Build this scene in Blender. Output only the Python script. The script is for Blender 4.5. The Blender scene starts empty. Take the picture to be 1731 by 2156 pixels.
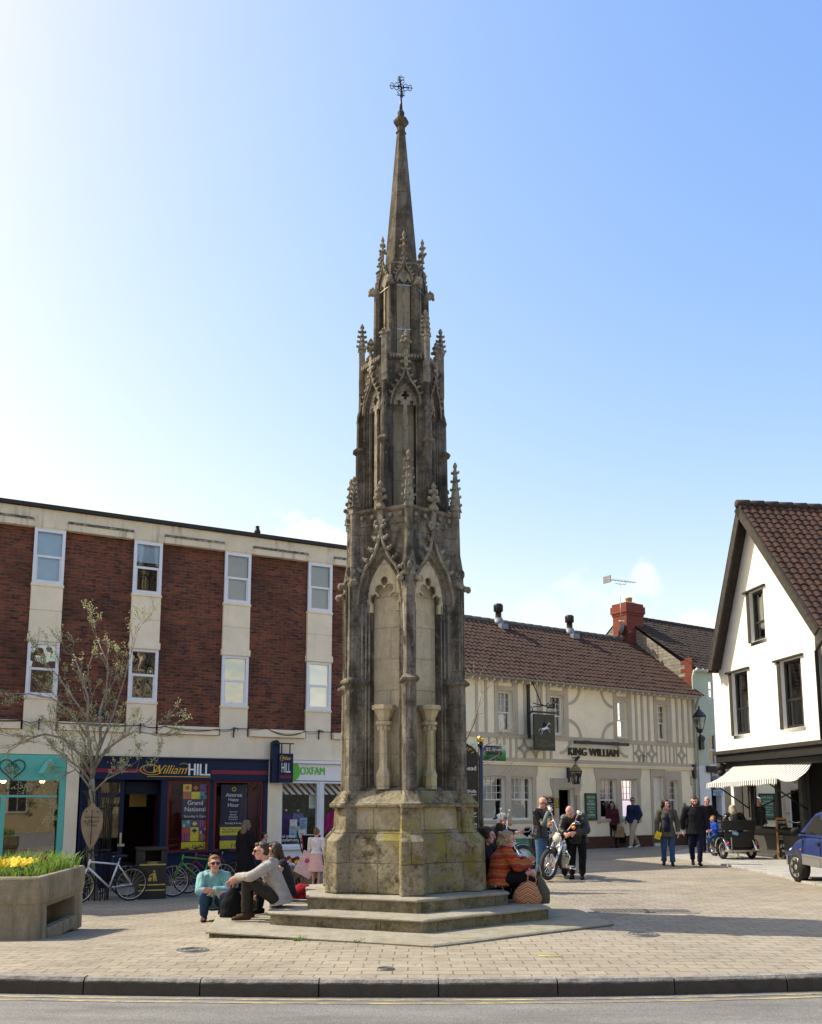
import bpy, bmesh, math, random
from mathutils import Vector, Matrix, noise
R = math.radians
random.seed(7)
sc = bpy.context.scene
COL = sc.collection
# ---------------------------------------------------------------- camera
FPX, EYE = 1900.0, 1.6
TT = FPX / 13090.0
TH = math.atan(TT)
PPY = 1690 - FPX * TT
CX = 865.5
CT, ST = math.cos(TH), math.sin(TH)
cam = bpy.data.cameras.new('camera'); cam_o = bpy.data.objects.new('camera', cam); COL.objects.link(cam_o)
cam.sensor_fit = 'VERTICAL'; cam.sensor_height = 36; cam.lens = FPX / 2156 * 36
cam.shift_y = (PPY - 1078) / 2156
cam.clip_start = 0.1; cam.clip_end = 3000
cam_o.location = (0, 0, EYE); cam_o.rotation_euler = (R(90) + TH, 0, 0)
sc.camera = cam_o
# ---------------------------------------------------------------- light
SUN_EL, SUN_AZ = 48.0, 14.5          # sun on the left, a little beyond the picture plane
SKY, SUN, EXPO = 0.15, 2.9, 1.14
sc.view_settings.view_transform = 'Standard'; sc.view_settings.look = 'None'
sc.view_settings.exposure = EXPO; sc.view_settings.gamma = 1
sun = bpy.data.lights.new('sun', 'SUN'); sun_o = bpy.data.objects.new('sun', sun); COL.objects.link(sun_o)
sun.energy = SUN; sun.angle = R(0.5); sun.color = (1, .92, .78)
sdir = Vector((-math.cos(R(SUN_AZ)) * math.cos(R(SUN_EL)), math.sin(R(SUN_AZ)) * math.cos(R(SUN_EL)), math.sin(R(SUN_EL))))
sun_o.rotation_euler = sdir.to_track_quat('Z', 'Y').to_euler(); sun_o.location = (-20, 10, 30)
W = bpy.data.worlds.new('World'); sc.world = W; W.use_nodes = True
wt = W.node_tree; wn = wt.nodes; wl = wt.links
bg = wn['Background']; bg.inputs[1].default_value = SKY
sky = wn.new('ShaderNodeTexSky'); sky.sky_type = 'NISHITA'; sky.sun_disc = False
sky.sun_elevation = R(SUN_EL); sky.sun_rotation = R(-90 + SUN_AZ)
sky.altitude = 50; sky.air_density = 1.15; sky.dust_density = 1.3; sky.ozone_density = 1.6

def pxdir(px, py):
    a, b = (px - CX) / FPX, (PPY - py) / FPX
    return Vector((a, CT - b * ST, ST + b * CT))
# low cumulus clouds near the horizon, placed by direction on the sky dome
wc = wn.new('ShaderNodeTexCoord')
wno = wn.new('ShaderNodeTexNoise'); wno.inputs['Scale'].default_value = 24; wno.inputs['Detail'].default_value = 7; wno.inputs['Roughness'].default_value = .6
wl.new(wc.outputs['Generated'], wno.inputs['Vector'])
def wmath(op, a, b=None, c=None):
    n = wn.new('ShaderNodeMath'); n.operation = op
    for i, v in enumerate((a, b, c)):
        if v is None: continue
        if isinstance(v, (int, float)): n.inputs[i].default_value = v
        else: wl.new(v, n.inputs[i])
    return n.outputs[0]
total = None
for (px, py, rx, rz, amp) in ((635, 1135, .060, .032, 1.3), (705, 1150, .05, .028, 1.3), (1240, 1255, .05, .028, .40), (1360, 1205, .018, .022, .55), (1480, 1315, .022, .013, .9), (1140, 1290, .05, .022, .3)):
    d = pxdir(px, py).normalized()
    vm = wn.new('ShaderNodeVectorMath'); vm.operation = 'SUBTRACT'; wl.new(wc.outputs['Generated'], vm.inputs[0]); vm.inputs[1].default_value = d
    vs = wn.new('ShaderNodeVectorMath'); vs.operation = 'MULTIPLY'; wl.new(vm.outputs[0], vs.inputs[0]); vs.inputs[1].default_value = (1 / rx, 1 / rx, 1 / rz)
    vl = wn.new('ShaderNodeVectorMath'); vl.operation = 'LENGTH'; wl.new(vs.outputs[0], vl.inputs[0])
    m = wmath('SUBTRACT', 1.0, vl.outputs['Value']); m = wmath('ADD', m, wmath('MULTIPLY', wmath('SUBTRACT', wno.outputs[0], .5), 3.4))
    m = wmath('MULTIPLY', m, 1.5); m = wmath('MINIMUM', wmath('MAXIMUM', m, 0.0), 1.0); m = wmath('MULTIPLY', m, min(amp, 1.0))
    total = m if total is None else wmath('MAXIMUM', total, m)
# grade of the sky colour: less cyan towards the sun, softer blue overhead
wsp = wn.new('ShaderNodeSeparateColor'); wl.new(sky.outputs[0], wsp.inputs[0]); wcb = wn.new('ShaderNodeCombineColor'); k0 = 1 / 3.3
def soft(v, gain, top): return wmath('MULTIPLY', wmath('SUBTRACT', 1.0, wmath('EXPONENT', wmath('MULTIPLY', v, -gain / top))), top * 3.3)
wl.new(soft(wmath('POWER', wmath('MULTIPLY', wsp.outputs[0], 1 / 3.3), 1.6), 1.47, 2.3), wcb.inputs[0])
wl.new(soft(wmath('POWER', wmath('MULTIPLY', wsp.outputs[1], 1 / 3.3), 1.25), 1.065, 2.2), wcb.inputs[1])
wl.new(soft(wmath('MULTIPLY', wsp.outputs[2], 1 / 3.3), 2.35, 1.0), wcb.inputs[2])
wmx = wn.new('ShaderNodeMixRGB'); wl.new(total, wmx.inputs[0]); wl.new(wcb.outputs[0], wmx.inputs[1]); wmx.inputs[2].default_value = (3.4, 3.4, 3.45, 1)
wl.new(wmx.outputs[0], bg.inputs[0])

# ---------------------------------------------------------------- geometry helpers
def gy(px, py, Y):
    r = pxdir(px, py); t = Y / r.y
    return Vector((r.x * t, Y, EYE + r.z * t))
def sm(t):
    t = max(0.0, min(1.0, t)); return t * t * (3 - 2 * t)
def gh(x, y):                        # height of the paving: falls to the left rear, rises along the street to the right
    return -.36 * sm(-x / 5.0) * sm((y - 8.8) / 7.0) + .05 * sm((y - 22) / 11) * sm((x - 1) / 4)
def gp(px, py):                      # point of the paving under a pixel
    z = 0.0
    for _ in range(12):
        r = pxdir(px, py); t = (z - EYE) / r.z; z = gh(r.x * t, r.y * t)
    return Vector((r.x * t, r.y * t, z))

TS = bpy.data.scenes.new('workbench')        # small side scene where outlines and skins are evaluated
def evaluated(o):
    TS.collection.objects.link(o); vl = TS.view_layers[0]; vl.update(); dg = vl.depsgraph
    return bpy.data.meshes.new_from_object(o.evaluated_get(dg))
class MB:
    """collects shapes and links them as one mesh object"""
    def __init__(s, M=None): s.v = []; s.f = []; s.M = M or Matrix(); s.sm = []
    def add(s, vs, fs, smooth=False):
        o = len(s.v); s.v += [tuple(s.M @ Vector(p)) for p in vs]
        s.f += [tuple(i + o for i in f) for f in fs]; s.sm += [smooth] * len(fs); return s
    def box(s, x0, x1, y0, y1, z0, z1):
        if x0 > x1: x0, x1 = x1, x0
        if y0 > y1: y0, y1 = y1, y0
        if z0 > z1: z0, z1 = z1, z0
        return s.add([(x, y, z) for x in (x0, x1) for y in (y0, y1) for z in (z0, z1)],
                     [(0, 1, 3, 2), (4, 6, 7, 5), (0, 4, 5, 1), (2, 3, 7, 6), (0, 2, 6, 4), (1, 5, 7, 3)])
    def bar(s, p, q, w, h=None, up=(0, 0, 1)):   # rectangular bar from p to q
        p, q = Vector(p), Vector(q); d = (q - p).normalized(); up = Vector(up)
        if abs(d.dot(up)) > .98: up = Vector((0, 1, 0))
        a = d.cross(up).normalized() * w / 2; b = d.cross(a).normalized() * (h or w) / 2
        vs = [p + a + b, p + a - b, p - a - b, p - a + b, q + a + b, q + a - b, q - a - b, q - a + b]
        return s.add(vs, [(0, 1, 2, 3), (7, 6, 5, 4), (0, 4, 5, 1), (1, 5, 6, 2), (2, 6, 7, 3), (3, 7, 4, 0)])
    def prism(s, poly, c0, c1, axis='y'):        # polygon in xz (axis y), xy (axis z) or yz (axis x), extruded
        n = len(poly)
        def P(a, b, c): return {'y': (a, c, b), 'z': (a, b, c), 'x': (c, a, b)}[axis]
        vs = [P(a, b, c0) for a, b in poly] + [P(a, b, c1) for a, b in poly]
        return s.add(vs, [tuple(range(n)), tuple(range(2 * n - 1, n - 1, -1))] + [(i, i + n, (i + 1) % n + n, (i + 1) % n) for i in range(n)])
    def tube(s, pts, r, n=8, cap=True, closed=False, flat=1.0, smooth=True, side=None):
        pts = [Vector(p) for p in pts]; k = len(pts)
        rr = r if isinstance(r, (list, tuple)) else [r] * k
        vs = []; prev = Vector(side) if side else None
        for i, p in enumerate(pts):
            a = pts[(i - 1) % k] if (closed or i) else p; b = pts[(i + 1) % k] if (closed or i < k - 1) else p
            d = (b - a); d = d.normalized() if d.length > 1e-9 else Vector((0, 0, 1))
            if prev is None:
                prev = d.orthogonal()
            x = prev - d * prev.dot(d)
            x = x.normalized() if x.length > 1e-6 else d.orthogonal().normalized()
            y = d.cross(x); prev = x
            ra, rb = rr[i] if isinstance(rr[i], (list, tuple)) else (rr[i], rr[i] * flat)
            for j in range(n):
                t = 2 * math.pi * j / n; vs.append(p + x * (ra * math.cos(t)) + y * (rb * math.sin(t)))
        fs = [(i % k * n + j, i % k * n + (j + 1) % n, (i + 1) % k * n + (j + 1) % n, (i + 1) % k * n + j) for i in range(k if closed else k - 1) for j in range(n)]
        if cap and not closed: fs += [tuple(range(n - 1, -1, -1)), tuple((k - 1) * n + j for j in range(n))]
        return s.add(vs, fs, smooth)
    def lathe(s, prof, c=(0, 0, 0), n=16, ph=0.0, smooth=True, axis='z', cap=True):
        vs = []
        for r, z in prof:
            for j in range(n):
                t = ph + 2 * math.pi * j / n; x, y = r * math.cos(t), r * math.sin(t)
                vs.append(Vector(c) + Vector({'z': (x, y, z), 'x': (z, x, y), 'y': (x, z, -y)}[axis]))
        k = len(prof)
        fs = [(i * n + j, i * n + (j + 1) % n, (i + 1) * n + (j + 1) % n, (i + 1) * n + j) for i in range(k - 1) for j in range(n)]
        if cap: fs += [tuple(range(n - 1, -1, -1)), tuple((k - 1) * n + j for j in range(n))]
        return s.add(vs, fs, smooth)
    def ell(s, c, r, n=10, rot=None, smooth=True):
        if not isinstance(r, (tuple, list)): r = (r, r, r)
        m = max(4, n // 2 + 1); c = Vector(c); vs = []
        for i in range(m + 1):
            a = math.pi * i / m
            for j in range(n if 0 < i < m else 1):
                t = 2 * math.pi * j / n
                p = Vector((r[0] * math.sin(a) * math.cos(t), r[1] * math.sin(a) * math.sin(t), r[2] * math.cos(a)))
                vs.append(c + (rot @ p if rot else p))
        fs = []
        for j in range(n): fs.append((0, 1 + j, 1 + (j + 1) % n))
        for i in range(m - 2):
            for j in range(n):
                a = 1 + i * n; fs.append((a + j, a + n + j, a + n + (j + 1) % n, a + (j + 1) % n))
        a = 1 + (m - 2) * n; l = len(vs) - 1
        for j in range(n): fs.append((a + j, l, a + (j + 1) % n))
        return s.add(vs, fs, smooth)
    def cap2(s, p, q, r0, r1=None, n=10):        # tapered capsule
        p, q = Vector(p), Vector(q); r1 = r0 if r1 is None else r1
        d = q - p
        s.tube([p, p + d * .5, q], [r0, (r0 + r1) / 2, r1], n); s.ell(p, r0, n); s.ell(q, r1, n); return s
    def torus(s, c, R_, r, n=40, m=8, axis=(1, 0, 0), flat=1.0):
        ax = Vector(axis).normalized(); a = ax.orthogonal().normalized(); b = ax.cross(a); c = Vector(c); vs = []
        for i in range(n):
            t = 2 * math.pi * i / n; d = a * math.cos(t) + b * math.sin(t)
            for j in range(m):
                u = 2 * math.pi * j / m; vs.append(c + d * (R_ + r * math.cos(u)) + ax * (r * flat * math.sin(u)))
        return s.add(vs, [(i * m + j, (i + 1) % n * m + j, (i + 1) % n * m + (j + 1) % m, i * m + (j + 1) % m) for i in range(n) for j in range(m)], True)
    def loft(s, loops, closed=True, cap=(False, False), smooth=False):
        n = len(loops[0]); vs = [p for l in loops for p in l]
        fs = [(i * n + j, i * n + (j + 1) % n, (i + 1) * n + (j + 1) % n, (i + 1) * n + j) for i in range(len(loops) - 1) for j in range(n if closed else n - 1)]
        if cap[0]: fs.append(tuple(range(n - 1, -1, -1)))
        if cap[1]: fs.append(tuple((len(loops) - 1) * n + j for j in range(n)))
        return s.add(vs, fs, smooth)
    def raster(s, solid, x0, x1, z0, z1, y0, y1, c):   # pierced stone plate: cells of size c where solid(x, z)
        nx, nz = max(1, int(round((x1 - x0) / c))), max(1, int(round((z1 - z0) / c)))
        g = [[solid(x0 + (i + .5) * (x1 - x0) / nx, z0 + (j + .5) * (z1 - z0) / nz) for j in range(nz)] for i in range(nx)]
        ids = {}; vs = []; fs = []
        def V(i, j, k):
            if (i, j, k) not in ids:
                ids[i, j, k] = len(vs); vs.append((x0 + i * (x1 - x0) / nx, (y0, y1)[k], z0 + j * (z1 - z0) / nz))
            return ids[i, j, k]
        G = lambda i, j: 0 <= i < nx and 0 <= j < nz and g[i][j]
        for i in range(nx):
            for j in range(nz):
                if not g[i][j]: continue
                fs.append((V(i, j, 0), V(i + 1, j, 0), V(i + 1, j + 1, 0), V(i, j + 1, 0)))
                for di, dj, e in ((-1, 0, ((i, j + 1), (i, j))), (1, 0, ((i + 1, j), (i + 1, j + 1))), (0, -1, ((i, j), (i + 1, j))), (0, 1, ((i + 1, j + 1), (i, j + 1)))):
                    if not G(i + di, j + dj):
                        (a, b), (c_, d_) = e; fs.append((V(a, b, 0), V(a, b, 1), V(c_, d_, 1), V(c_, d_, 0)))
        return s.add(vs, fs)
    def text(s, body, u, z, y, w=None, h=None, depth=.004, shear=0.0, align='CENTER', sp=1.0):
        """lettering standing on a wall: baseline-left/centre at (u, z), facing -y"""
        key = (body, shear, sp)
        if key not in TXT:
            cu = bpy.data.curves.new('t', 'FONT'); cu.body = body; cu.extrude = .5; cu.shear = shear; cu.resolution_u = 3; cu.space_character = sp
            o = bpy.data.objects.new('t', cu); me = evaluated(o)
            TXT[key] = ([v.co.copy() for v in me.vertices], [tuple(p.vertices) for p in me.polygons])
            bpy.data.objects.remove(o); bpy.data.meshes.remove(me); bpy.data.curves.remove(cu)
        vs, fs = TXT[key]
        if not vs: return s
        xa, xb = min(v.x for v in vs), max(v.x for v in vs); za, zb = min(v.y for v in vs), max(v.y for v in vs)
        sz = h / (zb - za) if h else w / (xb - xa); sx = w / (xb - xa) if w else sz
        ox = {'CENTER': (xa + xb) / 2, 'LEFT': xa, 'RIGHT': xb}[align]
        return s.add([(u + (v.x - ox) * sx, y + (depth / 2) - v.z * depth, z + (v.y - za) * sz) for v in vs], fs)
    def build(s, name, mat, parent=None, bevel=0, smooth=None, loc=None, autosm=False):
        me = bpy.data.meshes.new(name); me.from_pydata(s.v, [], s.f); me.validate()
        if len(me.polygons) == len(s.sm):
            me.polygons.foreach_set('use_smooth', [bool(x) if smooth is None else smooth for x in s.sm])
        bm = bmesh.new(); bm.from_mesh(me); bmesh.ops.recalc_face_normals(bm, faces=bm.faces); bm.to_mesh(me); bm.free()
        me.materials.append(MAT[mat] if isinstance(mat, str) else mat)
        o = bpy.data.objects.new(name, me); COL.objects.link(o)
        if parent: o.parent = parent
        if loc: o.location = loc
        if bevel:
            b = o.modifiers.new('bevel', 'BEVEL'); b.width = bevel; b.segments = 2; b.limit_method = 'ANGLE'; b.angle_limit = R(40)
        return o
TXT = {}
def tag(o, label=None, cat=None, group=None, kind=None):
    if label: o['label'] = label
    if cat: o['category'] = cat
    if group: o['group'] = group
    if kind: o['kind'] = kind
    return o
def thing(name, label, cat, loc=(0, 0, 0), rz=0.0, group=None):
    o = bpy.data.objects.new(name, None); COL.objects.link(o); o.empty_display_size = .2
    o.location = loc; o.rotation_euler = (0, 0, rz); return tag(o, label, cat, group)
def dup(root, loc, rz, label, group=None):
    r = root.copy(); COL.objects.link(r); r.location = loc; r.rotation_euler = (0, 0, rz); r['label'] = label
    if group: r['group'] = group
    for ch in list(root.children):
        c = ch.copy(); COL.objects.link(c); c.parent = r
        for g in list(ch.children):
            d = g.copy(); COL.objects.link(d); d.parent = c
    return r
def organic(mb, voxel, smooth=2, noise_amp=0.0, noise_sc=20.0):
    """melts overlapping shapes into one continuous skin"""
    me = bpy.data.meshes.new('m'); me.from_pydata(mb.v, [], mb.f)
    o = bpy.data.objects.new('m', me)
    md = o.modifiers.new('r', 'REMESH'); md.mode = 'VOXEL'; md.voxel_size = voxel
    if smooth: ms = o.modifiers.new('s', 'SMOOTH'); ms.iterations = smooth; ms.factor = .5
    out = evaluated(o)
    bpy.data.objects.remove(o); bpy.data.meshes.remove(me)
    if noise_amp:
        ns = [v.normal.copy() for v in out.vertices]; cs = [v.co.copy() for v in out.vertices]; fl = []
        for c, n in zip(cs, ns): c += n * (noise.noise(c * noise_sc) + .5 * noise.noise(c * noise_sc * 2.3)) * noise_amp; fl.extend(c)
        out.vertices.foreach_set('co', fl)
    out.polygons.foreach_set('use_smooth', [True] * len(out.polygons))
    return out
def put(me, name, mat, parent):
    me.name = name; me.materials.clear(); me.materials.append(MAT[mat] if isinstance(mat, str) else mat)
    o = bpy.data.objects.new(name, me); COL.objects.link(o); o.parent = parent; return o

class Face:
    """a facade: local x along the wall from A to B, y inward, z up"""
    def __init__(s, A, B, off=0.0):
        A, B = Vector(A), Vector(B); d = (B - A).normalized(); s.L = (B - A).length
        s.d = d; s.n = Vector((-d.y, d.x)); s.A = A; s.rz = math.atan2(d.y, d.x)
    def uz(s, px, py, y=0.0):
        r = pxdir(px, py); o = s.A + s.n * y
        t = o.dot(s.n) / (r.x * s.n.x + r.y * s.n.y)
        p = Vector((r.x * t, r.y * t)); return (p - s.A).dot(s.d), EYE + r.z * t
    def u(s, px, py=1690, y=0.0): return s.uz(px, py, y)[0]
    def z(s, px, py, y=0.0): return s.uz(px, py, y)[1]
    def w(s, u, y, z=0.0):
        p = s.A + s.d * u + s.n * y; return Vector((p.x, p.y, z))
# ---------------------------------------------------------------- materials
MAT = {}
def newmat(name):
    m = bpy.data.materials.new(name); m.use_nodes = True; MAT[name] = m
    return m, m.node_tree.nodes, m.node_tree.links, m.node_tree.nodes['Principled BSDF']
class NT:
    def __init__(s, name):
        s.m, s.n, s.l, s.b = newmat(name)
        s.tc = s.n.new('ShaderNodeTexCoord'); s.obj = s.tc.outputs['Object']
        s.pos = s.n.new('ShaderNodeNewGeometry').outputs['Position']
    def lk(s, v, inp):
        if isinstance(v, bpy.types.NodeSocket): s.l.new(v, inp)
        elif isinstance(v, (tuple, list)): inp.default_value = tuple(v) + ((1,) if len(v) == 3 and len(inp.default_value) == 4 else ())
        else: inp.default_value = v
    def noise(s, vec, scale, detail=5, rough=.6, dist=0.0):
        t = s.n.new('ShaderNodeTexNoise'); s.l.new(vec, t.inputs['Vector']); t.inputs['Scale'].default_value = scale
        t.inputs['Detail'].default_value = detail; t.inputs['Roughness'].default_value = rough; t.inputs['Distortion'].default_value = dist; return t.outputs[0]
    def math(s, op, a, b=0.0, c=0.0):
        t = s.n.new('ShaderNodeMath'); t.operation = op
        for i, v in enumerate((a, b, c)): s.lk(v, t.inputs[i])
        return t.outputs[0]
    def mix(s, f, a, b, mode='MIX'):
        t = s.n.new('ShaderNodeMixRGB'); t.blend_type = mode; s.lk(f, t.inputs[0]); s.lk(a, t.inputs[1]); s.lk(b, t.inputs[2]); return t.outputs[0]
    def ramp(s, f, stops, step=False):
        t = s.n.new('ShaderNodeValToRGB'); s.l.new(f, t.inputs[0]); e = t.color_ramp.elements
        if step: t.color_ramp.interpolation = 'CONSTANT'
        while len(e) < len(stops): e.new(.5)
        for el, (p, c) in zip(e, stops):
            el.position = p; el.color = (c, c, c, 1) if isinstance(c, (int, float)) else tuple(c) + (1,)
        return t.outputs[0]
    def sep(s, v):
        t = s.n.new('ShaderNodeSeparateXYZ'); s.l.new(v, t.inputs[0]); return t.outputs
    def comb(s, x, y, z=0.0):
        t = s.n.new('ShaderNodeCombineXYZ')
        for i, v in enumerate((x, y, z)): s.lk(v, t.inputs[i])
        return t.outputs[0]
    def vscale(s, v, k):
        t = s.n.new('ShaderNodeVectorMath'); t.operation = 'MULTIPLY'; s.l.new(v, t.inputs[0]); t.inputs[1].default_value = k; return t.outputs[0]
    def brick(s, vec, c1, c2, mortar, bw, rh, ms, off=.5, smooth=.1, scale=1.0):
        t = s.n.new('ShaderNodeTexBrick'); s.l.new(vec, t.inputs['Vector']); s.lk(c1, t.inputs['Color1']); s.lk(c2, t.inputs['Color2']); s.lk(mortar, t.inputs['Mortar'])
        t.inputs['Scale'].default_value = scale; t.inputs['Mortar Size'].default_value = ms; t.inputs['Mortar Smooth'].default_value = smooth
        t.inputs['Brick Width'].default_value = bw; t.inputs['Row Height'].default_value = rh; t.offset = off; return t.outputs[0], t.outputs[1]
    def bump(s, h, strength=.5, dist=.01):
        t = s.n.new('ShaderNodeBump'); t.inputs['Strength'].default_value = strength; t.inputs['Distance'].default_value = dist
        s.l.new(h, t.inputs['Height']); s.l.new(t.outputs[0], s.b.inputs['Normal'])
    def out(s, col, rough=.8, spec=.3, metal=0.0):
        s.lk(col, s.b.inputs['Base Color']); s.lk(rough, s.b.inputs['Roughness']); s.b.inputs['Specular IOR Level'].default_value = spec; s.b.inputs['Metallic'].default_value = metal
        return s.m
def plain(name, col, rough=.7, spec=.3, metal=0.0, var=.18, sc_=6.0, bump=.0, bsc=80.0, dist=.004):
    t = NT(name); n = t.noise(t.obj, sc_, 5)
    k = t.ramp(n, [(.3, 1 - var), (.7, 1 + var * .6)])
    c = t.mix(1.0, col, k, 'MULTIPLY') if var else col
    if bump: t.bump(t.noise(t.obj, bsc, 3), bump, dist)
    return t.out(c, rough, spec, metal)
def fabric(name, col, var=.25): return plain(name, col, .9, .15, 0, var, 14, .5, 160, .004)

# --- ground
t = NT('paving'); x, y, z = t.sep(t.pos)
wob = t.noise(t.pos, .8, 2)
tri = t.math('PINGPONG', t.math('MULTIPLY', t.math('ADD', x, y), 1.0), .11)
zig = t.math('MULTIPLY', tri, t.ramp(t.math('MULTIPLY_ADD', x, -.25, .25), [(.0, .12), (1.0, .55)]))
yy = t.math('ADD', t.math('ADD', y, zig), t.math('MULTIPLY', t.math('MULTIPLY', x, x), .006))
yy = t.math('MULTIPLY_ADD', wob, .10, yy); xx = t.math('MULTIPLY_ADD', wob, .06, x)
c, f = t.brick(t.comb(xx, yy), (.335, .284, .208), (.272, .229, .168), (.15, .125, .092), .29, .185, .008, .5, .3)
big = t.ramp(t.noise(t.pos, .5, 7, .7), [(.3, .70), (.7, 1.2)])
c = t.mix(1.0, c, big, 'MULTIPLY')
c = t.mix(t.ramp(t.noise(t.pos, 5, 4, .7), [(.35, 0), (.75, .45)]), c, (.37, .34, .29))
c = t.mix(t.ramp(t.noise(t.pos, 90, 2), [(.55, 0), (.8, .4)]), c, (.16, .13, .09)); c = t.mix(t.ramp(t.noise(t.pos, 1.6, 8, .75, .5), [(.56, 0), (.70, .5)]), c, (.15, .125, .10)); c = t.mix(t.ramp(t.noise(t.pos, 14, 1, .5), [(.70, 0), (.73, .6)]), c, (.10, .09, .08)); c = t.mix(t.ramp(t.noise(t.vscale(t.pos, (1, 1, 1.3)), 17, 1, .5), [(.72, 0), (.74, .5)]), c, (.50, .47, .42))
grass = t.math('MULTIPLY', f, t.ramp(t.noise(t.pos, 3.2, 4), [(.5, 0), (.62, .8)]))
c = t.mix(grass, c, (.12, .13, .035))
h = t.math('SUBTRACT', t.math('MULTIPLY', t.noise(t.pos, 60, 4), .35), f)
h = t.math('ADD', h, t.math('MULTIPLY', t.noise(t.pos, 9, 2), .5))
t.bump(h, .85, .012); t.out(c, .85, .25)
t = NT('asphalt'); n = t.noise(t.pos, 130, 3, .7); c = t.ramp(n, [(.28, (.085, .08, .075)), (.5, (.22, .21, .195)), (.72, (.44, .425, .39))])
c = t.mix(1.0, c, t.ramp(t.noise(t.vscale(t.pos, (.35, 1.3, 1)), 1.2, 4), [(.3, .72), (.7, 1.15)]), 'MULTIPLY'); c = t.mix(t.ramp(t.noise(t.vscale(t.pos, (.5, 2.2, 1)), 1.7, 8, .75), [(.50, 0), (.66, .45)]), c, (.10, .095, .088)); t.bump(n, 1.0, .008); t.out(c, .85, .25)
t = NT('flagstone'); x, y, z = t.sep(t.pos)
c, f = t.brick(t.comb(t.math('ADD', x, t.math('MULTIPLY', y, .3)), y), (.40, .38, .345), (.34, .325, .295), (.17, .15, .12), .9, .6, .012, .5, .1)
c = t.mix(1.0, c, t.ramp(t.noise(t.pos, 3, 6), [(.3, .8), (.7, 1.12)]), 'MULTIPLY'); t.bump(t.math('SUBTRACT', t.noise(t.pos, 50, 3), f), .5, .008); t.out(c, .85)
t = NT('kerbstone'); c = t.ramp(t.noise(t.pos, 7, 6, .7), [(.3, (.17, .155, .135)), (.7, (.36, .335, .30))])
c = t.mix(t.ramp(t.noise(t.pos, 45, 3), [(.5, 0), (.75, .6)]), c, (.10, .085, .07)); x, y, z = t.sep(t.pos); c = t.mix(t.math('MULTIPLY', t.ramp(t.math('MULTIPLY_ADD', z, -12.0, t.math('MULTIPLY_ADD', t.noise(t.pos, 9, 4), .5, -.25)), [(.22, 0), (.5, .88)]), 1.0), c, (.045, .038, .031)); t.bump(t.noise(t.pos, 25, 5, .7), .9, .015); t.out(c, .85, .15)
t = NT('yellow_line'); n = t.noise(t.vscale(t.pos, (1.2, 8, 1)), 3.5, 7, .8)
c = t.mix(t.ramp(n, [(.44, 0), (.52, 1)]), (.52, .42, .16), (.17, .165, .155)); t.out(c, .8)
# --- weathered stone of the market cross
def stone(name, base, light, dark, moss, mossk, joint=.0, rowh=.34, streakk=.8, spot=.7):
    t = NT(name); P = t.pos; x, y, z = t.sep(P)
    c = t.mix(t.ramp(t.noise(P, 1.4, 7, .65), [(.36, 0), (.62, 1)]), base, light)
    if streakk:
        streak = t.noise(t.vscale(P, (3.6, 3.6, .7)), 1.3, 7, .68, .6)
        c = t.mix(t.ramp(streak, [(.43, 0), (.59, streakk)]), c, dark)
    c = t.mix(t.ramp(t.noise(P, 4.2, 8, .72), [(.48, 0), (.62, spot)]), c, dark)
    c = t.mix(t.ramp(t.noise(P, 24, 5, .75), [(.50, 0), (.74, spot)]), c, dark)
    c = t.mix(t.ramp(t.noise(P, 10, 6, .7), [(.55, 0), (.70, .6)]), c, light)
    if mossk:
        mz = t.ramp(t.math('MULTIPLY_ADD', z, -.25, 1.0), [(.0, .03), (.7, 1.0)])
        mm = t.math('MULTIPLY', t.ramp(t.math('MULTIPLY_ADD', x, .07, t.noise(P, 2.0, 7, .75)), [(.46, 0), (.62, 1)]), mz)
        c = t.mix(t.math('MULTIPLY', mm, mossk), c, moss)
        c = t.mix(t.math('MULTIPLY', t.ramp(t.noise(P, 7.7, 6, .7), [(.54, 0), (.66, .6)]), mz), c, t.ramp(t.noise(P, 3.1), [(.4, (.33, .30, .22)), (.6, (.26, .22, .05))]))
    h = t.math('ADD', t.noise(P, 28, 7, .78), t.math('MULTIPLY', t.noise(P, 6, 5), 1.0))
    if joint:
        ang = t.math('ADD', t.math('MULTIPLY', x, .93), t.math('MULTIPLY', y, .38)); wb = t.math('MULTIPLY', t.noise(P, 5, 3), .03)
        _, f = t.brick(t.comb(t.math('ADD', ang, wb), t.math('ADD', z, wb)), (1, 1, 1), (1, 1, 1), (0, 0, 0), .62, rowh, .006, .5, .4)
        f = t.math('MULTIPLY', f, t.ramp(t.noise(P, 4, 3), [(.35, .3), (.6, 1)]))
        c = t.mix(t.math('MULTIPLY', f, joint), c, (.06, .05, .035)); h = t.math('SUBTRACT', h, t.math('MULTIPLY', f, 1.2))
    t.bump(h, 1.0, .022); return t.out(c, .92, .15)
stone('stone_plinth', (.20, .17, .115), (.385, .335, .24), (.046, .037, .024), (.26, .225, .04), .8, .8, .40, .0, .85)
stone('stone_band', (.46, .395, .28), (.56, .49, .36), (.17, .14, .09), (.26, .235, .05), .55, .45, .40, .0, .5)
stone('stone_upper', (.195, .172, .133), (.345, .305, .24), (.042, .035, .026), (.16, .15, .04), .0, .3, .5, .75, .6)
stone('stone_carved', (.265, .233, .178), (.42, .375, .295), (.055, .046, .033), (.15, .15, .05), .25, .0, .5, .35, .7)
stone('stone_niche', (.66, .555, .375), (.74, .645, .47), (.38, .32, .215), (.36, .31, .05), .7, .18, .46, .35, .4)
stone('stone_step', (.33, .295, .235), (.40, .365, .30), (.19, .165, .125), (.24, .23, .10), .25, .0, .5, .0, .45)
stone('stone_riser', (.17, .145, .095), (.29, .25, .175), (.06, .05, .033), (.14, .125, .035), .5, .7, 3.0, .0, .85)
stone('stone_dark', (.118, .102, .077), (.25, .218, .168), (.038, .032, .024), (.16, .15, .04), .0, .3, .5, .85, .65)
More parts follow.
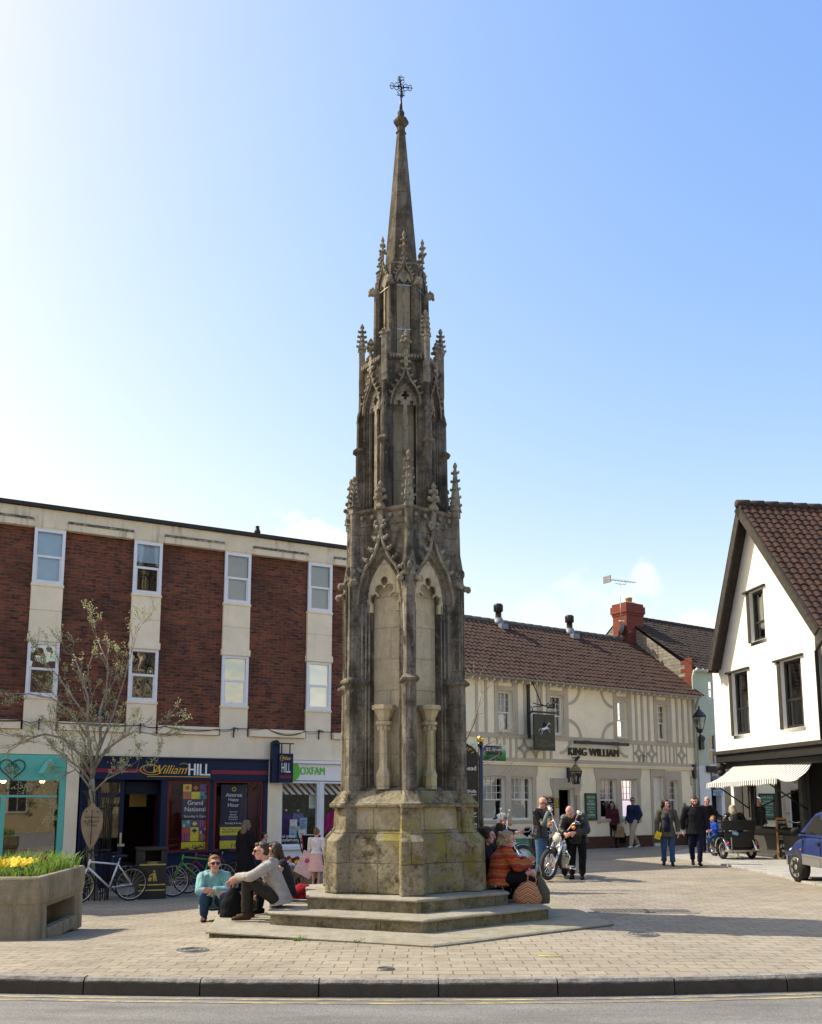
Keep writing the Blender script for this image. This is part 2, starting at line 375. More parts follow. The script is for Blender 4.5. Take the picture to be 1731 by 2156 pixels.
stone('stone_spire', (.118, .102, .077), (.25, .218, .168), (.042, .035, .026), (.15, .14, .05), .0, .4, .42, .7, .6)
t = NT('trough_stone'); P = t.pos; c = t.ramp(t.noise(P, 4, 6, .7), [(.3, (.215, .178, .115)), (.7, (.37, .32, .225))])
c = t.mix(t.ramp(t.noise(P, 75, 2), [(.52, 0), (.7, .7)]), c, (.13, .115, .085)); c = t.mix(t.ramp(t.noise(t.vscale(P, (3, 3, .8)), 1.6, 5), [(.48, 0), (.66, .7)]), c, (.15, .13, .065))
t.bump(t.noise(P, 70, 4), .8, .01); t.out(c, .9)
# --- brick and walls
t = NT('brick'); x, y, z = t.sep(t.obj); v = t.comb(t.math('ADD', x, y), z)
c, f = t.brick(v, (.25, .072, .036), (.095, .040, .026), (.22, .17, .125), .235, .078, .008, .5, .15)
c = t.mix(t.ramp(t.noise(t.vscale(v, (1, 2.5, 1)), 1.3, 6, .7), [(.38, 0), (.68, .75)]), c, (.075, .030, .021))
c = t.mix(t.ramp(t.noise(t.vscale(v, (2.3, 9, 1)), 1.7, 2), [(.50, 0), (.68, .8)]), c, (.29, .078, .032))
c = t.mix(t.ramp(t.noise(t.vscale(v, (4.1, 12.6, 1)), 1.0, 1), [(.56, 0), (.62, .7)]), c, (.022, .012, .012))
c = t.mix(t.math('MULTIPLY', f, .75), c, (.125, .095, .07))
c = t.mix(t.ramp(t.noise(t.vscale(v, (.8, 1, 1)), .9, 7, .7), [(.46, 0), (.66, .6)]), c, (.038, .018, .014)); c = t.mix(t.ramp(t.math('MULTIPLY_ADD', t.noise(v, 2.2, 5), 1.3, t.math('MULTIPLY_ADD', z, .9, -7.9)), [(.3, 0), (.9, .75)]), c, (.030, .017, .014))
t.bump(t.math('SUBTRACT', t.noise(t.obj, 50, 3), t.math('MULTIPLY', f, 1.5)), .8, .01); t.out(c, .85)
t = NT('red_brick'); x, y, z = t.sep(t.obj); v = t.comb(t.math('ADD', x, y), z)
c, f = t.brick(v, (.24, .052, .032), (.16, .034, .024), (.17, .06, .04), .23, .078, .008, .5, .15)
c = t.mix(t.ramp(t.noise(t.obj, 3, 5), [(.4, 0), (.7, .5)]), c, (.11, .03, .02)); t.bump(f, -.6, .01); t.out(c, .85)
def render_wall(name, col, dirt, amt, sc_=2.0, bump=.25):
    t = NT(name); c = t.mix(1.0, col, t.ramp(t.noise(t.obj, sc_, 6, .6), [(.3, .90), (.7, 1.06)]), 'MULTIPLY')
    st = t.noise(t.vscale(t.obj, (3, 3, .45)), 1.6, 6, .7)
    c = t.mix(t.ramp(st, [(.52, 0), (.75, amt)]), c, dirt); t.bump(t.noise(t.obj, 35, 4), bump, .006); t.out(c, .85, .2); return t
render_wall('cream', (.82, .715, .54), (.60, .50, .36), .5)
render_wall('cream_parapet', (.72, .63, .47), (.20, .175, .12), .95, 3.2, .6)
render_wall('pub_cream', (.92, .81, .58), (.76, .66, .48), .35)
render_wall('pub_taupe', (.52, .445, .335), (.40, .335, .255), .35)
render_wall('white_render', (.82, .80, .76), (.62, .58, .52), .35, 1.2, .5)
render_wall('green_render', (.50, .57, .45), (.30, .35, .28), .5, 2.0)
render_wall('white_paint', (.74, .75, .76), (.55, .55, .55), .3)
render_wall('yellow_stone', (.62, .47, .26), (.40, .30, .17), .5, 2.0)
t = NT('lichen'); c = t.ramp(t.noise(t.obj, 9, 7, .8), [(.32, (.04, .037, .025)), (.48, (.11, .105, .06)), (.54, (.30, .27, .19)), (.64, (.52, .46, .35))]); t.bump(t.noise(t.obj, 40, 4), 1, .02); t.out(c, .95)
t = NT('rubble'); x, y, z = t.sep(t.obj); v = t.comb(t.math('MULTIPLY_ADD', t.noise(t.obj, 3), .25, y), t.math('MULTIPLY_ADD', t.noise(t.obj, 2.5), .12, z))
c, f = t.brick(v, (.30, .27, .215), (.15, .14, .125), (.10, .085, .065), .34, .13, .014, .5, .4); c = t.mix(t.ramp(t.noise(t.obj, 6, 4), [(.4, 0), (.7, .5)]), c, (.36, .31, .22)); t.bump(f, -1, .03); t.out(c, .95)
def tiles(name, a, b, d):
    t = NT(name); c = t.ramp(t.noise(t.obj, 2.2, 6, .7), [(.32, a), (.68, b)])
    c = t.mix(t.ramp(t.noise(t.obj, 30, 3, .7), [(.5, 0), (.7, .7)]), c, d); t.bump(t.noise(t.obj, 60, 3), .5, .006); t.out(c, .85)
tiles('tile_brown', (.050, .028, .019), (.088, .047, .031), (.028, .018, .014))
tiles('tile_dark', (.034, .026, .020), (.065, .044, .032), (.018, .015, .013))
tiles('tile_pan', (.040, .022, .016), (.098, .045, .029), (.018, .013, .011))
t = NT('slate_ridge'); t.out(t.ramp(t.noise(t.obj, 9, 5), [(.3, (.055, .052, .05)), (.7, (.17, .165, .16))]), .8)
plain('old_timber', (.045, .037, .030), .75, .3, 0, .5, 9, .6, 40, .01)
plain('black_timber', (.018, .017, .016), .55, .4, 0, .4, 9, .3, 50)
plain('white_frame', (.72, .73, .77), .4, .5, 0, .06)
plain('cream_frame', (.74, .71, .62), .5, .4, 0, .06)
plain('lead', (.22, .23, .25), .6, .5, .3, .3)
plain('gutter', (.34, .29, .235), .55, .4)
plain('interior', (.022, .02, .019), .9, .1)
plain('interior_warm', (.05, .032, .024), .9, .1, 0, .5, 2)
plain('navy_paint', (.009, .018, .052), .5, .2, 0, .12)
plain('teal_paint', (.12, .50, .42), .4, .45, 0, .08)
plain('teal_dark', (.055, .26, .21), .5)
plain('grey_shop', (.075, .072, .066), .5, .4, 0, .15)
plain('white_sign', (.80, .80, .80), .4, .5, 0, .03)
plain('letter_white', (.82, .82, .80), .5, .3, 0, .02)
plain('letter_gold', (.62, .40, .055), .35, .5, .3, .1)
plain('letter_green', (.10, .50, .035), .4, .5, 0, .05)
plain('letter_dark', (.035, .042, .030), .5, .4, 0, .1)
plain('red_stripe', (.30, .02, .045), .5)
plain('red_frame', (.16, .010, .018), .45)
plain('poster_navy', (.016, .018, .055), .5, .4, 0, .1)
plain('poster_yellow', (.70, .62, .05), .5)
plain('poster_teal', (.05, .32, .36), .5); plain('poster_pink', (.55, .08, .16), .5); plain('poster_purple', (.12, .05, .28), .5); plain('poster_orange', (.55, .13, .03), .5)
plain('paper', (.70, .72, .70), .6); plain('paper_blue', (.30, .46, .62), .6)
plain('black_iron', (.014, .014, .015), .45, .5, .2, .2)
plain('black_gloss', (.012, .012, .013), .18, .6, 0, .1)
plain('black_rubber', (.018, .017, .017), .75, .3, 0, .2, 20, .3, 80)
plain('tyre_worn', (.045, .042, .038), .8, .3, 0, .3, 20, .3, 80)
plain('chrome', (.78, .78, .76), .10, .5, 1.0, .05)
plain('steel', (.55, .55, .54), .28, .5, 1.0, .1)
plain('alloy', (.60, .58, .53), .35, .5, .8, .08)
plain('gold', (.75, .50, .12), .22, .5, 1.0, .05)
plain('brass_old', (.23, .21, .06), .45, .5, .6, .4, 12)
plain('wood_frame', (.46, .22, .06), .55, .4, 0, .3, 9)
plain('slateboard', (.022, .022, .022), .8, .2, 0, .2)
plain('chalk', (.72, .72, .70), .9, .1, 0, .1)
plain('bin_black', (.022, .020, .018), .45, .4, 0, .2)
plain('bin_gold', (.55, .40, .10), .5)
plain('board_green', (.07, .17, .09), .5); plain('board_teal', (.18, .50, .43), .5)
plain('sign_green', (.008, .014, .007), .4, .5, 0, .15); plain('letter_bronze', (.16, .14, .05), .5)
plain('car_blue', (.020, .036, .15), .34, .5, .1, .2, 3); plain('car_grey', (.17, .165, .16), .55, .4, 0, .1)
plain('orange_lens', (.75, .20, .02), .2, .6); plain('red_lens', (.60, .03, .03), .25, .6)
plain('weathered_wood', (.28, .20, .125), .8, .2, 0, .5, 5, .6, 30, .01)
plain('leaf_sign', (.26, .20, .135), .75, .2, 0, .3, 5, .4, 30, .006)
plain('soil', (.035, .026, .018), .95)
plain('white_metal', (.68, .70, .72), .3, .5, .3, .05); plain('green_metal', (.07, .26, .045), .35, .5, .2, .1); plain('red_metal', (.20, .02, .03), .35, .5, .2, .1)
plain('blind', (.66, .66, .64), .8, .2, 0, .06); plain('curtain', (.55, .53, .49), .9, .1, 0, .35, 3); plain('blind_blue', (.42, .60, .80), .7, .2, 0, .08); plain('blind_grey', (.45, .43, .42), .7, .2, 0, .08)
plain('lamp_glass', (.62, .60, .52), .25, .5)
plain('cotton_pink', (.75, .40, .36), .85, .15, 0, .35, 30)
plain('olive_bag', (.085, .075, .045), .8); plain('paper_bag', (.36, .24, .12), .8)
plain('terrace_white', (.80, .80, .80), .6)
t = NT('bark'); c = t.ramp(t.noise(t.vscale(t.obj, (6, 6, 3)), 3, 6, .7), [(.3, (.13, .11, .085)), (.55, (.30, .27, .215)), (.75, (.44, .41, .34))]); t.bump(t.noise(t.obj, 40, 4), .8, .01); t.out(c, .9)
def leafmat(name, a, b, tr=.35):
    t = NT(name); c = t.ramp(t.noise(t.pos, 9, 2), [(.35, a), (.65, b)]); t.out(c, .6, .3)
    tr_ = t.n.new('ShaderNodeBsdfTranslucent'); t.l.new(c, tr_.inputs[0]); mx = t.n.new('ShaderNodeMixShader'); mx.inputs[0].default_value = tr
    t.l.new(t.b.outputs[0], mx.inputs[1]); t.l.new(tr_.outputs[0], mx.inputs[2]); t.l.new(mx.outputs[0], t.n['Material Output'].inputs[0])
leafmat('bud', (.30, .31, .11), (.52, .52, .28)); leafmat('blade', (.11, .22, .025), (.30, .42, .08)); leafmat('petal_yellow', (.85, .60, .01), (.90, .72, .04)); leafmat('petal_red', (.20, .012, .02), (.35, .02, .04)); leafmat('leaf_green', (.035, .085, .015), (.10, .17, .04))
def glass(name, refl=.10, tint=(1, 1, 1), wob=.0, fk=1.0):
    m, n, l, b = newmat(name); n.remove(b)
    tr = n.new('ShaderNodeBsdfTransparent'); tr.inputs[0].default_value = tuple(tint) + (1,)
    gl = n.new('ShaderNodeBsdfGlossy'); gl.inputs['Roughness'].default_value = .015; gl.inputs[0].default_value = (.95, .97, 1, 1)
    fr = n.new('ShaderNodeFresnel'); fr.inputs[0].default_value = 1.5
    ad = n.new('ShaderNodeMath'); ad.operation = 'MULTIPLY_ADD'; l.new(fr.outputs[0], ad.inputs[0]); ad.inputs[1].default_value = fk; ad.inputs[2].default_value = refl; ad.use_clamp = True
    if wob:
        tc = n.new('ShaderNodeTexCoord'); no = n.new('ShaderNodeTexNoise'); no.inputs['Scale'].default_value = 2.6; no.inputs['Detail'].default_value = 1; l.new(tc.outputs['Object'], no.inputs['Vector'])
        bu = n.new('ShaderNodeBump'); bu.inputs['Strength'].default_value = wob; bu.inputs['Distance'].default_value = .05; l.new(no.outputs[0], bu.inputs['Height']); l.new(bu.outputs[0], gl.inputs['Normal'])
    mx = n.new('ShaderNodeMixShader'); l.new(ad.outputs[0], mx.inputs[0]); l.new(tr.outputs[0], mx.inputs[1]); l.new(gl.outputs[0], mx.inputs[2]); l.new(mx.outputs[0], n['Material Output'].inputs[0])
glass('glass', .07); glass('glass_mirror', .30, (.9, .95, 1), .2); glass('glass_shop', .0, (1, 1, 1), 0, .45)
plain('lit_bulb', (1, .7, .3), .4); b = MAT['lit_bulb'].node_tree.nodes['Principled BSDF']; b.inputs['Emission Color'].default_value = (1, .62, .25, 1); b.inputs['Emission Strength'].default_value = 6
# fabrics and skin
for nm, c in dict(teal_hoodie=(.22, .42, .40), grey_hoodie=(.36, .335, .31), denim=(.035, .075, .16), denim_light=(.075, .15, .27), dark_trousers=(.035, .030, .024), black_cloth=(.010, .010, .012), black_coat=(.014, .013, .016), navy_cloth=(.020, .035, .085), navy_dark=(.012, .014, .035), khaki=(.44, .37, .25), maroon=(.085, .018, .028), olive=(.075, .068, .048), brown_cloth=(.10, .05, .035), pink_white=(.75, .68, .68), boy_blue=(.02, .07, .42), charcoal=(.022, .020, .022), vest_dark=(.03, .032, .045), tan_boot=(.38, .20, .09), red_cloth=(.28, .012, .025), white_cloth=(.72, .72, .70), grey_sleeve=(.20, .235, .19), brown_shoe=(.055, .034, .02), shoe_black=(.012, .011, .011), shoe_white=(.62, .61, .58), yellow_bag=(.80, .60, .03)).items(): fabric(nm, c)
plain('leather', (.010, .009, .009), .5, .5, 0, .3, 8, .5, 60)
for nm, c in dict(skin=(.56, .33, .235), skin_pink=(.62, .33, .25), skin_tan=(.45, .26, .17)).items():
    plain(nm, c, .55, .35, 0, .12, 25); b = MAT[nm].node_tree.nodes['Principled BSDF']; b.inputs['Subsurface Weight'].default_value = .0
for nm, c in dict(hair_brown=(.045, .026, .016), hair_dark=(.014, .010, .009), hair_red=(.20, .085, .03), hair_fair=(.30, .22, .13), hair_blonde=(.42, .36, .26), hair_grey=(.36, .35, .33), hair_white=(.75, .73, .68), hair_mixed=(.16, .11, .07), hair_boy=(.24, .13, .06)).items():
    t = NT(nm); s_ = t.noise(t.vscale(t.obj, (40, 40, 6)), 2.5, 4, .7); t.out(t.mix(1.0, c, t.ramp(s_, [(.3, .55), (.7, 1.4)]), 'MULTIPLY'), .5, .4); t.bump(s_, .8, .01)
t = NT('knit'); x, y, z = t.sep(t.obj); w = t.math('MULTIPLY_ADD', t.noise(t.obj, 5, 3), .10, t.math('ADD', z, t.math('MULTIPLY', x, .15)))
s_ = t.math('FRACT', t.math('MULTIPLY', w, 7.0))
c = t.ramp(s_, [(0, (.42, .07, .02)), (.18, (.50, .11, .02)), (.30, (.16, .02, .04)), (.42, (.45, .045, .02)), (.55, (.10, .05, .06)), (.68, (.50, .14, .03)), (.82, (.20, .13, .05)), (1, (.42, .06, .02))]); t.bump(t.noise(t.obj, 90, 3), .9, .01); t.out(c, .95, .1)
t = NT('patchwork'); x, y, z = t.sep(t.obj); k = t.math('ADD', t.math('MULTIPLY', z, 15.0), t.math('MULTIPLY', t.math('PINGPONG', x, .12), 9.0))
c = t.ramp(t.math('FRACT', k), [(0, (.55, .09, .025)), (.22, (.60, .13, .03)), (.28, (.50, .40, .22)), (.45, (.45, .36, .20)), (.52, (.15, .035, .08)), (.66, (.42, .05, .04)), (.74, (.22, .24, .13)), (.9, (.52, .38, .18)), (1, (.55, .09, .025))]); t.bump(t.noise(t.obj, 90, 3), .9, .01); t.out(c, .95, .1)
t = NT('awning_cloth'); x, y, z = t.sep(t.obj); c = t.ramp(t.math('FRACT', t.math('MULTIPLY', x, 9.0)), [(0, (.78, .77, .73)), (.50, (.74, .73, .70)), (.51, (.09, .09, .09)), (1, (.09, .09, .09))], True); t.out(c, .85, .15)
t = NT('slant_stripes'); x, y, z = t.sep(t.obj); c = t.ramp(t.math('FRACT', t.math('MULTIPLY', t.math('ADD', x, t.math('MULTIPLY', z, .6)), 5.5)), [(0, (.70, .68, .60)), (.55, (.70, .68, .60)), (.56, (.03, .03, .03)), (1, (.03, .03, .03))], True); t.out(c, .85, .15)
t = NT('heather_skirt'); t.out(t.ramp(t.noise(t.obj, 60, 3), [(.4, (.07, .07, .09)), (.6, (.33, .33, .37))]), .9)
t = NT('pink_dress'); t.out(t.ramp(t.noise(t.obj, 28, 3), [(.42, (.78, .42, .38)), (.55, (.80, .56, .50)), (.66, (.62, .22, .22))]), .9)
t = NT('quilted'); x, y, z = t.sep(t.obj); h = t.math('PINGPONG', t.math('MULTIPLY', z, 1.0), .03); t.bump(h, 1, .35); t.out((.016, .015, .016), .35, .5)
t = NT('banner'); x, y, z = t.sep(t.obj); c = t.ramp(t.math('MULTIPLY', z, 1.25), [(.1, (.04, .16, .05)), (.36, (.08, .30, .10)), (.56, (.58, .70, .52)), (.8, (.78, .78, .80))]); t.out(c, .6)
# ---------------------------------------------------------------- ground, kerb, road
def kerb_y(x): k = .0125 if x < 0 else .020; return 8.53 + k * x * x if abs(x) < 9 else 8.53 + k * 81 + k * 15 * (abs(x) - 9)
xs = [-60, -40, -28, -20, -16] + [-14 + .5 * i for i in range(65)] + [20, 24, 30, 40, 60]
ts = [0.0] + [.0045 * 1.085 ** i * (i + 1) for i in range(60)]
ts = [t_ / ts[-1] for t_ in ts]
m = MB(); nx_ = len(xs)
m.add([(x, (kerb_y(x) + .12) + t_ * (420 - kerb_y(x)), 0) for t_ in ts for x in xs], [(j * nx_ + i, j * nx_ + i + 1, (j + 1) * nx_ + i + 1, (j + 1) * nx_ + i) for j in range(len(ts) - 1) for i in range(nx_ - 1)], True)
m.v = [(x, y, gh(x, y)) for x, y, z in m.v]
tag(m.build('ground', 'paving'), kind='structure')
m = MB(); m.add([(x, y, -.15) for x in xs for y in (-60, kerb_y(x) + .06)], [(2 * i, 2 * i + 2, 2 * i + 3, 2 * i + 1) for i in range(nx_ - 1)]); tag(m.build('road', 'asphalt'), kind='structure')
m = MB(); kx = [-15.03 - 1.09 + .02 + i * 1.09 for i in range(30)]
rk = random.Random(3)
for i in range(len(kx) - 1):
    n = 10; top = []; vs = []; dz = rk.uniform(-.004, .004); dy = rk.uniform(-.006, .006)
    for j in range(n + 1):
        x = kx[i] + .006 + (kx[i + 1] - kx[i] - .012) * j / n; y = kerb_y(x) + dy; w = rk.uniform(-.004, .004); ch = rk.choice((0, 0, 0, 0, .012)) if 0 < j < n else .012
        vs += [(x, y - .005 + w, -.16), (x, y + w + ch * .2, -.05), (x, y + .003 + w + ch * .3, -.022 - ch), (x, y + .022 + ch, .003 + dz - ch * .3), (x, y + .125, .003 + dz), (x, y + .125, -.16)]
    m.add(vs, [(j * 6 + k, j * 6 + (k + 1) % 6, (j + 1) * 6 + (k + 1) % 6, (j + 1) * 6 + k) for j in range(n) for k in range(6)] + [tuple(range(6)), tuple(n * 6 + k for k in range(5, -1, -1))])
kb = [-15 + .5 * i for i in range(61)]; m.add([(x, kerb_y(x) + .06, z) for x in kb for z in (-.16, -.012)], [(2 * i, 2 * i + 2, 2 * i + 3, 2 * i + 1) for i in range(60)])
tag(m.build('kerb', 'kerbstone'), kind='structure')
m = MB()
for off in (.10, .235):
    pts = [-14 + .5 * i for i in range(57)]
    m.add([(x, kerb_y(x) - off - d, -.146) for x in pts for d in (0, .05)], [(2 * i, 2 * i + 1, 2 * i + 3, 2 * i + 2) for i in range(56)])
tag(m.build('road_marking', 'yellow_line'), kind='structure')
# pavement of flagstones in front of the white house
pv = [gp(1731 + 120, 1885), gp(1700, 1862), gp(1640, 1846), gp(1560, 1829), gp(1500, 1819), gp(1452, 1813), gp(1424, 1808), gp(1416, 1801), gp(1424, 1795), gp(1450, 1789), gp(1490, 1783)]
pv = [(p.x, p.y) for p in pv] + [(11.5, 36), (17, 37), (17, 17)]
def slab(name, mat, poly, th, lift=.0, bev=.012):
    m = MB(); n = len(poly); vs = [(x, y, gh(x, y) + th + lift) for x, y in poly] + [(x, y, gh(x, y) - .05) for x, y in poly]
    m.add(vs, [tuple(range(n))] + [(i, i + n, (i + 1) % n + n, (i + 1) % n) for i in range(n)]); return tag(m.build(name, mat, bevel=bev), kind='structure')
slab('pavement', 'flagstone', pv, .045)
# ---------------------------------------------------------------- market cross
CC = Vector((-.12, 13.4)); ROT = R(7)
cross = thing('market_cross', 'tall weathered grey stone Gothic market cross with a spire, standing on three hexagonal steps', 'market cross', (CC.x, CC.y, 0), ROT)
cross.scale = (.92, .92, 1); cross.rotation_euler = (0, R(-.2), ROT)
def Zc(py, r=.7):                         # height of a picture row on the front of the shaft
    return gy(845, py, CC.y - r).z
def hexpt(r, k, ph=0.0):                  # k = 0 is the vertex towards the viewer (local -y)
    a = R(-90 + ph + 60 * k); return Vector((r * math.cos(a), r * math.sin(a)))
def hexring(r, z, ph=0.0): return [tuple(hexpt(r, k, ph)) + (z,) for k in range(6)]
def wobble_steps(R0, z0, z1, name, seed):
    rk = random.Random(seed); m = MB(); mr = MB()
    # tread: one broad worn slab with split edge stones
    n = 8; loop = []
    for k in range(6):
        a, b = hexpt(R0, k), hexpt(R0, k + 1)
        for i in range(n): loop.append(a.lerp(b, i / n) * (1 + rk.uniform(-.004, .003)))
    L = len(loop); e = .018
    def lp(s_, z, dz=0): return [(p.x * s_, p.y * s_, z + (rk.uniform(-dz, dz) if dz else 0)) for p in loop]
    m.loft([lp(1.0, z1 - .035), lp(1.0 + .002, z1 - e), lp(1 - .006, z1 - .004, .003), lp(.97, z1, .002), lp(.3, z1), lp(.02, z1)])
    m.build('step_tread', 'stone_step', cross)
    mr.loft([lp(.985, z0 - .12), lp(.985, z1 - .036)]); 
    ob = mr.build('step_riser', 'stone_riser', cross); return ob
wobble_steps(3.3, -.09, .035, 'step', 1)
wobble_steps(2.37, .035, .20, 'step', 2)
wobble_steps(1.75, .20, .375, 'step', 3)
# joints in the step edges
Z = {k: Zc(*v) for k, v in dict(pl0=(1772, 1.3), pl1=(1747, 1.2), up1=(1699, 1.15), mo1=(1664, 1.05), st1=(1424, 1.05), sp1=(1248, 1.0), ap1=(1163, .9), c1a=(1092, .9), c1b=(1062, .85)).items()}
# --- plinth
ph = MB()
ph.loft([hexring(1.22, .37), hexring(1.205, Z['pl0']), hexring(1.07, Z['pl1'])], cap=(True, True))
ph.build('plinth', 'stone_plinth', cross, bevel=.025)
ph = MB(); ph.loft([hexring(1.068, Z['pl1'] - .02), hexring(1.055, Z['up1'])], cap=(True, True)); ph.build('plinth_band', 'stone_band', cross)
def hexbut(mb, k, ph, r0, r1, w, z0, z1, w1=None):   # square-sided buttress on hexagon corner k from radius r0 to r1
    a = hexpt(1, k, ph); s_ = Vector((-a.y, a.x)); w1 = w if w1 is None else w1
    lo = [a * r0 - s_ * w / 2, a * r1 - s_ * w / 2, a * r1 + s_ * w / 2, a * r0 + s_ * w / 2]
    hi = [a * r0 - s_ * w1 / 2, a * r1 - s_ * w1 / 2, a * r1 + s_ * w1 / 2, a * r0 + s_ * w1 / 2]
    mb.loft([[tuple(p) + (z0,) for p in lo], [tuple(p) + (z1,) for p in hi]], cap=(True, True))
def butloft(mb, k, ph, r0, levels):        # levels: (z, r_out, width)
    a = hexpt(1, k, ph); s_ = Vector((-a.y, a.x)); L = []
    for z, ro, w in levels:
        L.append([tuple(p) + (z,) for p in (a * r0 - s_ * w / 2, a * (ro - .03) - s_ * w / 2, a * ro - s_ * (w / 2 - .03), a * ro + s_ * (w / 2 - .03), a * (ro - .03) + s_ * w / 2, a * r0 + s_ * w / 2)])
    mb.loft(L, cap=(True, True))
for k in range(6):
    b = MB(); butloft(b, k, 0, .8, [(.37, 1.345, .36), (Z['pl0'], 1.325, .35), (Z['pl1'], 1.17, .31), (Z['up1'], 1.16, .30)])
    b.build('plinth_buttress', 'stone_plinth', cross, bevel=.03)
m = MB()
zz = Z['up1']; dz = Z['mo1'] - zz
m.loft([hexring(1.05, zz - .01), hexring(1.155, zz - .005), hexring(1.165, zz + .035), hexring(1.12, zz + .06), hexring(1.06, zz + dz * .62), hexring(1.0, zz + dz)], cap=(True, True))
m.build('plinth_moulding', 'stone_plinth', cross, bevel=.01)
for k in range(6):
    b = MB(); butloft(b, k, 0, .7, [(zz - .012, 1.24, .31), (zz + .04, 1.255, .32), (zz + .07, 1.20, .30), (zz + dz, 1.09, .21)]); b.build('moulding_return', 'stone_plinth', cross, bevel=.015)
# --- lower stage: hexagonal shaft with a niche in every face
def facebasis(k, ph):                      # face between corners k and k+1
    a = R(-90 + ph + 60 * k + 30); o = Vector((math.cos(a), math.sin(a))); u = Vector((-o.y, o.x)); return o, u
def facemat(k, ph, apo):                   # local x across the face, y into the stone, z up
    o, u = facebasis(k, ph); M_ = Matrix.Identity(4)
    M_.col[0] = (u.x, u.y, 0, 0); M_.col[1] = (-o.x, -o.y, 0, 0); M_.col[3] = (o.x * apo, o.y * apo, 0, 1); return M_
def arch(w, z0, zs, za, n=9):              # pointed-arch outline, bottom left -> apex -> bottom right
    h = za - zs; r = (w * w + h * h) / (2 * w); pts = [(-w, z0), (-w, z0 + (zs - z0) * .5), (-w, zs)]
    ang = math.asin(min(1, h / r)); left = []
    for i in range(1, n): t = ang * i / n; left.append((-w + r - r * math.cos(t), zs + r * math.sin(t)))
    pts += left + [(0, za)] + [(-x, z) for x, z in reversed(left)] + [(w, zs), (w, z0 + (zs - z0) * .5), (w, z0)]; return pts
def rectloop(pts, W_, z0, zt):             # same count of points on the surrounding rectangle
    n = len(pts); out = []; mid = n // 2
    za = pts[mid][1]; zs = pts[2][1]
    for i, (x, z) in enumerate(pts):
        if i <= 2 or i >= n - 3: out.append((-W_ if x < 0 else W_, z if z > z0 + 1e-6 else z0))
        else:
            t = (i - 2) / (mid - 2) if i <= mid else (n - 3 - i) / (mid - 2)
            s_ = -1 if i < mid else 1
            if t < .6: out.append((s_ * W_, zs + (zt - zs) * t / .6))
            else: out.append((s_ * W_ * (1 - (t - .6) / .4), zt))
    out[mid] = (0, zt); return out
def niche(mb, back, W_, z0, zt, orders, zs, za):
    """wall panel pierced by a moulded pointed recess; orders = (half width, depth, sill lift)"""
    w0 = orders[0][0]; loops = []
    first = arch(w0, z0 + orders[0][2], zs, za)
    loops.append([(x, 0, z) for x, z in rectloop(first, W_, z0, zt)])
    for w, d, lift in orders:
        k = w / w0; a = arch(w, z0 + lift, zs, zs + (za - zs) * (.35 + .65 * k)); loops.append([(x, d, z) for x, z in a])
    mb.loft(loops, closed=True)
    n = len(first); back.add(loops[-1], [tuple(range(n))])
    # sill piece below the opening
def blob(mb, c, r, seed=0):
    rk = random.Random(seed)
    mb.ell(c, (r, r, r * .8), 8)
    for i in range(4): mb.ell(Vector(c) + Vector((rk.uniform(-1, 1), rk.uniform(-1, 0), rk.uniform(-1, 1))) * r * .9, r * rk.uniform(.35, .6), 6)
def hood(mb, w, zs, za, zf, r, y=-.03):     # ogee hood mould with crockets, ends in a finial stem
    a = arch(w, zs - .01, zs, za, 10); half = [p for p in a if p[0] <= 1e-6][2:]
    cut = half[:int(len(half) * .72)]; x1, z1 = cut[-1]
    og = []
    for i in range(1, 9):
        t = i / 8; og.append((x1 * (1 - t) ** 1.9, z1 + (zf - z1) * t ** 1.15))
    pth = cut + og
    for s_ in (-1, 1):
        mb.tube([(s_ * -x if s_ > 0 else x, y, z) for x, z in [(p[0], p[1]) for p in pth]], r, 6)
        for i, (x, z) in enumerate(pth):
            if i % 2 == 1 and i > 1 and i < len(pth) - 1:
                q = (abs(x) + r * 1.5) * s_; mb.ell((q, y - .015, z + r * 1.3), (r * 1.6, r * 1.5, r * 1.25), 6); mb.ell((q + s_ * r * 1.4, y - .02, z + r * 2.2), r * .95, 6)
    return pth
def finial(mb, x, y, z, h, r):
    mb.tube([(x, y, z), (x, y, z + h)], [r * .55, r * .45], 6)
    for t, k in ((.32, 1.25), (.62, .8)):
        zz_ = z + h * t
        for a in range(4):
            an = a * math.pi / 2; mb.ell((x + math.cos(an) * r * k, y + math.sin(an) * r * k, zz_ + r * .2), (r * .6, r * .6, r * .5), 6)
        mb.ell((x, y, zz_), (r * k, r * k, r * .45), 8)
    mb.lathe([(r * .35, z + h * .78), (r * .75, z + h * .88), (r * .5, z + h * .97), (.004, z + h * 1.1)], (x, y, 0), 6)
